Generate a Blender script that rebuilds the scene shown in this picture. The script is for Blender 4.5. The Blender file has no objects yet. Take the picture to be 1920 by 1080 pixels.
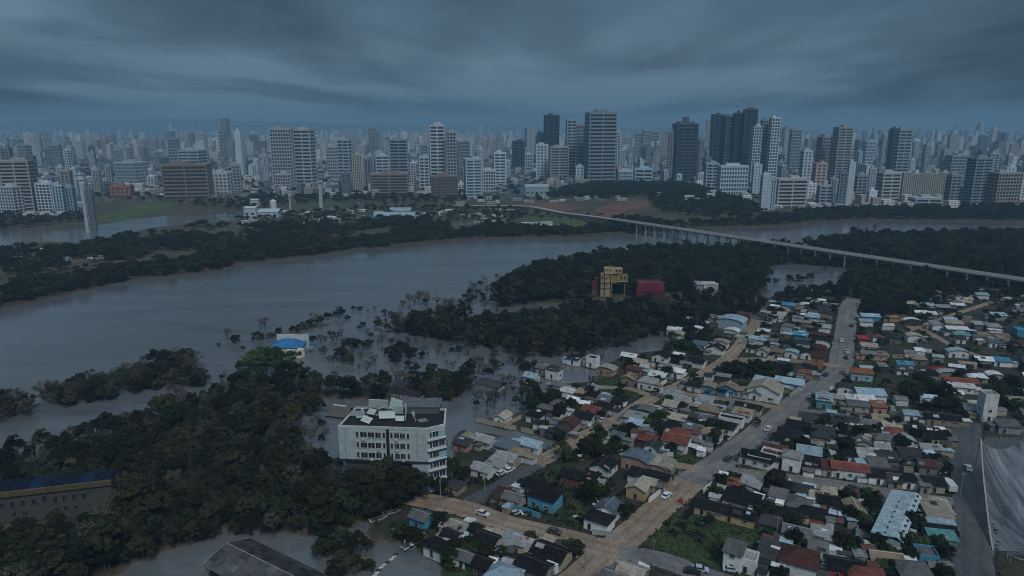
import bpy, math, random
import numpy as np
from mathutils import Vector, Matrix

rnd = random.Random(7)
S = bpy.context.scene
COL = S.collection

# ------------------------------------------------------------------ camera
CAM_H, FOC, PITCH = 110.0, 1297.0, math.radians(13.2)
cam = bpy.data.cameras.new('camera')
cam.sensor_width = 36.0
cam.lens = FOC / 1920.0 * 36.0
cam.clip_start, cam.clip_end = 1.0, 60000.0
cam_o = bpy.data.objects.new('camera', cam)
COL.objects.link(cam_o)
cam_o.location = (0, 0, CAM_H)
cam_o.rotation_euler = (math.radians(90) - PITCH, 0, 0)
S.camera = cam_o

# ------------------------------------------------------------------ exposure and render settings
S.view_settings.view_transform = 'Standard'
S.view_settings.look = 'None'
S.view_settings.exposure = 0.2
S.view_settings.gamma = 1.0
S.view_settings.use_curve_mapping = False
S.render.engine = 'CYCLES'
cy = S.cycles
cy.max_bounces, cy.diffuse_bounces, cy.glossy_bounces = 5, 2, 2
cy.transmission_bounces, cy.transparent_max_bounces, cy.volume_bounces = 2, 6, 1
cy.use_denoising = True
cy.filter_width = 1.05
cy.caustics_reflective = cy.caustics_refractive = False

# ------------------------------------------------------------------ sky (heavy overcast at dusk)
SUN_EL, SUN_ROT = math.radians(52), math.radians(158)
W = bpy.data.worlds.new('World')
S.world = W
W.use_nodes = True
nt = W.node_tree
nt.nodes.clear()


def N(tree, kind, **kw):
    n = tree.nodes.new(kind)
    for k, v in kw.items():
        setattr(n, k, v)
    return n


def math_node(tree, op, a, b=None, clamp=False):
    n = N(tree, 'ShaderNodeMath', operation=op, use_clamp=clamp)
    for i, v in enumerate((a, b)):
        if v is None:
            continue
        if isinstance(v, (int, float)):
            n.inputs[i].default_value = v
        else:
            tree.links.new(v, n.inputs[i])
    return n.outputs[0]


def ramp(tree, fac, stops):
    n = N(tree, 'ShaderNodeValToRGB')
    el = n.color_ramp.elements
    while len(el) < len(stops):
        el.new(0.5)
    for e, (p, c) in zip(el, stops):
        e.position = p
        e.color = (*c, 1) if len(c) == 3 else c
    tree.links.new(fac, n.inputs[0])
    return n.outputs[0]


def mix(tree, fac, a, b, blend='MIX'):
    n = N(tree, 'ShaderNodeMix', data_type='RGBA', blend_type=blend)
    for i, v in ((0, fac), (6, a), (7, b)):
        if isinstance(v, (int, float)):
            n.inputs[i].default_value = v
        elif isinstance(v, tuple):
            n.inputs[i].default_value = (*v, 1)
        else:
            tree.links.new(v, n.inputs[i])
    return n.outputs[2]


def noise(tree, vec, scale, detail=4.0, rough=0.55, dist=0.0):
    n = N(tree, 'ShaderNodeTexNoise')
    n.inputs['Scale'].default_value = scale
    n.inputs['Detail'].default_value = detail
    n.inputs['Roughness'].default_value = rough
    n.inputs['Distortion'].default_value = dist
    if vec is not None:
        tree.links.new(vec, n.inputs['Vector'])
    return n.outputs[0]


sky = N(nt, 'ShaderNodeTexSky', sky_type='NISHITA', sun_disc=False, sun_elevation=SUN_EL, sun_rotation=SUN_ROT)
sky.air_density, sky.dust_density = 1.5, 3.0
tc = N(nt, 'ShaderNodeTexCoord')
sep = N(nt, 'ShaderNodeSeparateXYZ')
nt.links.new(tc.outputs['Generated'], sep.inputs[0])
zz = math_node(nt, 'MAXIMUM', sep.outputs[2], 0.0)
den = math_node(nt, 'ADD', zz, 0.07)
cmb = N(nt, 'ShaderNodeCombineXYZ')
nt.links.new(math_node(nt, 'DIVIDE', sep.outputs[0], den), cmb.inputs[0])
nt.links.new(math_node(nt, 'MULTIPLY', math_node(nt, 'DIVIDE', sep.outputs[1], den), 0.42), cmb.inputs[1])
cmb.inputs[2].default_value = 199.54
big = noise(nt, cmb.outputs[0], 0.26, 4.0, 0.5, 0.7)
fine = noise(nt, cmb.outputs[0], 1.3, 5.0, 0.55, 0.5)
cl = math_node(nt, 'ADD', math_node(nt, 'MULTIPLY', big, 0.83), math_node(nt, 'MULTIPLY', fine, 0.17))
cloud = ramp(nt, cl, [(0.38, (0.22, 0.26, 0.30)), (0.50, (0.52, 0.56, 0.60)), (0.60, (1.0, 1.0, 1.0))])
# an overcast sky is about three times as bright overhead as at the horizon
cie = math_node(nt, 'ADD', math_node(nt, 'MULTIPLY', zz, 2.0), 1.0)
cloud = mix(nt, 1.0, cloud, mix(nt, 0.0, (0.090, 0.150, 0.204), (0, 0, 0)), 'MULTIPLY')
sc = N(nt, 'ShaderNodeVectorMath', operation='SCALE')
nt.links.new(cloud, sc.inputs[0])
nt.links.new(cie, sc.inputs['Scale'])
bg1 = N(nt, 'ShaderNodeBackground')
bg1.inputs['Strength'].default_value = 1.0
nt.links.new(sc.outputs[0], bg1.inputs[0])
bg2 = N(nt, 'ShaderNodeBackground')
bg2.inputs['Strength'].default_value = 0.05
nt.links.new(sky.outputs[0], bg2.inputs[0])
mx = N(nt, 'ShaderNodeMixShader')
mx.inputs[0].default_value = 0.93
nt.links.new(bg2.outputs[0], mx.inputs[1])
nt.links.new(bg1.outputs[0], mx.inputs[2])
wo = N(nt, 'ShaderNodeOutputWorld')
nt.links.new(mx.outputs[0], wo.inputs[0])

# ------------------------------------------------------------------ sun behind thick cloud
sl = bpy.data.lights.new('sun', 'SUN')
sl.energy, sl.angle, sl.color = 1.5, math.radians(16), (1.0, 0.985, 0.96)
so = bpy.data.objects.new('sun', sl)
COL.objects.link(so)
so.rotation_euler = (math.radians(90) - SUN_EL, 0, math.radians(180) - SUN_ROT)
so.location = (0, -50, 400)

# ------------------------------------------------------------------ helpers
CP, SP = math.cos(PITCH), math.sin(PITCH)
LAND = 0.9


def G(px, py, z=LAND):
    """Point of the horizontal plane z that the photograph shows at pixel (px, py)."""
    u, v = (px - 960) / FOC, -(py - 540) / FOC
    dz = -SP + v * CP
    t = (z - CAM_H) / dz
    return Vector((u * t, (CP + v * SP) * t, z))


def depth_of(p):
    return p[1] * CP - (p[2] - CAM_H) * SP


def pix(p):
    d = depth_of(p)
    return 960 + FOC * p[0] / d, 540 - FOC * (p[1] * SP + (p[2] - CAM_H) * CP) / d


def height_at(x, y, py):
    """Height of the point above ground position (x, y) that appears on pixel row py."""
    k = (540 - py) / FOC
    return CAM_H + y * (k * CP - SP) / (CP + k * SP)


def world_poly(pts, z=LAND):
    return np.array([tuple(G(a, b, z))[:2] for a, b in pts])


def inside(poly, x, y):
    r = np.zeros(np.shape(x), bool)
    j = len(poly) - 1
    for i in range(len(poly)):
        (xi, yi), (xj, yj) = poly[i], poly[j]
        if yi != yj:
            c = ((yi > y) != (yj > y)) & (x < (xj - xi) * (y - yi) / (yj - yi) + xi)
            r ^= c
        j = i
    return r


def edge_dist(poly, x, y, closed=True):
    d = np.full(np.shape(x), 1e18)
    n = len(poly)
    for i in range(n if closed else n - 1):
        ax, ay = poly[i]
        bx, by = poly[(i + 1) % n]
        ex, ey = bx - ax, by - ay
        l2 = ex * ex + ey * ey + 1e-9
        t = np.clip(((x - ax) * ex + (y - ay) * ey) / l2, 0, 1)
        d = np.minimum(d, (x - ax - t * ex) ** 2 + (y - ay - t * ey) ** 2)
    return np.sqrt(d)


def signed(poly, x, y):
    d = edge_dist(poly, x, y)
    return np.where(inside(poly, x, y), d, -d)


def pt_in(poly, x, y):
    """inside() for one point."""
    x1, y1 = poly[:, 0], poly[:, 1]
    x2, y2 = np.roll(x1, 1), np.roll(y1, 1)
    c = (y1 > y) != (y2 > y)
    if not c.any():
        return False
    x1, y1, x2, y2 = x1[c], y1[c], x2[c], y2[c]
    return bool(np.count_nonzero(x < (x2 - x1) * (y - y1) / (y2 - y1) + x1) % 2)


def pt_edge(A, B, x, y):
    """Squared distances from one point to the segments A to B."""
    E_ = B - A
    t = np.clip(((x - A[:, 0]) * E_[:, 0] + (y - A[:, 1]) * E_[:, 1]) / ((E_ ** 2).sum(1) + 1e-9), 0, 1)
    return (x - A[:, 0] - t * E_[:, 0]) ** 2 + (y - A[:, 1] - t * E_[:, 1]) ** 2


_rs = np.random.RandomState(11)
_WAVES = [(_rs.uniform(0, 6.28), _rs.uniform(0, 6.28), 2 ** (k * 0.55)) for k in range(9)]


def wob(x, y, size, k0=0):
    """Cheap smooth noise, about -1..1, features about SIZE metres."""
    r = 0
    for a, ph, f in _WAVES:
        a = a + k0 * 1.7
        r = r + np.sin((x * math.cos(a) + y * math.sin(a)) * f * 2.2 / size + ph + 2 * np.sin((x * math.sin(a) - y * math.cos(a)) * f * 1.1 / size + ph * 2 + k0)) / f ** 0.7
    return r / 3.0


class MB:
    """Collects faces for ONE mesh object."""

    def __init__(self):
        self.v, self.f, self.m = [], [], []

    def quad(self, *p, m=0):
        n = len(self.v)
        self.v += [tuple(q) for q in p]
        self.f.append(tuple(range(n, n + len(p))))
        self.m.append(m)

    def prism(self, base, z0, z1, m=0, top=None):
        """Vertical prism over a counter-clockwise outline; top: another outline for the upper ring."""
        n, k = len(self.v), len(base)
        up = top or base
        self.v += [(a, b, z0) for a, b in base] + [(a, b, z1) for a, b in up]
        self.f += [tuple(range(n + k - 1, n - 1, -1)), tuple(range(n + k, n + 2 * k))]
        self.f += [(n + i, n + (i + 1) % k, n + k + (i + 1) % k, n + k + i) for i in range(k)]
        self.m += [m] * (k + 2)

    def box(self, c, s, m=0, rot=0.0):
        cx, cy_, cz = c
        hx, hy, hz = s[0] / 2, s[1] / 2, s[2] / 2
        co, si = math.cos(rot), math.sin(rot)
        self.prism([(cx + a * co - b * si, cy_ + a * si + b * co) for a, b in ((-hx, -hy), (hx, -hy), (hx, hy), (-hx, hy))], cz - hz, cz + hz, m)

    def bar(self, a, b, r0, r1=None, k=6, m=0):
        a, b = Vector(a), Vector(b)
        r1 = r0 if r1 is None else r1
        d = (b - a).normalized()
        u = d.orthogonal().normalized()
        w = d.cross(u)
        n = len(self.v)
        for p, r in ((a, r0), (b, r1)):
            for i in range(k):
                t = 2 * math.pi * i / k
                self.v.append(tuple(p + (u * math.cos(t) + w * math.sin(t)) * r))
        self.f += [(n + i, n + (i + 1) % k, n + k + (i + 1) % k, n + k + i) for i in range(k)]
        self.f.append(tuple(range(n + k - 1, n - 1, -1)))
        self.f.append(tuple(range(n + k, n + 2 * k)))
        self.m += [m] * (k + 2)

    def mesh(self, name, mats):
        me = bpy.data.meshes.new(name)
        me.from_pydata(self.v, [], self.f)
        for q in mats if isinstance(mats, (list, tuple)) else [mats]:
            me.materials.append(q)
        if any(self.m):
            me.polygons.foreach_set('material_index', self.m)
        me.update()
        return me

    def build(self, name, mats, parent=None, color=None):
        return link(name, self.mesh(name, mats), parent, color)


def link(name, me, parent=None, color=None, loc=None, rz=None):
    o = bpy.data.objects.new(name, me)
    COL.objects.link(o)
    if parent is not None:
        o.parent = parent
    if color is not None:
        o.color = (*color[:3], 1)
    if loc is not None:
        o.location = loc
    if rz is not None:
        o.rotation_euler = (0, 0, rz)
    return o


def tag(o, label=None, cat=None, group=None, kind=None):
    for k, v in (('label', label), ('category', cat), ('group', group), ('kind', kind)):
        if v:
            o[k] = v
    return o


def thing(name, loc, rz=0.0, label=None, cat=None, group=None):
    o = bpy.data.objects.new(name, None)
    COL.objects.link(o)
    o.empty_display_size = 0.5
    o.location, o.rotation_euler = loc, (0, 0, rz)
    return tag(o, label, cat, group)


def shade(c, lo, hi, r=rnd):
    """The same hue, a little lighter or darker."""
    k = r.uniform(lo, hi)
    return tuple(v * k for v in c)


PENDING = []      # things whose label is finished at the end: (object, description, kind of landmark)


def later(o, desc, where, cat, group):
    tag(o, None, cat, group)
    PENDING.append((o, desc, where))


# ------------------------------------------------------------------ materials
def material(name):
    m = bpy.data.materials.new(name)
    m.use_nodes = True
    t = m.node_tree
    return m, t, t.nodes['Principled BSDF']


def bump(t, b, h, strength, dist=0.1):
    n = N(t, 'ShaderNodeBump')
    n.inputs['Strength'].default_value = strength
    n.inputs['Distance'].default_value = dist
    t.links.new(h, n.inputs['Height'])
    t.links.new(n.outputs[0], b.inputs['Normal'])


def plain(name, color, rough=0.8, vary=0.25, scale=0.6, metal=0.0, coord='Object', spec=0.3):
    """One colour, broken up by dirt of two sizes."""
    m, t, b = material(name)
    tcn = N(t, 'ShaderNodeTexCoord')
    n1 = noise(t, tcn.outputs[coord], scale, 5, 0.6)
    n2 = noise(t, tcn.outputs[coord], scale * 9, 3, 0.6)
    f = math_node(t, 'ADD', math_node(t, 'MULTIPLY', n1, 0.65), math_node(t, 'MULTIPLY', n2, 0.35))
    lo = tuple(c * (1 - vary * 1.6) for c in color)
    hi = tuple(min(1, c * (1 + vary)) for c in color)
    t.links.new(ramp(t, f, [(0.34, lo), (0.66, hi)]), b.inputs['Base Color'])
    b.inputs['Roughness'].default_value = rough
    b.inputs['Metallic'].default_value = metal
    b.inputs['Specular IOR Level'].default_value = spec
    return m


def tinted(name, rough=0.75, vary=0.3, streak=None, scale=0.5, spec=0.3, stain=(0.10, 0.08, 0.06), stain_amt=0.45, cool=False):
    """Paint or sheet in the object's own colour, with stains; STREAK adds ribs across one local axis."""
    m, t, b = material(name)
    oi = N(t, 'ShaderNodeObjectInfo')
    tcn = N(t, 'ShaderNodeTexCoord')
    add = N(t, 'ShaderNodeVectorMath', operation='ADD')
    t.links.new(tcn.outputs['Object'], add.inputs[0])
    sc_ = N(t, 'ShaderNodeVectorMath', operation='SCALE')
    cc = N(t, 'ShaderNodeCombineXYZ')
    t.links.new(oi.outputs['Random'], cc.inputs[0])
    t.links.new(oi.outputs['Random'], cc.inputs[1])
    t.links.new(cc.outputs[0], sc_.inputs[0])
    sc_.inputs['Scale'].default_value = 300.0
    t.links.new(sc_.outputs[0], add.inputs[1])
    vec = add.outputs[0]
    n1 = noise(t, vec, scale, 6, 0.65, 0.3)
    n2 = noise(t, vec, scale * 7, 4, 0.6)
    f = math_node(t, 'ADD', math_node(t, 'MULTIPLY', n1, 0.6), math_node(t, 'MULTIPLY', n2, 0.4))
    shade = ramp(t, f, [(0.3, (1 - vary * 1.7,) * 3), (0.7, (1 + vary * 0.5,) * 3)])
    c = mix(t, 1.0, oi.outputs['Color'], shade, 'MULTIPLY')
    if cool:
        c = mix(t, 1.0, c, (0.90, 1.0, 1.09), 'MULTIPLY')
    st = ramp(t, noise(t, vec, scale * 1.7, 6, 0.7, 0.6), [(0.5, (0, 0, 0)), (0.72, (stain_amt,) * 3)])
    c = mix(t, st, c, stain)
    t.links.new(c, b.inputs['Base Color'])
    b.inputs['Roughness'].default_value = rough
    b.inputs['Specular IOR Level'].default_value = spec
    if streak:
        wv = N(t, 'ShaderNodeTexWave', wave_type='BANDS', bands_direction=streak)
        wv.inputs['Scale'].default_value = 1.3
        wv.inputs['Distortion'].default_value = 0.6
        t.links.new(tcn.outputs['Object'], wv.inputs['Vector'])
        bump(t, b, wv.outputs[0], 0.6, 0.12)
    return m


M = {}
M['wall'] = tinted('painted plaster', 0.85, 0.26, spec=0.15, stain=(0.13, 0.11, 0.09), stain_amt=0.4)
M['sheet'] = tinted('fibre cement sheet roof', 0.85, 0.38, 'X', spec=0.1, stain=(0.05, 0.045, 0.04), stain_amt=0.6)
M['tile'] = tinted('clay tile roof', 0.9, 0.38, 'Y', spec=0.1, stain=(0.04, 0.035, 0.03), stain_amt=0.5)
M['facade'] = tinted('weathered facade', 0.8, 0.16, scale=0.05, stain=(0.2, 0.19, 0.18), stain_amt=0.3, cool=True)
M['carpaint'] = tinted('car paint', 0.3, 0.05, scale=0.4, spec=0.5, stain_amt=0.0)
M['metal'] = plain('galvanised metal', (0.35, 0.37, 0.38), 0.5, 0.2, metal=0.3)
M['window'] = plain('dark window glass', (0.02, 0.027, 0.034), 0.25, 0.3, 0.3, spec=0.5)
M['towerglass'] = plain('tower glazing', (0.026, 0.036, 0.046), 0.25, 0.35, 0.06, spec=0.6)
M['tealglass'] = plain('teal tower glazing', (0.05, 0.095, 0.11), 0.25, 0.3, 0.06, spec=0.6)
M['blackglass'] = plain('black tower glazing', (0.014, 0.022, 0.032), 0.3, 0.3, 0.06, spec=0.5)
M['paleblueglass'] = plain('pale blue glass', (0.25, 0.42, 0.52), 0.3, 0.25, 0.5, spec=0.5)
M['concrete'] = plain('concrete', (0.33, 0.32, 0.31), 0.85, 0.25, 0.25)
M['pole'] = plain('weathered pole', (0.22, 0.21, 0.2), 0.8, 0.2)
M['tyre'] = plain('tyre rubber', (0.015, 0.015, 0.015), 0.9, 0.1)
M['bark'] = plain('tree bark', (0.07, 0.058, 0.048), 0.9, 0.35, 1.2)
M['mud'] = plain('wet mud', (0.085, 0.062, 0.045), 0.7, 0.4, 0.15)
M['debris'] = tinted('wreckage', 0.85, 0.35, scale=0.8)


def foliage(name, dark, light, warm):
    m, t, b = material(name)
    oi = N(t, 'ShaderNodeObjectInfo')
    tcn = N(t, 'ShaderNodeTexCoord')
    c = ramp(t, noise(t, tcn.outputs['Object'], 0.55, 4, 0.6), [(0.35, dark), (0.65, light)])
    c = mix(t, math_node(t, 'MULTIPLY', oi.outputs['Random'], 0.75), c, warm)
    hs = N(t, 'ShaderNodeHueSaturation')
    t.links.new(c, hs.inputs['Color'])
    rv = math_node(t, 'FRACT', math_node(t, 'MULTIPLY', oi.outputs['Random'], 7.31))
    t.links.new(math_node(t, 'ADD', math_node(t, 'MULTIPLY', math_node(t, 'MULTIPLY', rv, rv), 1.1), 0.55), hs.inputs['Value'])
    rh = math_node(t, 'FRACT', math_node(t, 'MULTIPLY', oi.outputs['Random'], 3.77))
    t.links.new(math_node(t, 'ADD', math_node(t, 'MULTIPLY', rh, 0.08), 0.455), hs.inputs['Hue'])
    t.links.new(hs.outputs[0], b.inputs['Base Color'])
    b.inputs['Roughness'].default_value = 0.8
    b.inputs['Specular IOR Level'].default_value = 0.06
    return m


M['leaf'] = foliage('dark foliage', (0.012, 0.018, 0.009), (0.030, 0.038, 0.017), (0.027, 0.028, 0.014))
M['leafgreen'] = foliage('green foliage', (0.017, 0.038, 0.011), (0.036, 0.068, 0.019), (0.030, 0.055, 0.016))
M['leafgrey'] = foliage('withered foliage', (0.040, 0.043, 0.030), (0.075, 0.072, 0.050), (0.075, 0.062, 0.045))
M['grass'] = foliage('grass', (0.024, 0.042, 0.014), (0.046, 0.068, 0.024), (0.056, 0.056, 0.028))


def ground_material():
    m, t, b = material('ground')
    at = N(t, 'ShaderNodeAttribute', attribute_name='soil')
    tcn = N(t, 'ShaderNodeTexCoord')
    v = tcn.outputs['Object']
    n1 = noise(t, v, 0.05, 6, 0.65, 0.4)
    n2 = noise(t, v, 0.7, 5, 0.65)
    f = math_node(t, 'ADD', math_node(t, 'MULTIPLY', n1, 0.5), math_node(t, 'MULTIPLY', n2, 0.5))
    c = mix(t, 1.0, at.outputs['Color'], ramp(t, f, [(0.32, (0.45, 0.45, 0.45)), (0.68, (1.45, 1.4, 1.35))]), 'MULTIPLY')
    t.links.new(c, b.inputs['Base Color'])
    b.inputs['Roughness'].default_value = 0.85
    b.inputs['Specular IOR Level'].default_value = 0.2
    bump(t, b, n2, 0.6, 0.4)
    return m


def water_material():
    m, t, b = material('muddy flood water')
    tcn = N(t, 'ShaderNodeTexCoord')
    mp = N(t, 'ShaderNodeMapping')
    mp.inputs['Rotation'].default_value = (0, 0, math.radians(35))
    mp.inputs['Scale'].default_value = (0.35, 1.0, 1.0)
    t.links.new(tcn.outputs['Object'], mp.inputs[0])
    mp2 = N(t, 'ShaderNodeMapping')
    mp2.inputs['Rotation'].default_value = (0, 0, math.radians(-32))
    mp2.inputs['Scale'].default_value = (0.18, 1.0, 1.0)
    t.links.new(tcn.outputs['Object'], mp2.inputs[0])
    n0 = noise(t, mp2.outputs[0], 0.05, 6, 0.65, 0.8)
    t.links.new(ramp(t, n0, [(0.3, (0.078, 0.083, 0.088)), (0.7, (0.126, 0.132, 0.137))]), b.inputs['Base Color'])
    rip = noise(t, mp.outputs[0], 0.55, 4, 0.6, 0.4)
    fin = noise(t, mp.outputs[0], 2.2, 3, 0.55)
    h = math_node(t, 'ADD', math_node(t, 'MULTIPLY', rip, 0.7), math_node(t, 'MULTIPLY', fin, 0.3))
    calm = ramp(t, noise(t, mp.outputs[0], 0.02, 3, 0.6, 0.6), [(0.35, (0.25,) * 3), (0.7, (1,) * 3)])
    bump(t, b, math_node(t, 'MULTIPLY', h, calm), 0.45, 0.5)
    b.inputs['Roughness'].default_value = 0.05
    b.inputs['IOR'].default_value = 1.6
    b.inputs['Specular IOR Level'].default_value = 0.5
    return m


def road_material(name, base, dirt, tracks):
    m, t, b = material(name)
    tcn = N(t, 'ShaderNodeTexCoord')
    uv = tcn.outputs['UV']
    v = tcn.outputs['Object']
    c = ramp(t, noise(t, v, 0.09, 6, 0.7, 0.6), [(0.42, base), (0.6, dirt)])
    fine_ = noise(t, v, 1.4, 5, 0.7)
    c = mix(t, 1.0, c, ramp(t, fine_, [(0.3, (0.6,) * 3), (0.7, (1.3,) * 3)]), 'MULTIPLY')
    sx = N(t, 'ShaderNodeSeparateXYZ')
    t.links.new(uv, sx.inputs[0])
    # wheel tracks: bands at a quarter and three quarters of the width
    w = math_node(t, 'ABSOLUTE', math_node(t, 'SUBTRACT', math_node(t, 'ABSOLUTE', math_node(t, 'SUBTRACT', sx.outputs[0], 0.5)), 0.2))
    w = math_node(t, 'ADD', w, math_node(t, 'MULTIPLY', noise(t, v, 0.3, 4, 0.6), 0.12))
    tr = ramp(t, w, [(0.07, (tracks,) * 3), (0.16, (0, 0, 0))])
    c = mix(t, tr, c, tuple(x * 0.6 for x in base))
    t.links.new(c, b.inputs['Base Color'])
    b.inputs['Roughness'].default_value = 0.75
    b.inputs['Specular IOR Level'].default_value = 0.3
    bump(t, b, fine_, 0.4, 0.15)
    return m


M['ground'] = ground_material()
M['water'] = water_material()
M['asphalt'] = road_material('dusty asphalt', (0.125, 0.123, 0.122), (0.19, 0.175, 0.158), 0.35)
M['dirtroad'] = road_material('dirt road', (0.205, 0.145, 0.102), (0.285, 0.215, 0.155), 0.5)
M['wetroad'] = road_material('wet tarmac', (0.06, 0.064, 0.072), (0.085, 0.085, 0.088), 0.4)

# colour words: albedo, word
CW = {'K': ((0.013, 0.0135, 0.015), 'black'), 'D': ((0.055, 0.055, 0.057), 'dark grey'), 'G': ((0.17, 0.17, 0.168), 'grey'),
      'L': ((0.36, 0.37, 0.37), 'light grey'), 'W': ((0.76, 0.77, 0.77), 'white'), 'C': ((0.43, 0.38, 0.30), 'cream'),
      'T': ((0.33, 0.255, 0.185), 'tan'), 'R': ((0.22, 0.075, 0.052), 'brick red'), 'M': ((0.10, 0.042, 0.034), 'maroon'),
      'O': ((0.36, 0.15, 0.075), 'orange'), 'B': ((0.085, 0.32, 0.48), 'bright blue'), 'P': ((0.38, 0.52, 0.60), 'pale blue'),
      'Y': ((0.48, 0.37, 0.20), 'yellow'), 'N': ((0.46, 0.28, 0.23), 'pink'), 'E': ((0.11, 0.29, 0.31), 'teal'),
      'S': ((0.13, 0.165, 0.20), 'slate'), 'V': ((0.16, 0.15, 0.09), 'olive'), 'X': ((0.32, 0.05, 0.04), 'red')}

# ================================================================== the setting
FAR_SHORE = [(-900, 700), (-300, 637), (0, 580), (90, 560), (200, 537), (270, 521), (390, 511), (450, 493), (500, 490), (640, 473), (660, 466),
             (760, 464), (900, 450), (920, 446), (1080, 446), (1160, 441), (1240, 436), (1380, 431), (1440, 428), (1540, 419), (1640, 415),
             (1760, 417), (1920, 419), (2400, 426), (3400, 440)]
far_line = world_poly(FAR_SHORE, 0)
far_bank = np.vstack([far_line, [[9000, 1500], [14000, 16000], [-14000, 16000], [-14000, 300], [-2000, 300]]])
TOWN = [(1470, 548), (1440, 556), (1425, 590), (1395, 603), (1340, 612), (1250, 642), (1165, 668), (1120, 690), (1090, 712), (1040, 725), (1010, 745),
        (985, 768), (945, 778), (893, 788), (945, 801), (1000, 812), (1047, 830), (1042, 846), (1000, 838), (930, 812), (870, 806), (845, 818),
        (850, 870), (870, 900), (835, 925), (770, 930), (745, 955), (700, 972), (683, 1000), (700, 1020), (765, 1012), (800, 1040), (826, 1060),
        (830, 1110), (860, 1300), (3000, 1300), (2600, 560), (1920, 470), (1700, 465), (1560, 470), (1590, 510), (1570, 545), (1520, 548)]
PENINSULA = [(925, 560), (935, 540), (1000, 505), (1090, 490), (1190, 474), (1280, 469), (1370, 470), (1440, 462), (1500, 470), (1455, 490), (1435, 520),
             (1440, 550), (1330, 548), (1250, 552), (1235, 562), (1190, 558), (1100, 562), (1000, 572), (940, 577)]
RIGHTBANK = [(1500, 466), (1540, 455), (1620, 446), (1720, 443), (1920, 440), (2600, 445), (3000, 600), (1920, 560), (1700, 500)]
MIDWOOD = [(700, 622), (770, 600), (850, 594), (900, 604), (960, 600), (1040, 590), (1080, 576), (1200, 574), (1240, 566), (1330, 560), (1440, 562), (1420, 592), (1350, 606), (1250, 626),
           (1150, 655), (1050, 668), (985, 672), (940, 656), (880, 652), (800, 632)]
NEARWOOD = [(-300, 920), (0, 868), (60, 852), (120, 835), (200, 806), (270, 788), (330, 770), (420, 746), (500, 744), (600, 756), (602, 772), (545, 786), (556, 818), (585, 850), (640, 895), (800, 915), (795, 945), (730, 972),
            (660, 1004), (560, 1018), (490, 1004), (410, 1006), (335, 1034), (262, 1066), (190, 1105), (-300, 1250)]
STRIPWOOD = [(425, 726), (470, 714), (545, 716), (600, 722), (700, 722), (800, 712), (885, 704), (893, 735), (850, 756), (760, 758), (640, 752), (500, 748), (430, 745)]
HEDGEROW = [(540, 618), (575, 606), (620, 602), (662, 593), (655, 600), (620, 612), (575, 624), (545, 630)]
LAGOON = [(-300, 470), (0, 436), (60, 427), (120, 432), (200, 419), (240, 412), (310, 404), (400, 400), (470, 396), (490, 402), (440, 414), (350, 420), (280, 427),
          (205, 446), (180, 458), (90, 452), (40, 460), (-300, 500)]
NF = 8        # the first eight pools lie on the far bank
POOLS = [[(690, 403), (760, 399), (806, 402), (770, 408), (710, 409)], [(430, 424), (500, 415), (560, 413), (560, 419), (480, 427)], [(560, 428), (640, 421), (700, 422), (640, 430)], [(240, 452), (300, 444), (330, 447), (270, 458)], [(800, 420), (860, 416), (900, 418), (840, 425)],
         [(540, 396), (600, 393), (650, 384), (660, 388), (600, 397), (545, 400)], [(655, 404), (700, 402), (720, 408), (690, 412), (655, 409)],
         [(930, 345), (985, 343), (1030, 350), (1020, 362), (960, 366), (925, 358)],
         [(1385, 556), (1430, 565), (1450, 575), (1430, 590), (1408, 612), (1402, 604), (1415, 580)],
         [(1090, 640), (1170, 636), (1230, 628), (1262, 640), (1240, 655), (1170, 664), (1100, 660)],
         [(1130, 690), (1150, 695), (1120, 715), (1080, 715), (1090, 700)]]
POLY = {k: world_poly(v, 0.3) for k, v in dict(town=TOWN, pen=PENINSULA, right=RIGHTBANK, mid=MIDWOOD, near=NEARWOOD, strip=STRIPWOOD,
                                               hedge=HEDGEROW, lagoon=LAGOON).items()}
POOLW = [world_poly(p, 0.3) for p in POOLS]
LAWNS = [world_poly(p) for p in (
    [(1195, 1010), (1240, 975), (1280, 962), (1330, 970), (1450, 990), (1452, 1012), (1420, 1025), (1365, 1035), (1350, 1062), (1290, 1050), (1210, 1022)],
    [(990, 905), (1040, 872), (1080, 866), (1070, 890), (1060, 920), (1095, 960), (1080, 985), (1060, 980)],
    [(1110, 728), (1150, 730), (1212, 742), (1190, 752), (1130, 745)], [(1209, 840), (1240, 848), (1300, 858), (1320, 866), (1270, 864), (1212, 852)],
    [(1270, 898), (1300, 882), (1306, 888), (1282, 905)], [(1600, 668), (1690, 672), (1680, 692), (1600, 690)],
    [(1570, 712), (1640, 708), (1680, 715), (1640, 732), (1560, 724)], [(1600, 612), (1630, 615), (1625, 632), (1600, 628)],
    [(1330, 904), (1375, 912), (1370, 920), (1335, 914)], [(1730, 1010), (1800, 1015), (1800, 1060), (1740, 1062)], [(1580, 1010), (1620, 1020), (1600, 1050), (1560, 1045)],
    [(1160, 735), (1230, 715), (1240, 720), (1200, 740)], [(1395, 660), (1440, 662), (1540, 672), (1530, 676), (1400, 670)], [(1365, 1050), (1400, 1060), (1430, 1080), (1370, 1080)],
    [(855, 1020), (900, 1030), (870, 1080), (820, 1080)], [(1255, 640), (1300, 660), (1270, 668), (1240, 655)], [(1100, 700), (1240, 730), (1235, 738), (1110, 722)])]
MEADOWS = [world_poly(p, 2) for p in ([(185, 405), (290, 378), (330, 385), (240, 412), (190, 415)], [(960, 408), (1060, 405), (1150, 418), (1090, 432), (980, 428)],
                                      [(1300, 415), (1420, 408), (1560, 405), (1540, 412), (1400, 422)], [(545, 378), (640, 374), (660, 380), (560, 388)], [(750, 402), (810, 400), (800, 408), (750, 407)])]
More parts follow.
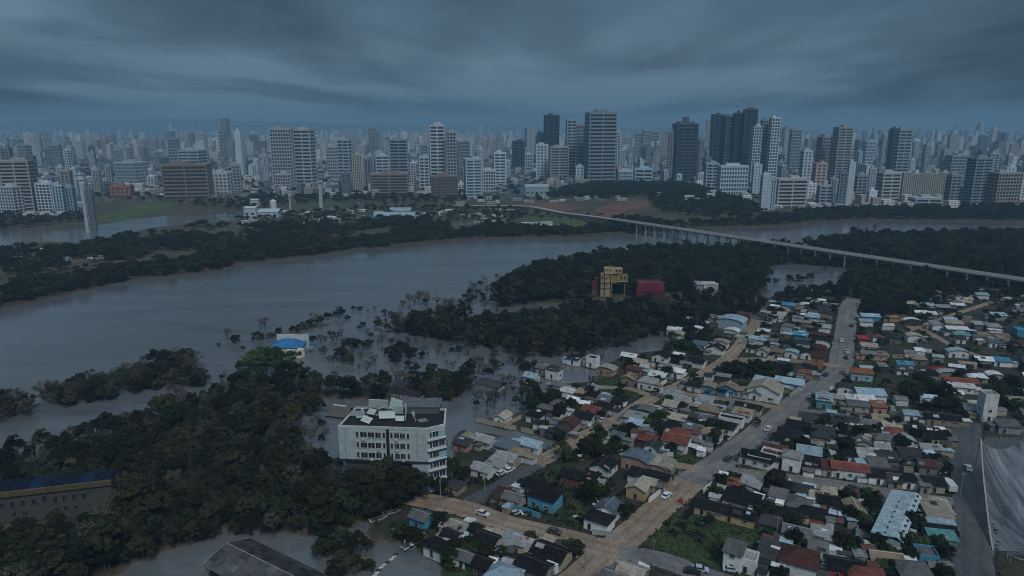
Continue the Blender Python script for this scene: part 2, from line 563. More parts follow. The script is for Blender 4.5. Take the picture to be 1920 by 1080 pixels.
EARTHS = [world_poly(p, 4) for p in ([(1115, 392), (1160, 384), (1215, 382), (1220, 390), (1170, 398), (1160, 408), (1120, 404)], [(880, 386), (960, 384), (1030, 380), (1100, 390), (1060, 396), (960, 390)],
                                     [(880, 422), (940, 418), (960, 424), (900, 428)], [(60, 490), (150, 478), (160, 486), (70, 500)])]
HILL = G(1225, 372, 2)


def land_height(x, y):
    """Ground height; the flood stands at z = 0."""
    x, y = np.asarray(x, float), np.asarray(y, float)
    sd = signed(far_bank, x, y) + wob(x, y, 45) * 4
    for p in [POLY['lagoon']] + POOLW[:NF]:
        sd = np.minimum(sd, -signed(p, x, y) + wob(x, y, 30) * 2.5)
    zf = np.clip(sd * 0.10, -2.2, 1.2) + np.clip((sd - 14) * 0.02, 0, 3.0) + 7 * np.exp(-((x - HILL.x) ** 2 + (y - HILL.y) ** 2) / 140.0 ** 2) * np.clip(sd / 60, 0, 1)
    sn = np.full(x.shape, -99.0)
    for k in ('town', 'pen', 'right'):
        sn = np.maximum(sn, signed(POLY[k], x, y) + wob(x, y, 14) * 1.4)
    for p in POOLW[NF:]:
        sn = np.minimum(sn, -signed(p, x, y) + wob(x, y, 9) * 1.2)
    zn = np.clip(sn * 0.3, -1.8, LAND)
    isl = np.full(x.shape, -99.0)
    for k in ('mid', 'near', 'strip', 'hedge'):
        isl = np.maximum(isl, signed(POLY[k], x, y))
    zi = np.clip(isl * 0.12 - 0.45, -1.8, 0.3) + wob(x, y, 10, 3) * 0.22
    return np.maximum(np.maximum(zf, zn), zi)


def make_ground():
    fine_a = np.radians(np.linspace(-46, 46, 470))
    back = np.radians(np.concatenate([np.linspace(48, 180, 24), np.linspace(-178, -48, 24)]))
    ang = np.concatenate([fine_a, back])
    rad = [1.0, 20, 50, 80, 110]
    while rad[-1] < 12500:
        r = rad[-1]
        rad.append(r * (1.0072 if r < 1100 else 1.03))
    rad = np.array(rad)
    A, R = np.meshgrid(ang, rad)
    X, Y = np.sin(A) * R, np.cos(A) * R
    x, y = X.ravel(), Y.ravel()
    z = np.full(x.shape, 0.0)
    near = y < 1500
    z[near] = land_height(x[near], y[near])
    z[~near] = 4.0
    behind = (y < 95)
    z[behind] = LAND
    # soil colours
    c = np.zeros((len(x), 4))
    c[:, 3] = 1
    w1 = wob(x, y, 9, 1)
    w2 = wob(x, y, 35, 2)
    town = np.clip(0.5 + 0.55 * w1 + 0.3 * w2, 0, 1)[:, None]
    c[:, :3] = np.array([0.052, 0.044, 0.036]) * (1 - town) + np.array([0.017, 0.027, 0.011]) * town
    sfar = signed(far_bank, x, y)
    f = sfar > 0
    t2 = np.clip(0.5 + 0.8 * w2, 0, 1)[:, None]
    farc = np.array([0.052, 0.056, 0.03]) * (1 - t2) + np.array([0.075, 0.062, 0.042]) * t2
    c[f, :3] = farc[f]
    mud = f & (sfar < 9 + 4 * w2)
    c[mud, :3] = (0.062, 0.040, 0.032)
    city = f & (y > 1010 + 60 * w2)
    c[city, :3] = np.where((np.clip(.5 + w1, 0, 1) > .62)[city][:, None], (0.12, 0.12, 0.115), (0.042, 0.047, 0.038))
    for p in MEADOWS:
        c[inside(p, x, y) & f, :3] = (0.06, 0.085, 0.028)
    for p in EARTHS:
        c[inside(p, x, y) & f, :3] = (0.135, 0.072, 0.05)
    for p in LAWNS:
        g = signed(p, x, y) + w1 * 0.8 > 0
        c[g, :3] = (0.034, 0.060, 0.020)
    wet = (z < 0.25) & ~f
    c[wet, :3] = (0.08, 0.06, 0.044)
    nr, na = X.shape
    idx = np.arange(nr * na).reshape(nr, na)
    a = idx[:-1, :]
    b = idx[1:, :]
    a2, b2 = np.roll(a, -1, 1), np.roll(b, -1, 1)
    quads = np.stack([a.ravel(), b.ravel(), b2.ravel(), a2.ravel()], 1)[:, ::-1]
    me = bpy.data.meshes.new('ground')
    me.vertices.add(len(x))
    me.vertices.foreach_set('co', np.stack([x, y, z], 1).ravel())
    me.loops.add(quads.size)
    me.loops.foreach_set('vertex_index', quads.ravel())
    me.polygons.add(len(quads))
    me.polygons.foreach_set('loop_start', np.arange(0, quads.size, 4))
    at = me.attributes.new('soil', 'FLOAT_COLOR', 'POINT')
    at.data.foreach_set('color', c.ravel())
    me.update()
    me.validate()
    me.polygons.foreach_set('use_smooth', np.ones(len(me.polygons), bool))
    me.materials.append(M['ground'])
    o = link('ground', me)
    tag(o, 'muddy flooded land with grass and the far city bank', 'ground', kind='structure')


make_ground()

wm = MB()
for i in range(8):
    for j in range(5):
        x0, y0 = -1600 + i * 450, 40 + j * 300
        wm.quad((x0, y0, 0), (x0 + 450, y0, 0), (x0 + 450, y0 + 300, 0), (x0, y0 + 300, 0))
tag(wm.build('river_water', M['water']), 'wide muddy brown flooded river', 'river', kind='structure')

# far hills under the cloud
hm = MB()
hx = np.linspace(-11500, 9000, 150)
prev = None
for x in hx:
    env = 190 * math.exp(-((x + 5200) / 4600.0) ** 2) + 60
    hgt = env * (0.8 + 0.22 * float(wob(x, 0, 2600)) + 0.08 * float(wob(x, 50, 700)))
    cur = [(x, 8600, 0), (x, 9600 + 200 * float(wob(x, 9, 900)), hgt * 0.62), (x, 10600, hgt), (x, 11800, 0)]
    if prev:
        for k in range(3):
            hm.quad(prev[k], cur[k], cur[k + 1], prev[k + 1])
    prev = cur
M['hill'] = plain('wooded hills', (0.04, 0.055, 0.04), 0.9, 0.3, 0.004)
tag(hm.build('hills', M['hill']), 'low wooded hills beyond the city', 'hills', kind='structure')


# ------------------------------------------------------------------ roads
def smooth_line(pts, step=3.0):
    P = [Vector((p[0], p[1], 0)) for p in pts]
    P = [P[0] * 2 - P[1]] + P + [P[-1] * 2 - P[-2]]
    out = []
    for i in range(1, len(P) - 2):
        a, b, c, d = P[i - 1:i + 3]
        n = max(2, int((c - b).length / step))
        for k in range(n):
            t = k / n
            out.append(0.5 * ((2 * b) + (c - a) * t + (2 * a - 5 * b + 4 * c - d) * t * t + (3 * b - a - 3 * c + d) * t ** 3))
    out.append(P[-2])
    return out


ROADS = []          # (numpy polyline, half width)


def road(name, pts, width, mat, z, label, pixel=True, ragged=0.35):
    line = smooth_line([G(a, b) for a, b in pts] if pixel else pts)
    L = []
    for i, p in enumerate(line):
        d = (line[min(i + 1, len(line) - 1)] - line[max(i - 1, 0)]).normalized()
        nrm = Vector((-d.y, d.x, 0))
        wl = width / 2 * (1 + ragged * 0.35 * float(wob(p.x, p.y, 12, 4)))
        wr = width / 2 * (1 + ragged * 0.35 * float(wob(p.x, p.y, 12, 5)))
        L.append((p + nrm * wl, p - nrm * wr))
    b = MB()
    for i in range(len(L) - 1):
        b.quad(*[(q.x, q.y, z) for q in (L[i][0], L[i][1], L[i + 1][1], L[i + 1][0])])
    me = b.mesh(name, mat)
    uv = me.uv_layers.new()
    co = []
    for i in range(len(L) - 1):
        co += [0, i, 1, i, 1, i + 1, 0, i + 1]
    uv.data.foreach_set('uv', np.array(co, float))
    o = link(name, me)
    tag(o, label, 'road', kind='structure')
    ROADS.append((np.array([(p.x, p.y) for p in line]), width / 2))
    return o


MAIN = [(1604, 560), (1592, 574), (1588, 600), (1581, 650), (1574, 690), (1545, 716), (1480, 766), (1400, 830), (1335, 876), (1290, 908)]
road('asphalt_road', MAIN, 10.5, M['asphalt'], LAND + 0.040, 'grey dusty main road running up through the flooded town')
road('dirt_road', [(1296, 904), (1240, 950), (1190, 995), (1150, 1028), (1090, 1080), (1000, 1160)], 9.0, M['dirtroad'], LAND + 0.048, 'muddy lower end of the main road past the lawn')
road('dirt_road', [(1422, 600), (1402, 625), (1385, 650), (1360, 675), (1320, 700), (1270, 725), (1225, 745), (1160, 785), (1100, 815), (1045, 848), (1000, 872)], 6.6, M['dirtroad'], LAND + 0.044,
     'straight brown dirt lane parallel to the main road')
road('lane', [(1004, 870), (975, 888), (940, 910), (900, 932), (870, 950)], 6.0, M['wetroad'], LAND + 0.052, 'short dark paved lane above the dirt junction')
road('dirt_road', [(765, 930), (820, 943), (880, 956), (960, 984), (1050, 1006), (1130, 1026), (1165, 1034)], 8.0, M['dirtroad'], LAND + 0.056, 'wide brown dirt street crossing in front of the blue ruin')
road('street', [(1312, 884), (1380, 886), (1460, 896), (1560, 908), (1640, 922), (1720, 934), (1800, 945)], 7.2, M['asphalt'], LAND + 0.044, 'grey cross street below the terraced houses')
road('lane', [(1310, 882), (1290, 876), (1265, 872), (1235, 868)], 4.5, M['dirtroad'], LAND + 0.060, 'short dirt stub beside the grey crossroads')
road('lane', [(1226, 744), (1180, 729), (1130, 726), (1100, 722)], 4.2, M['dirtroad'], LAND + 0.052, 'narrow dirt lane turning towards the flood')
road('lane', [(1388, 674), (1440, 674), (1500, 678), (1555, 684), (1574, 688)], 5.0, M['dirtroad'], LAND + 0.060, 'pale dirt cross lane between house rows')
road('lane', [(1262, 735), (1300, 741), (1358, 748), (1420, 757), (1470, 768)], 4.6, M['dirtroad'], LAND + 0.064, 'dirt cross lane in front of the blue walled houses')
road('lane', [(1700, 622), (1735, 609), (1800, 586), (1850, 570), (1900, 556)], 4.2, M['dirtroad'], LAND + 0.040, 'winding dirt lane climbing to the upper settlement')
road('lane', [(1700, 612), (1730, 618), (1760, 634), (1800, 655), (1850, 672)], 4.2, M['dirtroad'], LAND + 0.046, 'branching dirt lane below the upper settlement')
road('street', [(1815, 790), (1810, 830), (1815, 900), (1822, 960), (1826, 1090)], 9.0, M['wetroad'], LAND + 0.050, 'dark wet road beside the netting')
road('street', [(1160, 1033), (1240, 1050), (1300, 1072), (1380, 1100)], 7.0, M['asphalt'], LAND + 0.062, 'grey side street below the lawn')
road('street', [(1575, 775), (1640, 785), (1700, 796), (1770, 806), (1815, 812)], 4.6, M['asphalt'], LAND + 0.040, 'narrow grey street behind the terrace row')
road('street', [(1480, 768), (1530, 772), (1580, 776)], 4.4, M['asphalt'], LAND + 0.055, 'short grey link off the main road')
ROADS_TOWN = list(ROADS)
yb = MB()
yb.prism([tuple(G(*p))[:2] for p in ((1600, 1012), (1632, 1008), (1672, 930), (1636, 926))][::-1], LAND - 0.3, LAND + 0.035)
tag(yb.build('pavement', M['asphalt']), 'grey paved yard beside the long pale roofed shed', 'yard', kind='structure')


SEG_A = np.vstack([l[:-1] for l, _ in ROADS_TOWN])
SEG_B = np.vstack([l[1:] for l, _ in ROADS_TOWN])
SEG_W = np.concatenate([np.full(len(l) - 1, w) for l, w in ROADS_TOWN])


def road_clear(x, y, m):
    return not bool(np.any(pt_edge(SEG_A, SEG_B, x, y) < np.maximum(SEG_W + m, 0) ** 2))


# ------------------------------------------------------------------ trees
def leaf_cloud(rs, lobes, n, size):
    """n small leaf faces spread over the shells of the lobes (centre, radii)."""
    vol = np.array([r[0] * r[1] for _, r in lobes])
    pick = rs.choice(len(lobes), n, p=vol / vol.sum())
    C = np.array([c for c, _ in lobes])[pick]
    Rr = np.array([r for _, r in lobes])[pick]
    d = rs.normal(size=(n, 3))
    d[:, 2] = np.abs(d[:, 2]) * 0.9 + d[:, 2] * 0.35
    d /= np.linalg.norm(d, axis=1)[:, None]
    rr = rs.uniform(0.55, 1.06, n) ** 0.5
    P = C + d * Rr * rr[:, None]
    nn = d + rs.normal(scale=0.55, size=(n, 3)) + np.array([0, 0, 0.35])
    nn /= np.linalg.norm(nn, axis=1)[:, None]
    ref = rs.normal(size=(n, 3))
    u = np.cross(nn, ref)
    u /= np.linalg.norm(u, axis=1)[:, None]
    w = np.cross(nn, u)
    s = rs.uniform(0.6, 1.3, n)[:, None] * size
    q = np.stack([P - u * s, P - w * s * 0.7, P + u * s, P + w * s * 0.7], 1)
    return q.reshape(-1, 3)


def mesh_from(name, verts, quads_n, mats, extra=None):
    """Leaf quads first (material 0), then the faces of an MB (material 1)."""
    v = [tuple(p) for p in verts]
    f = [(4 * i, 4 * i + 1, 4 * i + 2, 4 * i + 3) for i in range(quads_n)]
    mi = [0] * len(f)
    if extra is not None:
        o = len(v)
        v += extra.v
        f += [tuple(o + k for k in q) for q in extra.f]
        mi += [len(mats) - 1] * len(extra.f)
    me = bpy.data.meshes.new(name)
    me.from_pydata(v, [], f)
    for m in mats:
        me.materials.append(m)
    me.polygons.foreach_set('material_index', mi)
    me.update()
    return me


def trunk_mb(rs, h, r, spread, top):
    b = MB()
    p0 = Vector((0, 0, -1.2))
    p1 = Vector((rs.uniform(-.3, .3), rs.uniform(-.3, .3), h * 0.45))
    b.bar(p0, p1, r, r * 0.7, 7)
    for k in range(5):
        a = k * 1.257 + rs.uniform(-.4, .4)
        e = Vector((math.cos(a) * spread * rs.uniform(.5, .9), math.sin(a) * spread * rs.uniform(.5, .9), top * rs.uniform(.75, 1.0)))
        m_ = p1.lerp(e, 0.5) + Vector((0, 0, -0.3))
        b.bar(p1, m_, r * 0.5, r * 0.32, 5)
        b.bar(m_, e, r * 0.32, r * 0.1, 5)
    return b


def lobes_for(rs, R, H, n):
    """A dome of many small clumps, uneven in size and height."""
    L = []
    for k in range(n):
        a, q = rs.uniform(0, 6.28), math.sqrt(rs.uniform(0, 1)) * R * 0.85
        z = H * (0.42 + 0.42 * math.sqrt(max(0, 1 - (q / R) ** 2))) * rs.uniform(0.82, 1.08) - (H * .18 if rs.uniform() < .3 else 0)
        r = R * rs.uniform(0.17, 0.36)
        L.append(((math.cos(a) * q, math.sin(a) * q, z), (r, r * rs.uniform(.85, 1.1), r * rs.uniform(0.65, 0.95))))
    return L


TREES = {}


def make_kind(kind, count, R, H, nl, n, size, mat, sparse=False, seed=0):
    L = []
    for i in range(count):
        rs = np.random.RandomState(100 * seed + i)
        R_, H_ = R * rs.uniform(.85, 1.15), H * rs.uniform(.85, 1.15)
        lobes = lobes_for(rs, R_, H_, nl)
        q = leaf_cloud(rs, lobes, n, size)
        tb = trunk_mb(rs, H_, 0.28 if not sparse else 0.2, R_, H_ * 0.8)
        if sparse:
            for c, r in lobes:
                tb.bar((0, 0, H_ * 0.35), c, 0.09, 0.03, 4)
                for _ in range(5):
                    e = Vector(c) + Vector(rs.normal(size=3) * max(r) * 0.9)
                    tb.bar(c, e, 0.05, 0.02, 3)
        L.append((mesh_from(kind + '_crown', q, n, [mat]), tb.mesh(kind + '_trunk', M['bark']), mesh_from(kind + '_whole', q, n, [mat, M['bark']], tb)))
    TREES[kind] = L


make_kind('wood', 8, 4.3, 9.0, 26, 3200, 0.25, M['leaf'], seed=1)
make_kind('green', 4, 4.2, 8.0, 24, 3000, 0.24, M['leafgreen'], seed=2)
make_kind('bare', 7, 3.8, 8.5, 12, 520, 0.2, M['leafgrey'], sparse=True, seed=3)
make_kind('far', 6, 4.6, 8.5, 18, 900, 0.48, M['leaf'], seed=4)
make_kind('bush', 5, 1.3, 1.7, 6, 330, 0.17, M['leaf'], seed=5)
make_kind('weed', 4, 0.7, 0.75, 4, 110, 0.13, M['grass'], seed=6)


def scatter(name, kinds, pts, label, cat, kind='stuff'):
    """One uncountable mass: trees placed on points by geometry nodes. pts: (x, y, z, scale, height factor)."""
    pc = bpy.data.collections.new(name + '_kinds')
    k = 0
    for kd in kinds:
        for (_, _, whole) in TREES[kd]:
            pc.objects.link(bpy.data.objects.new(f'{name}_kind_{k:02d}', whole))
            k += 1
    P = np.array(pts)
    rs = np.random.RandomState(len(P))
    me = bpy.data.meshes.new(name)
    me.vertices.add(len(P))
    me.vertices.foreach_set('co', P[:, :3].ravel())
    for nm, ty, val in (('pick', 'INT', rs.randint(0, k, len(P))), ('turn', 'FLOAT', rs.uniform(0, 6.28, len(P)))):
        a = me.attributes.new(nm, ty, 'POINT')
        a.data.foreach_set('value', val.astype(np.int32 if ty == 'INT' else np.float32))
    a = me.attributes.new('size', 'FLOAT_VECTOR', 'POINT')
    a.data.foreach_set('vector', np.stack([P[:, 3], P[:, 3], P[:, 3] * P[:, 4]], 1).astype(np.float32).ravel())
    o = link(name, me)
    tag(o, label, cat, kind=kind)
    g = bpy.data.node_groups.new(name, 'GeometryNodeTree')
    g.interface.new_socket('Geometry', in_out='INPUT', socket_type='NodeSocketGeometry')
    g.interface.new_socket('Geometry', in_out='OUTPUT', socket_type='NodeSocketGeometry')
    gi, go = g.nodes.new('NodeGroupInput'), g.nodes.new('NodeGroupOutput')
    ci = g.nodes.new('GeometryNodeCollectionInfo')
    ci.inputs[0].default_value = pc
    ci.inputs['Separate Children'].default_value = True
    ci.inputs['Reset Children'].default_value = True
    ip = g.nodes.new('GeometryNodeInstanceOnPoints')
    ip.inputs['Pick Instance'].default_value = True

    def named(nm, ty):
        n = g.nodes.new('GeometryNodeInputNamedAttribute')
        n.data_type = ty
        n.inputs['Name'].default_value = nm
        return next(s for s in n.outputs if s.enabled and s.name == 'Attribute')
    cx = g.nodes.new('ShaderNodeCombineXYZ')
    er = g.nodes.new('FunctionNodeEulerToRotation')
    g.links.new(named('turn', 'FLOAT'), cx.inputs[2])
    g.links.new(cx.outputs[0], er.inputs[0])
    g.links.new(gi.outputs[0], ip.inputs['Points'])
    g.links.new(ci.outputs[0], ip.inputs['Instance'])
    g.links.new(named('pick', 'INT'), ip.inputs['Instance Index'])
    g.links.new(er.outputs[0], ip.inputs['Rotation'])
    g.links.new(named('size', 'FLOAT_VECTOR'), ip.inputs['Scale'])
    g.links.new(ip.outputs[0], go.inputs[0])
    o.modifiers.new('scatter', 'NODES').node_group = g
    return o


def tree(kind, x, y, z, s, name='tree', label=None, group=None, desc=None, zs=1.0):
    cr, tr, _ = TREES[kind][rnd.randrange(len(TREES[kind]))]
    r = thing(name, (x, y, z), rnd.uniform(0, 6.28))
    r.scale = (s, s, s * zs)
    link('crown', cr, r)
    link('trunk', tr, r)
    if desc:
        later(r, desc, 'tree', 'tree', group)
    else:
        tag(r, label, 'tree', group)
    return r


def fill_poly(poly, spacing, jitter=0.45, rs=None, edge=0.0):
    rs = rs or np.random.RandomState(5)
    x0, y0 = poly.min(0)
    x1, y1 = poly.max(0)
    gx, gy = np.meshgrid(np.arange(x0, x1, spacing), np.arange(y0, y1, spacing * 0.87))
    gx = gx + (np.arange(gx.shape[0]) % 2)[:, None] * spacing / 2
    x = gx.ravel() + rs.uniform(-jitter, jitter, gx.size) * spacing
    y = gy.ravel() + rs.uniform(-jitter, jitter, gx.size) * spacing
    k = signed(poly, x, y) > edge + wob(x, y, 22, 2) * 2.0
    return np.stack([x[k], y[k]], 1)

# ================================================================== big things near the camera
KEEP_OUT = []        # (x, y, radius) where no filler house or tree goes


def keep(px, py, r, z=LAND):
    p = G(px, py, z)
    KEEP_OUT.append((p.x, p.y, r))


def window_mesh(name, w, h, glass, bars=1):
    """Frame of four bars (material 0) round a pane set back in it (material 1); faces -Y, centre at the origin."""
    b = MB()
    t = 0.10
    for s in (-1, 1):
        b.box((s * (w / 2 - t / 2), -0.05, 0), (t, 0.14, h))
        b.box((0, -0.05, s * (h / 2 - t / 2)), (w - 2 * t, 0.14, t))
    for k in range(bars):
        b.box((-w / 2 + (k + 1) * w / (bars + 1), -0.045, 0), (0.06, 0.09, h - 2 * t))
    b.box((0, -0.012, 0), (w - 2 * t, 0.03, h - 2 * t), 1)
    return b.mesh(name, [M['wall'], glass])


WIN_SMALL = window_mesh('window', 1.3, 1.1, M['window'])
WIN_WIDE = window_mesh('window', 2.0, 1.1, M['window'], 2)
DOOR = window_mesh('door', 1.0, 2.05, M['window'], 0)

# ---- white apartment block standing in the flood
AB = [(-25.4, 191.7), (-20.3, 194.7), (-21.0, 206.5), (-50.5, 208.0), (-52.6, 193.9)]
blk = thing('apartment_block', (-36, 199, 0), 0, 'flooded white apartment block with wrecked roof and rows of dark windows', 'apartment block')


def loc_poly(pts, o):
    return [(a - o.location.x, b - o.location.y) for a, b in pts]


def shrink(poly, d):
    cx = sum(p[0] for p in poly) / len(poly)
    cy_ = sum(p[1] for p in poly) / len(poly)
    out = []
    for a, b in poly:
        l = math.hypot(a - cx, b - cy_)
        out.append((cx + (a - cx) * (1 - d / l), cy_ + (b - cy_) * (1 - d / l)))
    return out


abl = loc_poly(AB, blk)
PALE = (0.40, 0.48, 0.49)
DKBLUE = (0.02, 0.03, 0.06)
cut = (-36.5 - blk.location.x, 192.6 - blk.location.y)
cutb = (-36.0 - blk.location.x, 207.2 - blk.location.y)
w_ = MB()
w_.prism(abl, 11.0, 21.2)
w_.prism([(abl[0][0] - 5, abl[0][1] + .7), abl[0], abl[1], abl[2], (abl[2][0] - 6, abl[2][1] + .2)], -1.5, 11.0)
w_.build('wall', M['wall'], blk, PALE)
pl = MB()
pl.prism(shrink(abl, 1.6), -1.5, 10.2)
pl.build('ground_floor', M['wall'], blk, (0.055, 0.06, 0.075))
sf = MB()
sf.prism(shrink(abl, -0.12), 10.2, 10.98)
sf.build('soffit_band', M['wall'], blk, DKBLUE)
ring_o, ring_i = shrink(abl, -0.10), shrink(abl, 0.5)
for i in range(5):
    p = MB()
    a, b, c, d = ring_o[i], ring_o[(i + 1) % 5], ring_i[(i + 1) % 5], ring_i[i]
    p.prism([a, b, c, d], 21.2, 22.0 if i != 3 else 21.6)
    p.build('parapet', M['wall'], blk, (0.5, 0.55, 0.55))
rd = MB()
rd.prism(shrink(abl, 0.55), 21.2, 21.35)
rd.build('roof_deck', M['sheet'], blk, (0.028, 0.03, 0.034))


def on_wall(a, b, t, z, out=0.02):
    """Position and turn of a piece on the wall from a to b (its outside lies on the right-hand side when walking a to b)."""
    ax, ay = a
    bx, by = b
    ang = math.atan2(by - ay, bx - ax)
    n = (math.sin(ang), -math.cos(ang))
    return (ax + (bx - ax) * t + n[0] * out, ay + (by - ay) * t + n[1] * out, z), ang


WIN_APT = window_mesh('window', 2.2, 1.95, M['window'], 1)
WIN_NARROW = window_mesh('window', 0.9, 1.95, M['window'], 0)
L0, R0 = abl[4], abl[0]
for row, z in enumerate((19.2, 15.8, 12.5)):
    for t, me in ((0.215, WIN_NARROW), (0.285, WIN_APT), (0.37, WIN_APT), (0.455, WIN_APT), (0.515, WIN_NARROW), (0.60, WIN_NARROW), (0.655, WIN_APT), (0.725, WIN_APT), (0.785, WIN_NARROW)):
        p, a = on_wall(L0, R0, t, z)
        link('window', me, blk, (0.62, 0.64, 0.64), p, a)
    for t in (0.243, 0.328, 0.413, 0.485, 0.627, 0.690, 0.755):
        p, a = on_wall(L0, R0, t, z, 0.06)
        pb = MB()
        pb.box((0, 0, 0), (0.28, 0.16, 1.9))
        link('pier', pb.mesh('pier', M['wall']), blk, (0.6, 0.63, 0.63), p, a)
    p, a = on_wall(L0, R0, 0.50, z + 1.25, 0.05)
    lb = MB()
    lb.box((0, 0, 0), (17.0, 0.14, 0.28))
    link('lintel', lb.mesh('lintel', M['wall']), blk, (0.5, 0.54, 0.53), p, a)
p, a = on_wall(L0, R0, 0.557, 15.8, 0.06)
db = MB()
db.box((0, 0, 0), (0.9, 0.2, 10.9))
link('stair_strip', db.mesh('stair_strip', M['wall']), blk, (0.02, 0.022, 0.03), p, a)
A1, B1 = abl[0], abl[1]
for f in range(6):
    z = 1.6 + f * 3.35
    p, a = on_wall(A1, B1, 0.5, z - 0.35, 0.35)
    sb = MB()
    sb.box((0, 0.1, 0), (6.1, 0.6, 0.42))
    s = link('balcony', sb.mesh('balcony', M['wall']), blk, (0.62, 0.66, 0.67), p, a)
    rb = MB()
    rb.box((0, -0.16, -0.40), (6.05, 0.12, 0.36))
    rb.build('blue_stripe', M['wall'], s, DKBLUE)
    for t, me in ((0.18, WIN_NARROW), (0.45, WIN_APT if f not in (5, 3) else WIN_APT), (0.78, WIN_APT)):
        p, a = on_wall(A1, B1, t, z + 1.2)
        link('window', me, blk, (0.7, 0.73, 0.74), p, a)
for t, z in ((0.285, 17.8), (0.455, 14.4), (0.655, 17.8), (0.725, 11.2), (0.37, 11.2), (0.66, 14.4)):
    p, a = on_wall(L0, R0, t, z, 0.3)
    ac = MB()
    ac.box((0, 0, 0), (.9, .5, .6))
    link('air_conditioner', ac.mesh('air_conditioner', M['wall']), blk, (0.5, 0.5, 0.48), p, a)
for t in (0.08, 0.56 + .33):
    p, a = on_wall(L0, R0, t, 16.2, 0.08)
    ac = MB()
    ac.bar((0, 0, -5), (0, 0, 5), .09, None, 5)
    link('drainpipe', ac.mesh('drainpipe', M['wall']), blk, (0.3, 0.33, 0.33), p, a)
gl = MB()
gl.box((0, 0, 0), (2.3, 0.1, 1.7))
p, a = on_wall(A1, B1, 0.78, 19.5, 0.12)
link('glazed_screen', gl.mesh('glazed_screen', M['paleblueglass']), blk, None, p, a)
p, a = on_wall(A1, B1, 0.85, 12.6, 0.16)
link('glazed_screen', gl.mesh('glazed_screen', M['paleblueglass']), blk, None, p, a)
# wrecked roof house: leaning panels
for i, (cx, cy_, z, sx, sy, sz, rx, rz, c) in enumerate((
        (-6.5, 6.5, 24.0, 6.0, 0.25, 3.2, 0.25, 0.1, (0.5, 0.55, 0.55)), (-0.6, 5.0, 24.4, 4.4, 0.25, 3.6, -0.3, -0.5, (0.48, 0.56, 0.56)), (2.8, 2.0, 23.2, 0.25, 4.0, 3.6, 0.1, 0.2, (0.55, 0.6, 0.6)),
        (-2.8, 1.0, 22.7, 5.0, 3.0, 0.2, 0.5, 0.3, (0.5, 0.54, 0.54)), (-8.5, -2.0, 22.4, 3.4, 2.2, 0.2, 0.5, -0.5, (0.55, 0.58, 0.58)), (-5.4, 2.6, 23.4, 3.0, 0.25, 2.6, 0.6, 0.9, (0.45, 0.5, 0.5)),
        (1.6, -1.6, 22.6, 2.6, 1.8, 0.2, 0.7, 0.2, (0.5, 0.55, 0.56)), (-12.5, 3.5, 22.0, 4.5, 3.0, 0.2, 0.15, 0.1, (0.22, 0.25, 0.27)), (-7.5, 4.2, 22.2, 4.0, 2.6, 0.2, 0.3, -0.2, (0.4, 0.45, 0.46)), (8.5, -1.0, 21.7, 3.0, 2.0, 0.2, 0.1, 0.6, (0.18, 0.2, 0.22)), (0.5, 2.8, 23.6, 3.0, 0.25, 3.0, 0.2, 0.3, (0.42, 0.52, 0.53)), (-10.5, 0.5, 22.2, 3.6, 1.0, 0.2, 0.2, 0.4, (0.35, 0.4, 0.42)), (5.5, 0.6, 22.0, 0.3, 6.0, 0.7, 0.0, 0.35, (0.3, 0.28, 0.26)))):
    b = MB()
    b.box((0, 0, 0), (sx, sy, sz))
    o = link('broken_panel', b.mesh('broken_panel', M['wall']), blk, c, (cx, cy_, z), 0)
    o.rotation_euler = (rx, 0.1, rz)
rr = MB()
rr.box((6.5, 8.0, 22.6), (13.0, 7.0, 2.2))
r_ = rr.build('rear_roof_house', M['wall'], blk, (0.11, 0.125, 0.14))
tr_ = MB()
tr_.box((6.5, 8.0, 23.8), (13.6, 7.6, 0.2))
tr_.build('roof_sheet', M['sheet'], r_, (0.15, 0.175, 0.2))
for k, (x, y) in enumerate(((-11.6, 6.2), (5.0, 3.5))):
    b = MB()
    b.bar((x, y, 21.3), (x, y, 22.5), 0.55, 0.5, 10)
    b.build('water_tank', M['wall'], blk, (0.55, 0.58, 0.6))
KEEP_OUT += [(-45, 200, 10), (-36, 200, 10), (-27, 200, 10)]

# ---- orange and red wreckage caught in front of the block
for nm, pp, s, c, lab in (('tarpaulin', (754, 861, 8), (4.5, 2.0, 0.15), (0.62, 0.2, 0.03), 'torn orange tarpaulin hung below the white apartment block'),
                          ('roof_panel', (763, 874, 6), (4.0, 2.0, 0.15), (0.33, 0.05, 0.03), 'broken red sheet below the white apartment block'),
                          ('canopy', (772, 867, 6.5), (7.5, 3.5, 0.2), (0.1, 0.11, 0.13), 'grey sagging canopy below the white apartment block')):
    q = G(*pp)
    b = MB()
    n = 5
    for i in range(n):
        for j in range(3):
            def P_(i, j):
                x, y = (i / n - .5) * s[0], (j / 3 - .5) * s[1]
                return (x, y, 0.5 * math.sin(x * 1.3 + y) + 0.25 * y)
            b.quad(P_(i, j), P_(i + 1, j), P_(i + 1, j + 1), P_(i, j + 1))
    b.bar((-s[0] * .4, s[1] * .3, -pp[2]), (-s[0] * .4, s[1] * .3, 0.2), 0.08)
    b.bar((s[0] * .4, s[1] * .3, -pp[2]), (s[0] * .4, s[1] * .3, 0.2), 0.08)
    o = b.build(nm, M['debris'], None, c)
    o.location, o.rotation_euler = q, (0, 0, rnd.uniform(-.4, .4))
    tag(o, lab, 'wreckage')

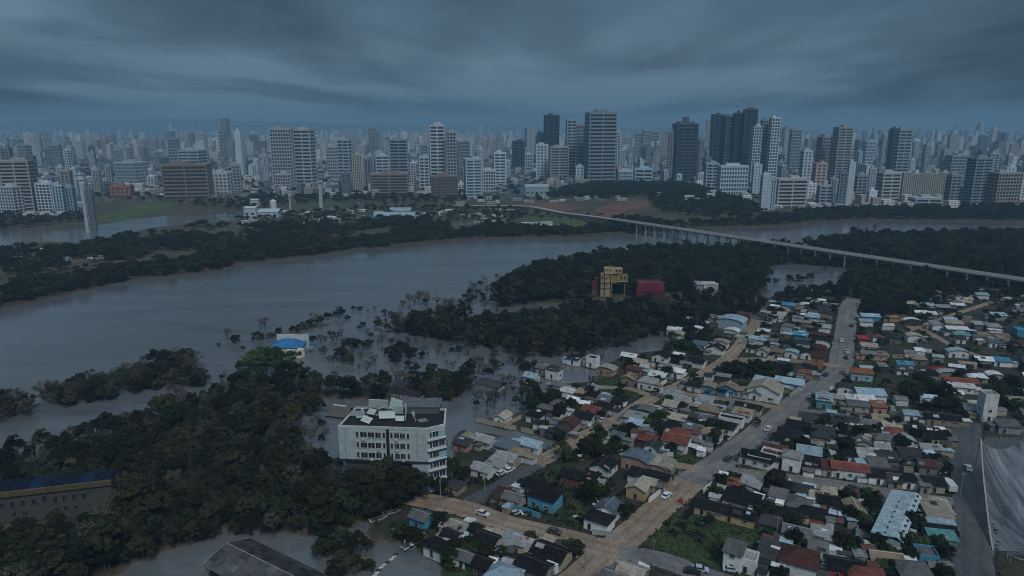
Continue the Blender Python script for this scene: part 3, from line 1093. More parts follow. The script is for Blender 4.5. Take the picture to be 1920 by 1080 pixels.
# ---- long factory with a blue roof, half hidden in the wood
a, b_ = Vector((-175, 167.0, 0)), Vector((-116.4, 182.5, 0))
fa = math.atan2(b_.y - a.y, b_.x - a.x)
fac = thing('factory', a, fa, 'long pale factory with dark blue roof half hidden in the dark wood', 'factory')
FL = (b_ - a).length
q = MB(); q.box((FL / 2, 3.6, 3.9), (FL, 7.2, 10.2)); q.build('wall', M['wall'], fac, (0.075, 0.073, 0.07))
q = MB(); q.box((FL / 2, -0.25, 9.4), (FL + 0.6, 0.7, 1.5)); q.build('fascia', M['wall'], fac, (0.10, 0.085, 0.04))
q = MB()
for i in range(14):
    x0, x1 = i * FL / 14 + 0.06, (i + 1) * FL / 14 - 0.06
    q = MB()
    q.quad((x0, -0.4, 9.9), (x1, -0.4, 9.9), (x1, 3.7, 10.5), (x0, 3.7, 10.5))
    q.quad((x0, 3.7, 10.5), (x1, 3.7, 10.5), (x1, 7.8, 9.9), (x0, 7.8, 9.9))
    q.quad((x0, -0.4, 9.88), (x0, 7.8, 9.88), (x1, 7.8, 9.88), (x1, -0.4, 9.88))
    q.build('roof_sheet', M['sheet'], fac, (0.006, 0.011, 0.028) if i % 3 else (0.010, 0.024, 0.060))
WF = window_mesh('window', 1.3, 2.2, M['window'], 1)
WF2 = window_mesh('window', 1.3, 1.6, M['window'], 1)
for i, pxw in enumerate((8, 27, 45, 64, 82, 100, 116, 133, 150)):
    t = (pix(a + Vector((0, 0, 6)))[0], pix(b_ + Vector((0, 0, 6)))[0])
    g = G(pxw, 945, 5.5)
    x = (Vector((g.x, g.y, 0)) - a).dot((b_ - a).normalized())
    link('window', WF, fac, (0.12, 0.12, 0.12), (x, -0.02, 6.0 if i != 4 else 6.5), 0)
    if i in (1, 2, 5, 6, 7):
        link('window', WF2, fac, (0.12, 0.12, 0.12), (x, -0.02, 2.9), 0)
for i in range(13):
    KEEP_OUT.append((a.x + (b_.x - a.x) * i / 13 - 1, a.y + (b_.y - a.y) * i / 13 + 3, 5.5))
    KEEP_OUT.append((a.x + (b_.x - a.x) * i / 13 + 1, a.y + (b_.y - a.y) * i / 13 - 3.5, 5.5))

# ---- old grey shed by the pond, sheet by sheet
r0, r1 = Vector((-72.5, 156.0, 7)), Vector((-47.5, 140.2, 7))
sa = math.atan2(r1.y - r0.y, r1.x - r0.x)
shed = thing('shed', (r0.x, r0.y, 0), sa, 'weathered grey sheet roofed shed standing at the pond edge', 'shed')
SL = (r1 - r0).length
EF, EN = 6.6, -7.0
rg = random.Random(3)
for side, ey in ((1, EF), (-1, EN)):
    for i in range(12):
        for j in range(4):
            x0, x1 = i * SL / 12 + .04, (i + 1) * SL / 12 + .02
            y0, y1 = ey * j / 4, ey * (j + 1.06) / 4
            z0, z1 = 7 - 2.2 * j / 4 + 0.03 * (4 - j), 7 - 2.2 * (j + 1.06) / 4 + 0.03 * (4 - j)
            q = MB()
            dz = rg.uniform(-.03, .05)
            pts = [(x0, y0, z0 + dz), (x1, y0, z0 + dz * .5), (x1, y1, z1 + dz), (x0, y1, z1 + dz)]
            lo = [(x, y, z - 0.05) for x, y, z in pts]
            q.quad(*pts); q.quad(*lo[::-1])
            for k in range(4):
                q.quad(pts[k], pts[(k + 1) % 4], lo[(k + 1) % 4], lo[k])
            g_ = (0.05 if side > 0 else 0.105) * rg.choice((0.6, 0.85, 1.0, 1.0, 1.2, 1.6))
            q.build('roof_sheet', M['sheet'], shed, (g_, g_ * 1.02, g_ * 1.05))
q = MB(); q.bar((0, 0, 7.12), (SL, 0, 7.12), 0.14); q.build('ridge_cap', M['sheet'], shed, (0.3, 0.31, 0.32))
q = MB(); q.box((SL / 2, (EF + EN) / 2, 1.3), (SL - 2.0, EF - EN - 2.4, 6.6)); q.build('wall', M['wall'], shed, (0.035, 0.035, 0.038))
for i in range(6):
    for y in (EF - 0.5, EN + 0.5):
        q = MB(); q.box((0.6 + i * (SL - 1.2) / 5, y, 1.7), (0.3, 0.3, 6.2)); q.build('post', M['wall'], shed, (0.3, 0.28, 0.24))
for y0 in (EF, EN):
    q = MB(); q.bar((SL + .1, 0, 6.9), (SL + .1, y0, 4.75), 0.13); q.build('verge_board', M['wall'], shed, (0.32, 0.31, 0.28))
    q = MB(); q.bar((-.1, 0, 6.9), (-.1, y0, 4.75), 0.13); q.build('verge_board', M['wall'], shed, (0.3, 0.3, 0.28))
for t in (0, .33, .66, 1):
    p = r0.lerp(r1, t); KEEP_OUT.append((p.x, p.y, 10))

# ---- industrial ruin among the trees: yellow tower, maroon annex and hall, grey box
YEL = (0.34, 0.265, 0.15)
B0 = G(1143, 556, LAND)
yt = thing('yellow_tower', B0, 0, 'rusty yellow conveyor tower rising from the riverside trees', 'tower')
px_m = depth_of(B0) / FOC


def bx(name, par, x0, x1, yt_, yb_, dpt, mat, col, base, y=0.0, sub=None):
    """A box of the thing at BASE from its outline in metres: pixel columns x0..x1, rows yt_..yb_."""
    k = depth_of(base) / FOC
    z1, z0 = height_at(base.x, base.y, yt_) - base.z, height_at(base.x, base.y, yb_) - base.z
    cx = ((x0 + x1) / 2 - 960) * k - base.x
    q = MB()
    q.box((cx, y + dpt / 2, (z0 + z1) / 2), ((x1 - x0) * k, dpt, z1 - z0))
    return q.build(name, mat, par, col)


bx('column', yt, 1125.5, 1132, 513, 560, 3.0, M['wall'], YEL, B0, 0.3)
bx('column', yt, 1133.5, 1143, 511, 560, 3.5, M['wall'], (0.35, 0.28, 0.17), B0, 0)
bx('pole', yt, 1144.6, 1146, 514, 561, 0.5, M['wall'], (0.42, 0.3, 0.12), B0, -0.4)
hd = bx('head_house', yt, 1132, 1150, 502.5, 513.6, 5.0, M['wall'], (0.44, 0.34, 0.19), B0, -0.6)
bx('vent', yt, 1141, 1147, 500.8, 502.5, 2.0, M['wall'], (0.3, 0.22, 0.12), B0, 0.5)
bx('head_house', yt, 1150.3, 1165, 503.2, 513.2, 4.4, M['wall'], (0.40, 0.28, 0.155), B0, -0.3)
bx('conveyor_arm', yt, 1146.5, 1159, 514, 531, 3.4, M['wall'], (0.27, 0.19, 0.07), B0, 0.6)
bx('hopper', yt, 1157, 1160, 513, 529, 3.0, M['wall'], YEL, B0, 0.2)
bx('conveyor_arm', yt, 1160.4, 1176, 515.5, 527.6, 3.2, M['wall'], (0.29, 0.19, 0.08), B0, 0.4)
bx('sill', yt, 1160.2, 1176.2, 527.7, 529, 3.3, M['wall'], (0.5, 0.45, 0.38), B0, 0.35)
bx('leg', yt, 1170, 1172, 529, 556, 0.7, M['wall'], (0.2, 0.14, 0.06), B0, 1.5)
for x0, x1, y0, y1, yy in ((1134.5, 1137, 505, 508, -.75), (1141, 1143.5, 505, 508, -.75), (1153, 1156, 506, 510, -.45), (1159, 1162, 506, 510, -.45), (1163, 1165, 518, 524, .25), (1169, 1171, 518, 524, .25), (1135.5, 1137, 520, 524, -.15), (1135.5, 1137, 532, 536, -.15), (1127.5, 1129.5, 517, 521, .15)):
    bx('opening', yt, x0, x1, y0, y1, .3, M['window'], None, B0, yy)
for y0 in (520, 530, 540):
    bx('brace', yt, 1125.3, 1143.2, y0, y0 + .8, .3, M['wall'], (0.2, 0.13, 0.05), B0, -.3)
B1_ = G(1117, 553, LAND)
an = thing('maroon_annex', B1_, 0, 'small maroon metal annex beside the yellow tower', 'annex')
MAR = (0.135, 0.022, 0.040)
bx('wall', an, 1110, 1124.5, 530, 556, 6.0, M['wall'], MAR, B1_)
bx('upper_wall', an, 1115, 1124.5, 522, 530, 4.0, M['wall'], (0.12, 0.02, 0.035), B1_, .4)
bx('plinth', an, 1109.5, 1125, 544, 556.2, 6.2, M['wall'], (0.12, 0.08, 0.06), B1_, -0.1)
B2_ = G(1219, 562, LAND)
hl = thing('maroon_hall', B2_, 0, 'maroon metal hall with sloping sides standing in flood water', 'hall')
k = depth_of(B2_) / FOC
zt, zm = height_at(B2_.x, B2_.y + 4, 529.5) - LAND, height_at(B2_.x, B2_.y, 547) - LAND
Xs = [(v - 960) * k - B2_.x for v in (1193, 1209.5, 1228, 1246)]
Xt = [(v - 960) * k - B2_.x for v in (1197, 1210, 1228, 1245)]
for i in range(3):
    for lo, hi, y0, y1, nm in ((-1.2, zm - .1, 0, 0.5, 'lower_panel'), (zm + .1, zt, 0.5, 4.0, 'roof_panel')):
        q = MB()
        xa, xb = (Xs[i] + .06, Xs[i + 1] - .06)
        ta, tb = (xa, xb) if nm == 'lower_panel' else (Xt[i] + .06, Xt[i + 1] - .06)
        fr = [(xa, y0, lo), (xb, y0, lo), (tb, y1, hi), (ta, y1, hi)]
        bk = [(x, y + 0.4, z) for x, y, z in fr]
        q.quad(*fr); q.quad(*bk[::-1])
        for e in range(4):
            q.quad(fr[e], bk[e], bk[(e + 1) % 4], fr[(e + 1) % 4])
        q.build(nm, M['sheet'], hl, MAR if i % 2 else (0.155, 0.026, 0.046))
q = MB()
q.prism([(Xs[0], .6), (Xs[3], .6), (Xs[3], 16), (Xs[0], 16)], -1.2, zt - .3, 0, [(Xt[0], 4.3), (Xt[3], 4.3), (Xt[3], 14), (Xt[0], 14)])
q.build('body', M['sheet'], hl, (0.15, 0.03, 0.045))
for i in range(1, 12):
    t_ = i / 12
    xl, xh = Xs[0] + (Xs[3] - Xs[0]) * t_, Xt[0] + (Xt[3] - Xt[0]) * t_
    q = MB(); q.bar((xl, -.05, -.8), (xl, .42, zm - .15), .09, None, 4); q.bar((xl, .45, zm + .15), (xh, 3.9, zt - .05), .09, None, 4); q.build('rib', M['sheet'], hl, (0.085, 0.016, 0.028))
q = MB(); q.box((Xs[0] + 4.6, -.12, 1.3), (3.0, .3, 3.4)); q.build('door', M['window'], hl)
q = MB(); q.bar((Xt[0], 3.9, zt + .1), (Xt[3], 3.9, zt + .1), 0.16); q.build('ridge_flashing', M['wall'], hl, (0.35, 0.2, 0.2))
q = MB(); q.box((0.5, -1.6, 0.0), (18, 2.4, 0.5)); q.build('loading_apron', M['wall'], hl, (0.5, 0.52, 0.54))
B3_ = G(1325, 553, LAND)
gb = thing('grey_store', B3_, 0, 'grey box shaped store with pale frame at the wood edge', 'store')
bx('wall', gb, 1305, 1318, 532, 556, 9.0, M['wall'], (0.24, 0.25, 0.27), B3_)
bx('wall', gb, 1318.2, 1344.5, 532.5, 556, 9.0, M['wall'], (0.42, 0.41, 0.39), B3_, -.3)
for x0, x1, y0, y1 in ((1304.6, 1345, 531, 533), (1343, 1345, 533, 553), (1318, 1321, 533, 546)):
    bx('frame', gb, x0, x1, y0, y1, 0.5, M['wall'], (0.62, 0.61, 0.58), B3_, -.65)
bx('awning', gb, 1317, 1329, 549.5, 552, 2.0, M['wall'], (0.62, 0.66, 0.7), B3_, -2.4)
for p in ((1143, 556), (1219, 558), (1325, 548), (1117, 553)):
    keep(*p, 9)
for p in ((1205, 566), (1230, 566), (1150, 562), (1240, 558)):
    keep(*p, 6)

# ---- flooded house with the blue roof and the boat-shaped porch
B4 = G(541, 664, 0)
bh = thing('flooded_house', (B4.x, B4.y, 0), -0.05, 'flooded house with bright blue hipped roof beside the river', 'house')
q = MB(); q.box((-1.6, 4.6, 1.2), (14.5, 9, 5.0)); q.build('wall', M['wall'], bh, (0.45, 0.50, 0.46))
rf = MB()
e = [(-9.6, -0.5, 3.5), (6.4, -0.5, 3.3), (6.4, 9.4, 3.6), (-9.6, 9.4, 3.6)]
ra, rb_ = (-4.5, 5.5, 6.2), (2.2, 5.2, 6.4)
rf.quad(e[0], e[1], rb_, ra); rf.quad(e[1], e[2], rb_); rf.quad(e[2], e[3], ra, rb_); rf.quad(e[3], e[0], ra); rf.quad(*e[::-1])
rf.build('roof', M['sheet'], bh, (0.05, 0.22, 0.48))
for u, v in ((e[0], ra), (e[1], rb_), (ra, rb_), ((-1, -.5, 3.4), (0, 5.4, 6.3))):
    q = MB(); q.bar(Vector(u) + Vector((0, 0, .05)), Vector(v) + Vector((0, 0, .05)), 0.1); q.build('ridge_cap', M['sheet'], bh, (0.03, 0.13, 0.3))
q = MB(); q.box((-1.5, 10.6, 3.2), (15.8, 0.5, 7.4)); q.build('rear_parapet', M['wall'], bh, (0.6, 0.64, 0.62))
q = MB(); q.prism([(4.2, 9.0), (7.2, 9.0), (7.2, 10.3), (4.2, 10.3)], 0, 7.5, 0, [(5.0, 9.6), (7.2, 9.6), (7.2, 10.3), (5.0, 10.3)]); q.build('stair_wall', M['wall'], bh, (0.36, 0.55, 0.52))
q = MB(); q.box((2.0, -1.6, 1.2), (4.0, 2.2, 3.2)); q.build('porch_wall', M['wall'], bh, (0.58, 0.58, 0.5))
q = MB(); q.prism([(5.2, -4.2), (8.6, -4.2), (9.2, -2.2), (8.4, -0.6), (5.0, -0.6)], -1, 3.6, 0, [(5.6, -3.4), (8.2, -3.4), (8.8, -2.2), (8.0, -0.8), (5.4, -0.8)]); q.build('porch', M['wall'], bh, (0.60, 0.60, 0.50))
q = MB(); q.box((7.3, -4.05, 1.8), (1.5, 0.3, 2.2)); q.build('doorway', M['window'], bh)
q = MB(); q.prism([(0.6, -5.0), (4.2, -6.2), (7.6, -5.6), (9.2, -3.6), (6.0, -4.6), (3.0, -4.4)], -1, 0.75); q.build('porch_step', M['wall'], bh, (0.6, 0.62, 0.42))
q = MB(); q.box((10.3, 3.0, 2.6), (3.0, 4.0, 0.2)); q.build('canopy', M['sheet'], bh, (0.12, 0.3, 0.34))
for x, y in ((9, 1.2), (11.6, 1.2), (11.6, 4.8)):
    q = MB(); q.bar((x, y, -1.2), (x, y, 2.6), 0.08); q.build('post', M['wall'], bh, (0.25, 0.28, 0.28))
KEEP_OUT += [(B4.x, B4.y + 4, 11), (B4.x + 6, B4.y - 3, 7)]

# ---- half drowned long sheds and the collapsed hut
for (x0, y0), (x1, y1), wd, hh, rc, wc, lab in (((732, 744), (786, 752), 5.0, 2.2, (0.03, 0.03, 0.03), (0.5, 0.43, 0.36), 'drowned low shed with cream front wall below the strip wood'),
                                             ((892, 725), (934, 735), 7.0, 2.0, (0.07, 0.075, 0.08), (0.55, 0.56, 0.56), 'drowned grey roofed shed with white slatted wall among bare trees')):
    a, b_ = G(x0, y0, 0), G(x1, y1, 0)
    an_ = math.atan2(b_.y - a.y, b_.x - a.x)
    L_ = (b_ - a).length
    s_ = thing('long_shed', a, an_, lab, 'shed')
    q = MB(); q.box((L_ / 2, wd / 2, 0.3), (L_, wd, hh * 1.2)); q.build('wall', M['wall'], s_, wc)
    q = MB()
    for i in range(2):
        y_0, y_1 = (-.4, wd / 2) if i == 0 else (wd / 2, wd + .4)
        z_0, z_1 = (hh * .9, hh * .9 + 1.0) if i == 0 else (hh * .9 + 1.0, hh * .9)
        q.quad((-.4, y_0, z_0), (L_ + .4, y_0, z_0), (L_ + .4, y_1, z_1), (-.4, y_1, z_1))
    q.quad((-.4, -.4, hh * .88), (-.4, wd + .4, hh * .88), (L_ + .4, wd + .4, hh * .88), (L_ + .4, -.4, hh * .88))
    q.build('roof', M['sheet'], s_, rc)
    for i in range(8):
        link('window', WIN_SMALL, s_, wc, ((i + .5) * L_ / 8, -0.02, 0.75), 0)
    KEEP_OUT.append((*(a.lerp(b_, .5))[:2], L_ * .55))
h_ = G(640, 778, 0)
s_ = thing('collapsed_hut', h_, -0.35, 'collapsed brown hut leaning in the water behind the apartment block', 'hut')
q = MB(); q.prism([(-4.5, -3), (4.5, -3), (4.5, 3), (-4.5, 3)], -1, 1.3); q.build('wall', M['wall'], s_, (0.16, 0.14, 0.11))
q = MB(); q.quad((-5, -4, .6), (5, -3.6, .9), (4.2, .4, 3.4), (-3.6, .8, 3.2)); q.quad((-3.6, .8, 3.2), (4.2, .4, 3.4), (4.6, 4, 1.2), (-4.6, 4, 1.6)); q.quad((-5, -4, .6), (-4.6, 4, 1.6), (4.6, 4, 1.2), (5, -3.6, .9))
q.build('roof', M['sheet'], s_, (0.15, 0.135, 0.115))
q = MB(); q.bar((-3.9, .9, 3.3), (2.0, .7, 3.6), .35); q.build('gable_board', M['wall'], s_, (0.6, 0.6, 0.58))
KEEP_OUT.append((h_.x, h_.y, 9))

# ---- netting enclosure at the right edge
n0, n1, n2 = Vector((146, 199, 0)), Vector((126.6, 161.4, 0)), Vector((196, 199, 0))
net = thing('net_enclosure', (n0.x, n0.y, 0), 0, 'huge dark translucent sports netting slung from tall poles', 'netting')
M['net'], t, b = material('dark netting')
tcn = N(t, 'ShaderNodeTexCoord')
tr = N(t, 'ShaderNodeBsdfTransparent')
ms = N(t, 'ShaderNodeMixShader')
f = ramp(t, noise(t, tcn.outputs['Object'], 0.12, 5, 0.65, 1.0), [(0.35, (0.5,) * 3), (0.7, (0.82,) * 3)])
t.links.new(f, ms.inputs[0])
t.links.new(tr.outputs[0], ms.inputs[1])
mpn = N(t, 'ShaderNodeMapping')
mpn.inputs['Scale'].default_value = (1.0, 0.12, 0.12)
t.links.new(tcn.outputs['Object'], mpn.inputs[0])
t.links.new(ramp(t, noise(t, mpn.outputs[0], 0.35, 5, 0.6, 0.8), [(0.4, (0.055, 0.068, 0.085)), (0.68, (0.24, 0.27, 0.30))]), b.inputs['Base Color'])
b.inputs['Roughness'].default_value = 0.8
t.links.new(b.outputs[0], ms.inputs[2])
t.links.new(ms.outputs[0], t.nodes['Material Output'].inputs[0])
NW, NH = 44, 26


def net_p(i, j):
    """Netting: i along the top cable (0..1 over 62 m), j from the top edge down to the ground."""
    span = i * 62
    sag = 3.6 * (4 * ((span / 13.0) % 1) * (1 - (span / 13.0) % 1)) * (1 - j) ** 1.5
    top = Vector((span, 0, 15 - sag))
    bot = Vector((n1.x - n0.x + span * 1.1, n1.y - n0.y, 0.8))
    p = top.lerp(bot, j)
    p.z -= (5.0 if i > .02 else 2.0) * math.sin(math.pi * j) + 0.35 * math.sin(span * .8 + j * 9) * math.sin(math.pi * j)
    p.x += 0.5 * math.sin(j * 12 + span * .3) * min(1, i * 8)
    p.z = max(p.z, 1.05 + 0.1 * i)
    return p


q = MB()
for i in range(NW):
    for j in range(NH):
        q.quad(net_p(i / NW, j / NH), net_p((i + 1) / NW, j / NH), net_p((i + 1) / NW, (j + 1) / NH), net_p(i / NW, (j + 1) / NH))
q.build('net_sheet', M['net'], net)
for i in range(0, 10):
    q = MB()
    for j in range(NH):
        q.bar(net_p(i / 14, j / NH) + Vector((0, 0, .06)), net_p(i / 14, (j + 1) / NH) + Vector((0, 0, .06)), 0.05 if i else 0.28, None, 4)
    q.build('seam', M['wall'], net, (0.22, 0.25, 0.28) if i else (0.34, 0.32, 0.3))
for j in (0, 6, 12, 18, 24):
    q = MB()
    for i in range(NW):
        q.bar(net_p(i / NW, j / NH) + Vector((0, 0, .05)), net_p((i + 1) / NW, j / NH) + Vector((0, 0, .05)), 0.045, None, 4)
    q.build('seam', M['wall'], net, (0.2, 0.23, 0.26))
for x, zt_ in ((0, 22), (6.2, 22.5), (13, 21), (26, 21)):
    q = MB(); q.bar((x, 0.3, 0), (x, 0.3, zt_), 0.2, 0.14); q.build('pole', M['pole'], net)
for x0, x1 in ((6.2, 13), (0, -5)):
    q = MB(); q.bar((x0, .3, 15), (x1, 4, 9), 0.05, None, 4); q.build('guy_wire', M['pole'], net)
q = MB()
rg = random.Random(9)
for k_ in range(60):
    a = Vector((n1.x - n0.x + rg.uniform(-1, 40), n1.y - n0.y + rg.uniform(-5, 1), rg.uniform(1.1, 1.6)))
    q.bar(a, a + Vector((rg.uniform(-3, 3), rg.uniform(-2.5, 2.5), rg.uniform(-.2, .3))), 0.05, None, 3)
tag(q.build('loose_strands', M['wall'], net, (0.3, 0.33, 0.36)), kind='stuff')
lotp = MB(); lotp.prism([(130, 160), (230, 160), (250, 230), (152, 230)], 0.2, LAND + 0.03)
tag(lotp.build('pavement', M['wetroad']), 'dark wet ground under the netting', 'pavement', kind='structure')
for i in range(6):
    KEEP_OUT.append((150 + i * 14, 195, 14)); KEEP_OUT.append((135 + i * 14, 170, 12))

# ---- the long bridge
D0, D1 = G(1150, 411, 11), G(1980, 534, 11)
dirv = (D1 - D0).normalized()
ba = math.atan2(dirv.y, dirv.x)
BL = (D1 - D0).length
br = thing('bridge', (D0.x, D0.y, 0), ba, 'long pale concrete bridge on many piers crossing the river', 'bridge')
NS = 32
for i in range(NS):
    x0, x1 = i * BL / NS, (i + 1) * BL / NS
    q = MB(); q.box(((x0 + x1) / 2, 0, 11.0), (x1 - x0 - .08, 8.8, 0.5)); d_ = q.build('deck_span', M['concrete'], br)
    for y in (-3.0, 0, 3.0):
        q = MB(); q.box(((x0 + x1) / 2, y, 10.3), (x1 - x0 - .3, 0.6, 0.88)); q.build('girder', M['concrete'], d_)
    for y in (-4.2, 4.2):
        q = MB(); q.box(((x0 + x1) / 2, y, 11.6), (x1 - x0 - .12, 0.28, 0.7)); q.build('parapet', M['wall'], d_, (0.6, 0.59, 0.57))
    q = MB(); q.box(((x0 + x1) / 2, 0, 11.29), (x1 - x0 - .02, 7.6, 0.06)); q.build('carriageway', M['asphalt'], d_)
for i in range(1, NS + 1):
    x = i * BL / NS
    q = MB()
    q.prism([(x - .7, -4.0), (x + .7, -4.0), (x + .7, 4.0), (x - .7, 4.0)], 8.6, 9.82, 0)
    for y in (-2.6, 2.6):
        q.bar((x, y, -2), (x, y, 8.6), 0.85, 0.75, 10)
    q.build('pier', M['wall'], br, (0.5, 0.5, 0.5))
for i in range(9):
    x = 12 + i * BL / 9
    q = MB(); q.bar((x, 5.1, 11.4), (x, 5.1, 18.5), .1, .07, 5); q.bar((x, 5.1, 18.5), (x, 3.4, 18.9), .07, .05, 5); q.build('lamp_post', M['pole'], br)
# embankment road that carries on into the city
APP = smooth_line([G(a, b, 4) for a, b in ((850, 386), (930, 387), (1000, 391))] + [G(1090, 401, 9), D0], 8.0)
zs_ = [max(float(land_height([p.x], [p.y])[0]) + 2.2, 11.3 - 0.05 * (p - Vector((D0.x, D0.y, 0))).length) for p in APP]
em = MB(); rt = MB()
side = []
for i, p in enumerate(APP):
    d_ = (APP[min(i + 1, len(APP) - 1)] - APP[max(i - 1, 0)]).normalized()
    n_ = Vector((-d_.y, d_.x, 0))
    side.append([(p + n_ * w).to_2d().to_tuple() + (z,) for w, z in ((4.4 + zs_[i] * 0.6, -0.5), (4.4, zs_[i]), (-4.4, zs_[i]), (-4.4 - zs_[i] * 0.6, -0.5))])
for i in range(len(APP) - 1):
    for k in range(3):
        em.quad(side[i][k], side[i][k + 1], side[i + 1][k + 1], side[i + 1][k])
    e0, e1 = [[Vector(s[1]).lerp(Vector(s[2]), t) + Vector((0, 0, 0.05)) for t in (.08, .92)] for s in (side[i], side[i + 1])]
    rt.quad(e0[0], e0[1], e1[1], e1[0])
tag(em.build('terrain_embankment', plain('reddish embankment soil', (0.05, 0.046, 0.03), 0.9, 0.3, 0.1)), 'reddish road embankment on the far bank', 'embankment', kind='structure')
tag(rt.build('approach_road', M['concrete']), 'pale approach road running to the bridge', 'road', kind='structure')

# ================================================================== the city on the far bank
HERO_X = []


def block_parts(w, d, h, style, floors, rs, bays=None, groups=True):
    """Facade of one block round its centre: list of (part name, MB, material key). Bands and piers stand proud of the glazing."""
    out = []
    fh = h / floors
    core = MB()
    inset = 0.55
    core.box((0, 0, h / 2 - 3), (w - 2 * inset, d - 2 * inset, h + 5.9))
    out.append(('glazing', core, 'glass'))
    bands = []
    th = {'b': .42, 'g': .34, 'v': .16, 'd': .22, 's': .5, 'k': .3}[style] * fh
    for i in range(floors + 1):
        z = i * fh
        q = MB()
        k = 1.0 if style != 'v' or i % 4 == 0 else 0.93
        q.box((0, 0, z), (w * k if k == 1 else w - 0.5, d if k == 1 else d - 0.5, th))
        bands.append(('floor_band', q, 'wall'))
    out += bands
    piers = []
    nb = bays or max(2, int(w / {'g': 4.2, 'v': 3.2, 's': 7, 'b': 40, 'd': 14, 'k': 9}[style]))
    nd = max(1, int(nb * d / w))
    pw = {'g': 1.2, 'v': 1.5, 's': 3.2, 'b': 1.6, 'd': 0.8, 'k': 2.2}[style]
    for i in range(nb + 1):
        x = -w / 2 + pw / 2 + i * (w - pw) / nb
        for s in (-1, 1):
            q = MB()
            q.box((x, s * (d / 2 - 0.4), h / 2 - 3), (pw, 0.76 + 0.02, h + 5.8))
            piers.append(('pier', q, 'wall'))
    for i in range(1, nd):
        y = -d / 2 + pw / 2 + i * (d - pw) / nd
        for s in (-1, 1):
            q = MB()
            q.box((s * (w / 2 - 0.4), y, h / 2 - 3), (0.78, pw, h + 5.8))
            piers.append(('pier', q, 'wall'))
    out += piers
    top = MB()
    top.box((0, 0, h + th / 2 + 0.5), (w + 0.3, d + 0.3, 1.0))
    out.append(('parapet', top, 'wall'))
    pb = MB()
    pb.box((rs.uniform(-.15, .15) * w, rs.uniform(-.1, .1) * d, h + th / 2 + 2.6), (w * rs.uniform(.3, .5), d * rs.uniform(.35, .55), 3.4))
    out.append(('roof_plant', pb, 'wall'))
    return out


GLASS = {'n': 'towerglass', 't': 'tealglass', 'k': 'blackglass'}


def joined(parts):
    j = MB()
    for q, m in parts:
        o = len(j.v)
        j.v += q.v
        j.f += [tuple(o + k for k in f) for f in q.f]
        j.m += [m] * len(q.f)
    return j


def city_block(x0, x1, yt, yb, style, wall, glass='n', yaw=0.0, ratio=0.7, floors=None, label=None, single=False, name=None, crown=None, antenna=0, desc=None, zbase=2.0):
    base = G((x0 + x1) / 2, yb, zbase)
    Wd = (x1 - x0) / FOC * depth_of(base)
    w = Wd / (math.cos(yaw) + ratio * abs(math.sin(yaw)))
    d = w * ratio
    h = height_at(base.x, base.y, yt) - zbase
    rs = random.Random(int(x0 * 7 + yt))
    if floors is None:
        floors = max(3, int((yb - yt) / 5.6))
    c = thing(name or ('tower_block' if h > 45 else 'city_building'), (base.x, base.y + d / 2, zbase), yaw)
    parts = block_parts(w, d, h, style, floors, rs)
    gm = M[GLASS[glass]]
    col = tuple(wall)
    if single:
        for nm, q, m in parts:
            q.build(nm, gm if m == 'glass' else M['facade'], c, col)
    else:
        for nm in ('glazing', 'floor_band', 'pier', 'parapet', 'roof_plant'):
            g = [(q, 0) for n_, q, m in parts if n_ == nm]
            nm2 = {'floor_band': 'floor_bands', 'pier': 'piers'}.get(nm, nm)
            o = joined(g).build(nm2, gm if nm == 'glazing' else M['facade'], c, col)
            if nm2 != nm:
                o['kind'] = 'stuff'
    if crown:
        z = h
        for wf, hh in crown:
            q = MB(); q.box((0, 0, z + hh / 2), (w * wf, d * wf, hh)); q.build('crown_storey', M['facade'], c, tuple(v * .8 for v in col)); z += hh
    if antenna:
        for k in range(1 if antenna < 12 else 2):
            q = MB(); q.bar((w * (.1 - .3 * k), 0, h + 2), (w * (.1 - .3 * k), 0, h + 6 + antenna * (1 - .4 * k)), 0.35, 0.15, 5); q.build('antenna', M['pole'], c)
    if label:
        tag(c, label, 'tower' if h > 45 else 'building', 'city buildings across the river')
    else:
        word = desc
        later(c, word, 'city', 'tower' if h > 45 else 'building', 'city buildings across the river')
    HERO_X.append((x0, x1, yb, base.x, base.y, max(w, d) * .6))
    return c


WH, BE, GY, LB, BRN, DK, DKB = (0.52, 0.54, 0.55), (0.40, 0.37, 0.33), (0.30, 0.31, 0.32), (0.42, 0.50, 0.55), (0.24, 0.165, 0.13), (0.085, 0.10, 0.12), (0.06, 0.085, 0.11)
SAND, PNK = (0.46, 0.40, 0.33), (0.46, 0.33, 0.29)
# landmarks of the skyline, each floor band and pier its own piece
city_block(1096, 1154, 213, 343, 'b', (0.27, 0.28, 0.28), 'k', 0.22, .55, 19, 'broad dark tower with pale horizontal stripes and stepped cap', True, crown=[(.62, 4), (.4, 3.5)], antenna=14)
city_block(1261, 1305, 233, 340, 'd', (0.10, 0.125, 0.15), 'k', 0.15, .7, 17, 'dark blue flat topped tower with rooftop mast and frame', True, crown=[(.7, 5), (.25, 9)], antenna=16)
city_block(1330, 1352, 216, 338, 'd', DK, 'k', 0.1, .8, 20, 'leftmost black tower of the tall dark cluster', True)
city_block(1353, 1370, 219, 339, 'd', (0.16, 0.18, 0.2), 'n', 0.1, .9, 20, 'narrow grey tower second from the left in the dark cluster', False)
city_block(1370, 1388, 213, 340, 'd', DKB, 'k', 0.1, .9, 20, 'black tower between the grey and the tallest dark towers', False)
city_block(1388, 1413, 206, 341, 'd', (0.10, 0.09, 0.09), 'k', -0.1, .8, 22, 'tallest brownish black tower of the dark cluster', True, crown=[(.6, 3)])
city_block(1405, 1421, 238, 348, 'g', WH, 'n', 0.05, .9, 20, 'slim white gridded tower in front of the dark cluster', False)
city_block(1421, 1437, 226, 346, 'g', GY, 'n', 0.05, .9, 21, 'slim grey gridded tower between two white slim towers', False)
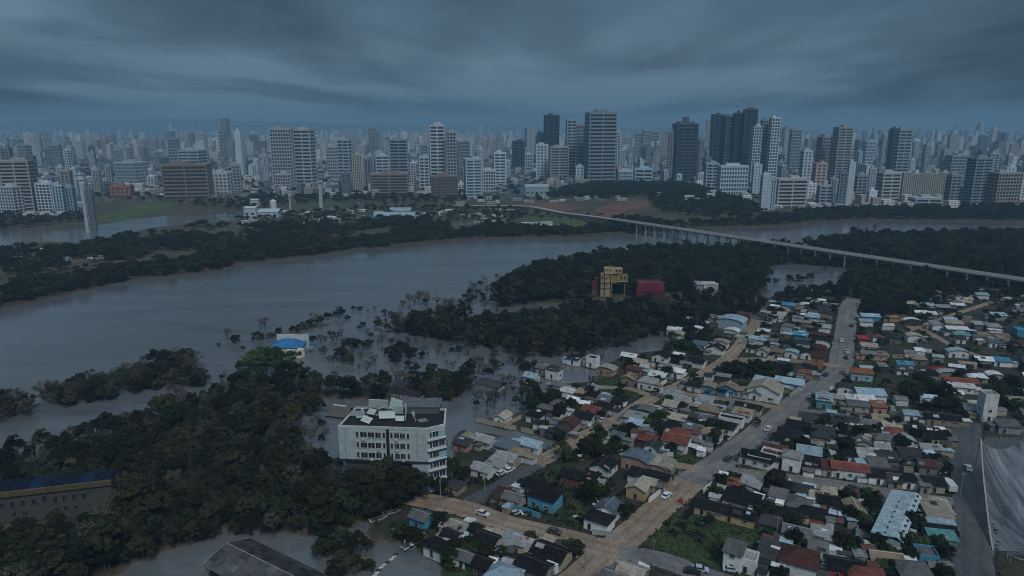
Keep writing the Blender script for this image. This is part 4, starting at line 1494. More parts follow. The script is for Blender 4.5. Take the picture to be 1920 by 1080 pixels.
city_block(1437, 1454, 222, 348, 'g', (0.62, 0.63, 0.63), 'n', 0.05, .9, 22, 'tall bright white gridded tower on the right of the dark cluster', True, antenna=8)
city_block(1019, 1048, 217, 332, 'd', DKB, 'k', 0.3, .8, 19, 'dark blue ribbed tower standing alone behind the beige block', True)
city_block(1060, 1080, 226, 335, 'b', (0.34, 0.36, 0.37), 'n', 0.1, .8, 19, 'pale grey banded tower with raised cap beside the striped tower', True, crown=[(.5, 6)])
city_block(1080, 1096, 236, 338, 'g', GY, 'n', 0.1, .8, 17, 'grey tower tucked behind the dark striped tower', False)
city_block(1030, 1066, 277, 338, 'b', BE, 'n', 0.08, .6, 12, 'beige banded block before the lone dark blue tower', True)
city_block(805, 836, 236, 362, 'b', (0.50, 0.51, 0.51), 'n', 0.15, .8, 19, 'tall white tower with dark window bands and roof hook', True, antenna=7)
city_block(837, 857, 249, 364, 'g', (0.37, 0.37, 0.36), 'n', 0.15, .8, 19, 'grey gridded tower attached to the tall white banded tower', True)
city_block(511, 552, 243, 352, 'g', (0.40, 0.39, 0.37), 'n', 0.12, .6, 17, 'beige gridded half of the wide twin apartment complex', True)
city_block(555, 590, 244, 350, 'b', (0.46, 0.46, 0.45), 'n', -0.12, .8, 16, 'white banded half of the wide twin apartment complex', True, antenna=4)
city_block(304, 390, 311, 374, 'b', BRN, 'n', 0.18, .5, 9, 'wide brown banded apartment block with terraces', True, crown=[(.4, 4)])
city_block(8, 63, 304, 402, 'b', (0.36, 0.33, 0.29), 'n', 0.2, .6, 15, 'tall beige banded block at the left edge of the city', True)
city_block(659, 681, 291, 362, 'v', SAND, 'k', 0.35, .7, 14, 'slim sand coloured slab tower with dark vertical strips', True)
city_block(1560, 1591, 240, 345, 'b', (0.38, 0.35, 0.31), 'n', 0.12, .7, 20, 'beige tower with many dark balcony bands', True, antenna=5)
city_block(1663, 1674, 242, 338, 'd', DK, 'k', 0.1, 1.2, 16, 'black slab half of the two tone tower', False)
city_block(1674, 1701, 244, 340, 'b', (0.33, 0.35, 0.36), 'n', 0.1, .7, 16, 'grey banded half of the two tone tower', True)
city_block(1346, 1400, 313, 374, 'g', (0.5, 0.56, 0.56), 't', 0.08, .4, 8, 'teal glazed office block with white frame', True)
city_block(1452, 1512, 338, 392, 'b', (0.48, 0.42, 0.38), 'n', 0.1, .5, 8, 'wide pinkish beige office block with long window bands', True)
for i in range(5):
    x = 1688 + i * 17.6
    city_block(x, x + 17.2, 325 + (i % 2) * 2, 377, 'v', (0.45 - .03 * (i % 3), 0.40 - .02 * (i % 2), 0.33), 'n', 0.04, .8, 12, f'{["first","second","third","fourth","fifth"][i]} unit from the left of the beige finned apartment row', i in (0, 2, 4))
city_block(869, 904, 300, 374, 'b', (0.46, 0.49, 0.51), 't', 0.25, .7, 13, 'white and blue banded block right of the brown podium', True)
city_block(730, 766, 263, 345, 'b', (0.28, 0.29, 0.31), 'k', 0.12, .7, 14, 'grey banded tower with black top behind the brown terraces', True)
city_block(692, 766, 328, 366, 'b', (0.27, 0.21, 0.17), 'n', 0.1, .5, 7, 'low brown terraced block with stepped decks', True, crown=[(.5, 4)])
city_block(806, 859, 332, 374, 'g', (0.22, 0.165, 0.14), 'k', 0.15, .5, 8, 'rough brown podium below the tall white banded tower', True)
city_block(925, 949, 288, 345, 'b', (0.60, 0.62, 0.62), 'n', 0.1, .8, 10, 'bright white banded block above the flooded basin', True)
city_block(1857, 1912, 326, 390, 'g', (0.36, 0.32, 0.27), 'k', 0.15, .6, 10, 'wide beige gridded block with dark windows at the right edge', True)
city_block(1812, 1852, 298, 388, 'b', (0.24, 0.27, 0.28), 'k', 0.2, .6, 16, 'dark grey banded block left of the beige gridded block', True)
city_block(1648, 1686, 326, 378, 'b', (0.48, 0.45, 0.40), 'n', 0.1, .7, 8, 'cream banded block left of the finned apartment row', True)
# lesser blocks that stand out, with joined bands
for a in ((0, 38, 352, 404, 'g', WH, 'n', 'white gridded block'), (72, 103, 346, 402, 'g', (0.58, 0.6, 0.61), 'n', 'white gridded block'), (103, 122, 350, 402, 'v', LB, 't', 'blue glass block'), (122, 141, 353, 400, 'v', (0.3, 0.4, 0.46), 't', 'blue glass block'),
          (216, 266, 306, 350, 'g', (0.42, 0.43, 0.43), 'n', 'pale gridded block'), (205, 244, 351, 370, 's', (0.33, 0.13, 0.10), 'n', 'low red block'), (395, 434, 326, 365, 's', (0.48, 0.48, 0.47), 'n', 'pale punched block'), (437, 453, 311, 364, 'b', GY, 'n', 'grey banded tower'),
          (335, 376, 283, 318, 'b', (0.42, 0.43, 0.44), 'n', 'pale banded block'), (318, 337, 261, 318, 'g', GY, 'n', 'grey gridded tower'), (414, 425, 246, 300, 'g', GY, 'n', 'slim grey tower'), (37, 58, 273, 320, 'g', (0.33, 0.31, 0.29), 'n', 'beige gridded tower'),
          (100, 117, 273, 325, 'g', GY, 'n', 'grey gridded tower'), (516, 546, 328, 358, 'g', (0.44, 0.41, 0.37), 'n', 'beige gridded block'), (614, 634, 276, 335, 'g', (0.44, 0.43, 0.42), 'n', 'pale gridded tower'), (634, 660, 263, 335, 'b', (0.43, 0.45, 0.47), 'n', 'pale banded tower'),
          (692, 705, 241, 290, 'v', GY, 'n', 'slim grey tower'), (705, 713, 246, 290, 'v', GY, 'n', 'slim grey tower'), (705, 730, 293, 335, 'b', WH, 'n', 'white banded block'), (787, 808, 296, 362, 'b', (0.5, 0.52, 0.53), 'n', 'white banded tower'), (862, 882, 266, 325, 'g', (0.3, 0.31, 0.3), 'k', 'grey gridded tower'),
          (905, 930, 321, 358, 'g', WH, 'n', 'white gridded block'), (1006, 1019, 249, 320, 'd', DK, 'k', 'black tower'), (1005, 1029, 273, 335, 's', (0.55, 0.56, 0.56), 'n', 'white punched tower'), (1079, 1096, 276, 330, 'd', DKB, 'k', 'black tower'), (1078, 1095, 313, 342, 's', WH, 'n', 'white punched block'),
          (1190, 1203, 250, 290, 'g', GY, 'n', 'grey gridded tower'), (1204, 1218, 245, 292, 'g', (0.33, 0.35, 0.36), 'n', 'grey gridded tower'), (1219, 1235, 247, 290, 'g', GY, 'n', 'grey gridded tower'), (1410, 1426, 311, 368, 's', WH, 'n', 'white punched tower'), (1425, 1441, 331, 398, 's', (0.5, 0.52, 0.54), 't', 'white punched tower'),
          (1441, 1452, 338, 397, 'v', LB, 't', 'blue glass block'), (1509, 1530, 347, 376, 's', (0.62, 0.63, 0.63), 'n', 'white punched block'), (1478, 1498, 244, 320, 'g', (0.33, 0.33, 0.33), 'n', 'grey gridded tower'), (1500, 1519, 284, 350, 's', WH, 'n', 'white punched tower'),
          (1530, 1553, 258, 340, 'g', (0.30, 0.285, 0.27), 'n', 'grey gridded tower'), (1552, 1561, 255, 342, 'v', SAND, 'n', 'slim sand tower'), (1525, 1548, 308, 356, 's', PNK, 'n', 'pink punched block'), (1585, 1597, 306, 385, 's', WH, 'n', 'white punched tower'), (1570, 1586, 326, 388, 'b', (0.2, 0.24, 0.28), 'k', 'dark banded block'),
          (1626, 1643, 360, 385, 's', (0.66, 0.66, 0.66), 'n', 'white punched block'), (1717, 1768, 374, 391, 'b', (0.42, 0.42, 0.41), 'n', 'low grey banded block'), (1617, 1637, 266, 315, 'g', LB, 'n', 'pale gridded tower'), (1779, 1811, 293, 345, 'g', (0.34, 0.35, 0.36), 'n', 'grey gridded block'),
          (1600, 1624, 330, 372, 'b', (0.3, 0.31, 0.31), 'n', 'grey banded block'), (1775, 1800, 330, 378, 'b', (0.28, 0.3, 0.31), 'n', 'grey banded block'), (1322, 1346, 308, 362, 'b', (0.40, 0.42, 0.43), 'n', 'pale banded block'), (1155, 1166, 316, 345, 's', (0.45, 0.25, 0.22), 'n', 'pink punched block'),
          (960, 985, 265, 318, 'd', DK, 'k', 'black tower'), (985, 1000, 290, 325, 'g', WH, 'n', 'white gridded block'), (1160, 1186, 322, 347, 'g', WH, 'n', 'white gridded block'), (1190, 1225, 318, 345, 'b', LB, 'n', 'pale banded block'), (1535, 1560, 350, 386, 'b', (0.36, 0.38, 0.4), 'n', 'grey banded block')):
    city_block(*a[:7], rnd.uniform(-.25, .25), rnd.uniform(.6, .95), None, None, False, desc=a[7])

# ---- filler blocks, shared meshes in the object's own colour
VAR = []
for i in range(26):
    rs = random.Random(40 + i)
    st = rs.choice('bggsvkbg')
    w, d = rs.uniform(8, 17), rs.uniform(9, 15)
    fl = rs.choice((5, 6, 8, 9, 10, 12, 14, 16, 18))
    h = fl * 3.3
    ps = block_parts(w, d, h, st, fl, rs)
    me = joined([(q, 1 if m == 'glass' else 0) for _, q, m in ps]).mesh('city_building', [M['facade'], M[rs.choice(('towerglass', 'towerglass', 'blackglass', 'tealglass'))]])
    VAR.append((me, w, d, h, {'b': 'banded', 'g': 'gridded', 's': 'punched', 'v': 'ribbed', 'k': 'framed'}[st]))
PALETTE = [((0.55, 0.57, 0.58), 'white'), ((0.50, 0.52, 0.53), 'white'), ((0.40, 0.41, 0.42), 'pale grey'), ((0.30, 0.31, 0.32), 'grey'), ((0.40, 0.37, 0.33), 'beige'),
           ((0.34, 0.30, 0.26), 'beige'), ((0.20, 0.21, 0.22), 'dark grey'), ((0.42, 0.48, 0.52), 'bluish'), ((0.62, 0.63, 0.63), 'white'), ((0.13, 0.145, 0.16), 'dark')]
spots = [(p[3], p[4], p[5]) for p in HERO_X]
SPOT = np.zeros((9000, 3))
SPOT[:len(spots)] = spots


def free_spot(x, y, r):
    n_ = len(spots)
    return bool(np.all((x - SPOT[:n_, 0]) ** 2 + (y - SPOT[:n_, 1]) ** 2 > (r + SPOT[:n_, 2]) ** 2 * 0.8))


def take_spot(*p):
    SPOT[len(spots)] = p
    spots.append(p)


def hides_hero(pxx, pyy, top):
    """Would a filler at this pixel stand in front of a landmark's lower half?"""
    for x0, x1, yb, *_ in HERO_X:
        if x0 - 6 < pxx < x1 + 6 and pyy > yb and top < yb - 12:
            return True
    return False


rs = random.Random(77)
count = 0
tries = 0
WATERY = [POLY['lagoon']] + POOLW[:NF] + MEADOWS + EARTHS
while count < 285 and tries < 14000:
    tries += 1
    yb = 300 + 92 * rs.random() ** 0.8
    pxx = rs.uniform(-40, 1960)
    edge_row = 404 if pxx < 150 else (372 if pxx < 900 else (352 if pxx < 1290 else 393))
    if 960 < pxx < 1330 and yb > 346:
        continue
    if yb > edge_row:
        continue
    g = G(pxx, yb, 2)
    if any(pt_in(p, g.x, g.y) for p in WATERY):
        continue
    me, w, d, h, word = rs.choice(VAR)
    tall = rs.choice((0.5, 0.6, 0.8, 1.0, 1.2) if yb > 340 else (0.6, 0.8, 1.0, 1.3, 1.6))
    top = pix((g.x, g.y, h * tall))[1]
    if not free_spot(g.x, g.y, max(w, d) * .55) or hides_hero(pxx, yb, top):
        continue
    take_spot(g.x, g.y, max(w, d) * .55)
    c, cw = rs.choice(PALETTE)
    o = link('city_building', me, None, shade(c, .85, 1.1, rs), (g.x, g.y, 1.0), rs.uniform(-.35, .35))
    o.scale = (1, 1, tall)
    later(o, f'{cw} {word} {"tower block" if h * tall > 38 else "mid-rise block" if h * tall > 18 else "low block"}', 'city', 'building', 'city buildings across the river')
    count += 1

# ---- everything beyond and between: one mass of small and hazy buildings
M['mass'], t, b = material('distant facades')
at = N(t, 'ShaderNodeAttribute', attribute_name='paint')
ge = N(t, 'ShaderNodeNewGeometry')
sx = N(t, 'ShaderNodeSeparateXYZ')
t.links.new(ge.outputs['Position'], sx.inputs[0])
sn = N(t, 'ShaderNodeSeparateXYZ')
t.links.new(ge.outputs['Normal'], sn.inputs[0])
hor = math_node(t, 'ADD', math_node(t, 'MULTIPLY', sx.outputs[0], 0.83), math_node(t, 'MULTIPLY', sx.outputs[1], 0.41))
wx = math_node(t, 'GREATER_THAN', math_node(t, 'FRACT', math_node(t, 'DIVIDE', hor, 3.9)), 0.45)
wz = math_node(t, 'GREATER_THAN', math_node(t, 'FRACT', math_node(t, 'DIVIDE', sx.outputs[2], 3.4)), 0.5)
side = math_node(t, 'LESS_THAN', math_node(t, 'ABSOLUTE', sn.outputs[2]), 0.5)
win = math_node(t, 'MULTIPLY', math_node(t, 'MULTIPLY', wx, wz), side)
t.links.new(mix(t, math_node(t, 'MULTIPLY', win, 0.8), at.outputs['Color'], (0.05, 0.06, 0.07)), b.inputs['Base Color'])
b.inputs['Roughness'].default_value = 0.8
mm = MB()
cols = []
rs = random.Random(123)


def mass_box(x, y, w, d, h, c, rot):
    n = len(mm.f)
    mm.box((x, y, h / 2), (w, d, h), 0, rot)
    if h > 18 and rs.random() < .6:
        mm.box((x + rs.uniform(-.2, .2) * w, y, h + 1.5), (w * .4, d * .5, 3), 0, rot)
    cols.extend([c] * (len(mm.f) - n))


made = 0
for _ in range(20000):
    yb = 253 + (rs.random() ** 1.5) * 140
    pxx = rs.uniform(-150, 2070)
    edge_row = 404 if pxx < 150 else (372 if pxx < 900 else (350 if pxx < 1290 else 392))
    if yb > edge_row:
        continue
    g = G(pxx, yb, 2)
    if any(pt_in(p, g.x, g.y) for p in WATERY[:1 + NF + 3]):
        continue
    far = yb < 300
    if far:
        w, d = rs.uniform(12, 30), rs.uniform(14, 32)
        h = rs.choice((12, 15, 20, 28, 36, 45, 55, 70)) * rs.uniform(.8, 1.2)
        if rs.random() < .06:
            h *= 1.6
    else:
        w, d = rs.uniform(7, 15), rs.uniform(7, 14)
        h = rs.choice((4, 6, 6, 8, 10, 13, 16))
    if not free_spot(g.x, g.y, max(w, d) * .45):
        continue
    take_spot(g.x, g.y, max(w, d) * .4)
    c, _w = rs.choice(PALETTE)
    k = rs.uniform(.7, 1.1)
    mass_box(g.x, g.y, w, d, h, (c[0] * k, c[1] * k, c[2] * k, 1), rs.uniform(-.3, .3))
    made += 1
    if made > 5000:
        break
for px0, px1, py0, py1, n_ in ((20, 190, 474, 494, 16), (450, 960, 396, 420, 60), (970, 1030, 420, 428, 8), (1440, 1900, 386, 394, 40), (860, 1240, 374, 386, 24)):
    for _ in range(n_):
        g = G(rs.uniform(px0, px1), rs.uniform(py0, py1), 1.5)
        zl = float(land_height([g.x], [g.y])[0])
        if zl > .4:
            k = rs.uniform(.35, 1.0)
            n0_ = len(mm.f)
            mm.box((g.x, g.y, zl + 1), (rs.uniform(5, 14), rs.uniform(4, 8), rs.uniform(3, 6)), 0, rs.uniform(-.5, .5))
            cols.extend([(.55 * k, .57 * k, .58 * k, 1)] * (len(mm.f) - n0_))
me = mm.mesh('distant_city', M['mass'])
at = me.attributes.new('paint', 'FLOAT_COLOR', 'FACE')
at.data.foreach_set('color', np.array(cols).ravel())
tag(link('distant_city', me), 'hazy mass of small buildings filling the far city', 'city', kind='stuff')

# ---- lagoon pylon and its dark slab, flooded works, other posts
pg = G(167, 434, 0)
ps_ = thing('concrete_pylon', pg, 0.2, 'pale concrete pylon standing in the lagoon beside a dark slab', 'pylon')
ph = height_at(pg.x, pg.y, 345)
q = MB(); q.box((0, 0, ph / 2 - 1), (4.2, 4.2, ph + 2)); q.build('shaft', M['wall'], ps_, (0.42, 0.48, 0.52))
q = MB(); q.box((1.3, -2.12, ph / 2 - 2), (0.9, 0.2, ph - 6)); q.build('recess', M['wall'], ps_, (0.1, 0.12, 0.14))
q = MB(); q.box((0, 0, ph + .6), (5.0, 5.0, 2.2)); q.build('head', M['wall'], ps_, (0.48, 0.54, 0.57))
q = MB(); q.box((4.9, 3, ph * .4), (4.4, 3, ph * .8)); q.build('side_slab', M['wall'], ps_, (0.13, 0.16, 0.19))
for x0, y0, y1, wd, col, lab in ((603, 341, 392, 4.0, (0.40, 0.48, 0.52), 'pale blue concrete post tower near the flooded works'), (545, 366, 398, 1.6, (0.5, 0.54, 0.57), 'slender white mast near the flooded works')):
    g = G(x0, y1, 1)
    h = height_at(g.x, g.y, y0)
    p_ = thing('post_tower', g, 0, lab, 'mast')
    q = MB(); q.box((0, 0, h / 2 - 1), (wd, wd, h)); q.build('shaft', M['wall'], p_, col)
    q = MB(); q.box((0, 0, h - .5), (wd * 1.7, wd * 1.7, 2)); q.build('head', M['wall'], p_, col)
for i, (x0, x1, yt, yb, col, lab) in enumerate(((458, 480, 389, 410, (0.55, 0.62, 0.68), 'white flooded works building beside the lagoon inlet'), (482, 520, 396, 409, (0.5, 0.6, 0.68), 'low white and blue flooded works hall'), (505, 517, 376, 392, (0.66, 0.68, 0.7), 'stubby white silo of the flooded works'),
                                            (470, 484, 374, 388, (0.6, 0.64, 0.68), 'upper white house of the flooded works'), (985, 1028, 349, 371, (0.36, 0.47, 0.5), 'pale teal roofed warehouse by the flooded basin'), (700, 800, 404, 408, (0.36, 0.46, 0.52), 'long pale blue roofed nursery shed'), (730, 770, 395, 399, (0.33, 0.42, 0.46), 'short pale blue roofed nursery shed'),
                                            (140, 162, 380, 393, (0.34, 0.5, 0.55), 'pale teal hall beside the lagoon pylon'), (40, 108, 402, 412, (0.42, 0.43, 0.43), 'long grey low hall by the lagoon shore'), (296, 360, 366, 372, (0.5, 0.51, 0.52), 'low white deck building below the brown block'), (1200, 1340, 367, 372, (0.32, 0.36, 0.33), 'long low hall behind the red soil bank'))):
    g = G((x0 + x1) / 2, yb, 1)
    k = depth_of(g) / FOC
    w, h = (x1 - x0) * k, max(3.5, height_at(g.x, g.y, yt) - 1)
    d = min(w, 26)
    o = thing('warehouse', (g.x, g.y + d / 2, 0), rnd.uniform(-.08, .08), lab, 'building')
    if i == 2:
        q = MB(); q.bar((0, 0, -1), (0, 0, h), w / 2, w / 2, 14); q.build('drum', M['wall'], o, col)
        q = MB(); q.bar((0, 0, h), (0, 0, h + 2), w / 2, w / 6, 14); q.build('cap', M['wall'], o, col)
        continue
    q = MB(); q.box((0, 0, h / 2 - 1), (w, d, h + 2)); q.build('wall', M['wall'], o, tuple(v * .85 for v in col))
    q = MB()
    for s in (-1, 1):
        q.quad(*[(x, y, z) for x, y, z in ((-w / 2 - .5, s * (d / 2 + .5), h), (w / 2 + .5, s * (d / 2 + .5), h), (w / 2 + .5, 0, h + d * .09 + .6), (-w / 2 - .5, 0, h + d * .09 + .6))][::s])
    q.quad((-w / 2 - .5, -d / 2 - .5, h), (-w / 2 - .5, d / 2 + .5, h), (w / 2 + .5, d / 2 + .5, h), (w / 2 + .5, -d / 2 - .5, h))
    q.build('roof', M['sheet'], o, tuple(min(.7, v * 1.1) for v in col))
    nw = max(2, int(w / 7))
    wb = MB()
    for j in range(nw):
        wb.box((-w / 2 + (j + .5) * w / nw, -d / 2 - .05, h * .5), (w / nw * .5, 0.12, min(2.2, h * .4)))
    tag(wb.build('windows', M['window'], o), kind='stuff')

# ================================================================== the flooded town
TYPEWORD = {'g': 'gabled', 'G': 'gabled', 'h': 'hipped', 'm': 'lean-to', 'n': 'lean-to', 'f': 'flat', 'b': 'curved'}
NHOUSE = 0


def town_angle(px, py):
    """Turn of the street grid at a pixel."""
    if px > 1600:
        return math.radians(-13)
    t = min(1, max(0, (px - 1440) / 160))
    return math.radians(-31 + 15 * t if py > 680 else -33 + 10 * t)


def roof_mesh(w, d, h, ty, rise=None):
    o = 0.45
    X, Y = w / 2 + o, d / 2 + o
    q = MB()
    th = 0.13

    def slab(p):
        lo = [(x, y, z - th) for x, y, z in p]
        q.quad(*p); q.quad(*lo[::-1])
        n = len(p)
        for k in range(n):
            q.quad(p[k], lo[k], lo[(k + 1) % n], p[(k + 1) % n])
    if ty == 'g':
        r = rise or d * .2 + .3
        slab([(-X, -Y, h), (X, -Y, h), (X, 0.0, h + r), (-X, 0.0, h + r)])
        slab([(-X, 0.0, h + r), (X, 0.0, h + r), (X, Y, h), (-X, Y, h)])
    elif ty == 'G':
        r = rise or w * .2 + .3
        slab([(-X, -Y, h), (0, -Y, h + r), (0, Y, h + r), (-X, Y, h)])
        slab([(0, -Y, h + r), (X, -Y, h), (X, Y, h), (0, Y, h + r)])
    elif ty == 'h':
        r = rise or min(w, d) * .22 + .3
        m = min(w, d) / 2
        a, b = ((-X + m, 0, h + r), (X - m, 0, h + r)) if w >= d else ((0, -Y + m, h + r), (0, Y - m, h + r))
        c = [(-X, -Y, h), (X, -Y, h), (X, Y, h), (-X, Y, h)]
        if w >= d:
            q.quad(c[0], c[1], b, a); q.quad(c[1], c[2], b); q.quad(c[2], c[3], a, b); q.quad(c[3], c[0], a)
        else:
            q.quad(c[0], c[1], a); q.quad(c[1], c[2], b, a); q.quad(c[2], c[3], b); q.quad(c[3], c[0], a, b)
        q.quad(*c[::-1])
    elif ty in 'mn':
        r = rise or .9
        if ty == 'm':
            slab([(-X, -Y, h + .05), (X, -Y, h + .05), (X, Y, h + r), (-X, Y, h + r)])
        else:
            slab([(-X, -Y, h + r), (X, -Y, h + .05), (X, Y, h + .05), (-X, Y, h + r)])
    elif ty == 'f':
        slab([(-X + .7, -Y + .7, h - .1), (X - .7, -Y + .7, h - .1), (X - .7, Y - .7, h - .1), (-X + .7, Y - .7, h - .1)])
    elif ty == 'b':
        r, n = rise or w * .12 + .4, 8
        for k in range(n):
            a0, a1 = math.pi * k / n, math.pi * (k + 1) / n
            slab([(-X * math.cos(a0), -Y, h + r * math.sin(a0)), (-X * math.cos(a1), -Y, h + r * math.sin(a1)), (-X * math.cos(a1), Y, h + r * math.sin(a1)), (-X * math.cos(a0), Y, h + r * math.sin(a0))])
    return q


def wall_mesh(w, d, h, ty):
    q = MB()
    X, Y = w / 2, d / 2
    if ty == 'f':
        for s in (-1, 1):
            q.box((s * (X - .1), 0, h / 2 + .1), (.2, d, h + .8))
            q.box((0, s * (Y - .1), h / 2 + .1), (w - .4, .2, h + .8))
        return q
    hh = h - .14
    q.box((0, 0, hh / 2 - .3), (w, d, hh + .6))
    if ty in 'gG':
        r = (d if ty == 'g' else w) * .2 + .1
        for s in (-1, 1):
            if ty == 'g':
                q.quad(*[(s * X, y, z) for y, z in ((-Y, hh), (Y, hh), (0, hh + r))])
            else:
                q.quad(*[(x, s * Y, z) for x, z in ((-X, hh), (X, hh), (0, hh + r))])
    elif ty == 'b':
        r = w * .12 + .2
        for s in (-1, 1):
            q.quad(*[(-X * math.cos(math.pi * k / 8), s * Y, hh + r * math.sin(math.pi * k / 8)) for k in range(9)])
    elif ty == 'm':
        q.quad((-X, Y, hh), (X, Y, hh), (X, Y, hh + .8), (-X, Y, hh + .8))
        for s in (-1, 1):
            q.quad((s * X, -Y, hh), (s * X, Y, hh), (s * X, Y, hh + .8))
    elif ty == 'n':
        q.quad((-X, -Y, hh), (-X, Y, hh), (-X, Y, hh + .8), (-X, -Y, hh + .8))
        for s in (-1, 1):
            q.quad((-X, s * Y, hh), (X, s * Y, hh), (-X, s * Y, hh + .8))
    return q


def house(px, py, w, d, h, ty, rc, wc, turn=0.0, label=None, at=None, extra=True):
    global NHOUSE
    NHOUSE += 1
    g = G(px, py, LAND + h) if at is None else Vector((at[0], at[1], LAND))
    q2 = pt_edge(SEG_A, SEG_B, g.x, g.y)
    for _ in range(6):
        k_ = np.sqrt(q2) - SEG_W - min(w, d) * .5 - 1.2
        i_ = int(np.argmin(k_))
        if k_[i_] > 0 or at is not None:
            break
        A_, E_ = SEG_A[i_], SEG_B[i_] - SEG_A[i_]
        t_ = min(1, max(0, ((g.x - A_[0]) * E_[0] + (g.y - A_[1]) * E_[1]) / (E_ @ E_ + 1e-9)))
        n_ = np.array([g.x, g.y]) - A_ - E_ * t_
        n_ = n_ / (np.linalg.norm(n_) + 1e-6)
        g.x, g.y = g.x - n_[0] * k_[i_] * 1.05, g.y - n_[1] * k_[i_] * 1.05
        q2 = pt_edge(SEG_A, SEG_B, g.x, g.y)
    ang = town_angle(px, py) + turn + rnd.uniform(-.05, .05)
    two = h > 4.2
    r = thing('house', (g.x, g.y, LAND - .02), ang)
    rcol = shade(CW[rc][0], .75, 1.15)
    wcol = shade(CW[wc][0], .8, 1.05)
    wall_mesh(w, d, h, ty).build('wall', M['wall'], r, wcol)
    roof = roof_mesh(w, d, h, ty).build('roof', M['tile' if rc in 'RMO' and ty in 'gGh' else 'sheet'], r, rcol)
    if py > 690 and ty in 'gG':
        q = MB()
        if ty == 'g':
            z = h + d * .2 + .33; q.bar((-w / 2 - .45, 0, z), (w / 2 + .45, 0, z), .13, None, 5)
        else:
            z = h + w * .2 + .33; q.bar((0, -d / 2 - .45, z), (0, d / 2 + .45, z), .13, None, 5)
        q.build('ridge_cap', M['wall'], roof, tuple(min(.6, v * 1.9 + .03) for v in rcol))
    if py > 640:
        toc = Vector((-g.x, -g.y, 0)).normalized()
        first = True
        for sx, sy, a, L in ((0, -1, 0, w), (1, 0, math.pi / 2, d), (-1, 0, -math.pi / 2, d)):
            n = Matrix.Rotation(ang, 3, 'Z') @ Vector((sx, sy, 0))
            if n.dot(toc) < .25:
                continue
            k = max(1, min(3, int(L / 3.4)))
            if py < 780:
                k = min(k, 2)
            for i in range(k):
                t = (i + .5) / k - .5
                for z in ((1.6, 4.3) if two else (1.6,)):
                    p = (t * w, -d / 2 - .02, z) if sy else (sx * (w / 2 + .02), t * d, z)
                    if first and i == 0 and z < 2:
                        link('door', DOOR, r, (0.3, 0.26, 0.22), (p[0], p[1], 1.05), a)
                        first = False
                    elif rnd.random() < .7:
                        link('window', WIN_WIDE if (i + NHOUSE) % 3 == 0 else WIN_SMALL, r, (0.5, 0.5, 0.48), p, a)
    if label is None and h < 4.2:
        for _ in range(rnd.choice((0, 1, 1, 2)) if extra else 0):
            aw, ad, ah = rnd.uniform(2, 4), rnd.uniform(2, 3.6), h - rnd.uniform(.4, 1.0)
            sd_ = rnd.randrange(4)
            ax_, ay_ = ((w / 2 + aw / 2 - .05, rnd.uniform(-.3, .3) * d), (-w / 2 - aw / 2 + .05, rnd.uniform(-.3, .3) * d), (rnd.uniform(-.35, .35) * w, d / 2 + ad / 2 - .05), (rnd.uniform(-.35, .35) * w, -d / 2 - ad / 2 + .05))[sd_]
            q = MB(); q.box((ax_, ay_, ah / 2 - .2), (aw, ad, ah + .4)); an_ = q.build('annex', M['wall'], r, shade(wcol, .5, 1))
            q = MB(); tz = rnd.uniform(.15, .5); sg = rnd.choice((-1, 1))
            q.quad((ax_ - aw / 2 - .25, ay_ - ad / 2 - .25, ah + .12 + tz * (sg > 0)), (ax_ + aw / 2 + .25, ay_ - ad / 2 - .25, ah + .12 + tz * (sg < 0)), (ax_ + aw / 2 + .25, ay_ + ad / 2 + .25, ah + .12 + tz * (sg < 0)), (ax_ - aw / 2 - .25, ay_ + ad / 2 + .25, ah + .12 + tz * (sg > 0)))
            q.quad((ax_ - aw / 2 - .25, ay_ - ad / 2 - .25, ah + .03), (ax_ - aw / 2 - .25, ay_ + ad / 2 + .25, ah + .03), (ax_ + aw / 2 + .25, ay_ + ad / 2 + .25, ah + .03), (ax_ + aw / 2 + .25, ay_ - ad / 2 - .25, ah + .03))
            q.build('annex_roof', M['sheet'], an_, CW[rnd.choice('KDDGGLLWTP')][0])
        if ty in 'gGmn':
            for _ in range(rnd.choice((0, 0, 1, 2))):
                # a loose sheet lying on one slope
                u, v_ = rnd.uniform(-.38, .38), rnd.choice((-1, 1)) * rnd.uniform(.12, .36)
                sl_ = {'g': lambda x, y: h + (d * .2 + .3) * (1 - abs(y) / (d / 2 + .45)), 'G': lambda x, y: h + (w * .2 + .3) * (1 - abs(x) / (w / 2 + .45)), 'm': lambda x, y: h + .05 + .85 * (y / (d + .9) + .5), 'n': lambda x, y: h + .05 + .85 * (.5 - x / (w + .9))}[ty]
                cx_, cy2 = (u * w, v_ * d) if ty != 'G' else (v_ * w, u * d)
                lx, ly = rnd.uniform(.5, 1.3), rnd.uniform(.4, .9)
                q = MB()
                q.quad(*[(cx_ + i_ * lx, cy2 + j_ * ly, sl_(cx_ + i_ * lx, cy2 + j_ * ly) + .05 + rnd.uniform(0, .08)) for i_, j_ in ((-1, -1), (1, -1), (1, 1), (-1, 1))])
                q.build('loose_sheet', M['sheet'], roof, CW[rnd.choice('GLLWTDPR')][0])
    KEEP_OUT.append((g.x, g.y, max(w, d) * .52))
    HOUSES.append((g.x, g.y, w, d, ang))
    if label:
        tag(r, label, 'house', 'houses in the flooded town')
    else:
        later(r, f'{"two-storey " if two else ""}{CW[wc][1]} house with {CW[rc][1]} {TYPEWORD[ty]} roof', 'town', 'house', 'houses in the flooded town')
    return r


HOUSES = []
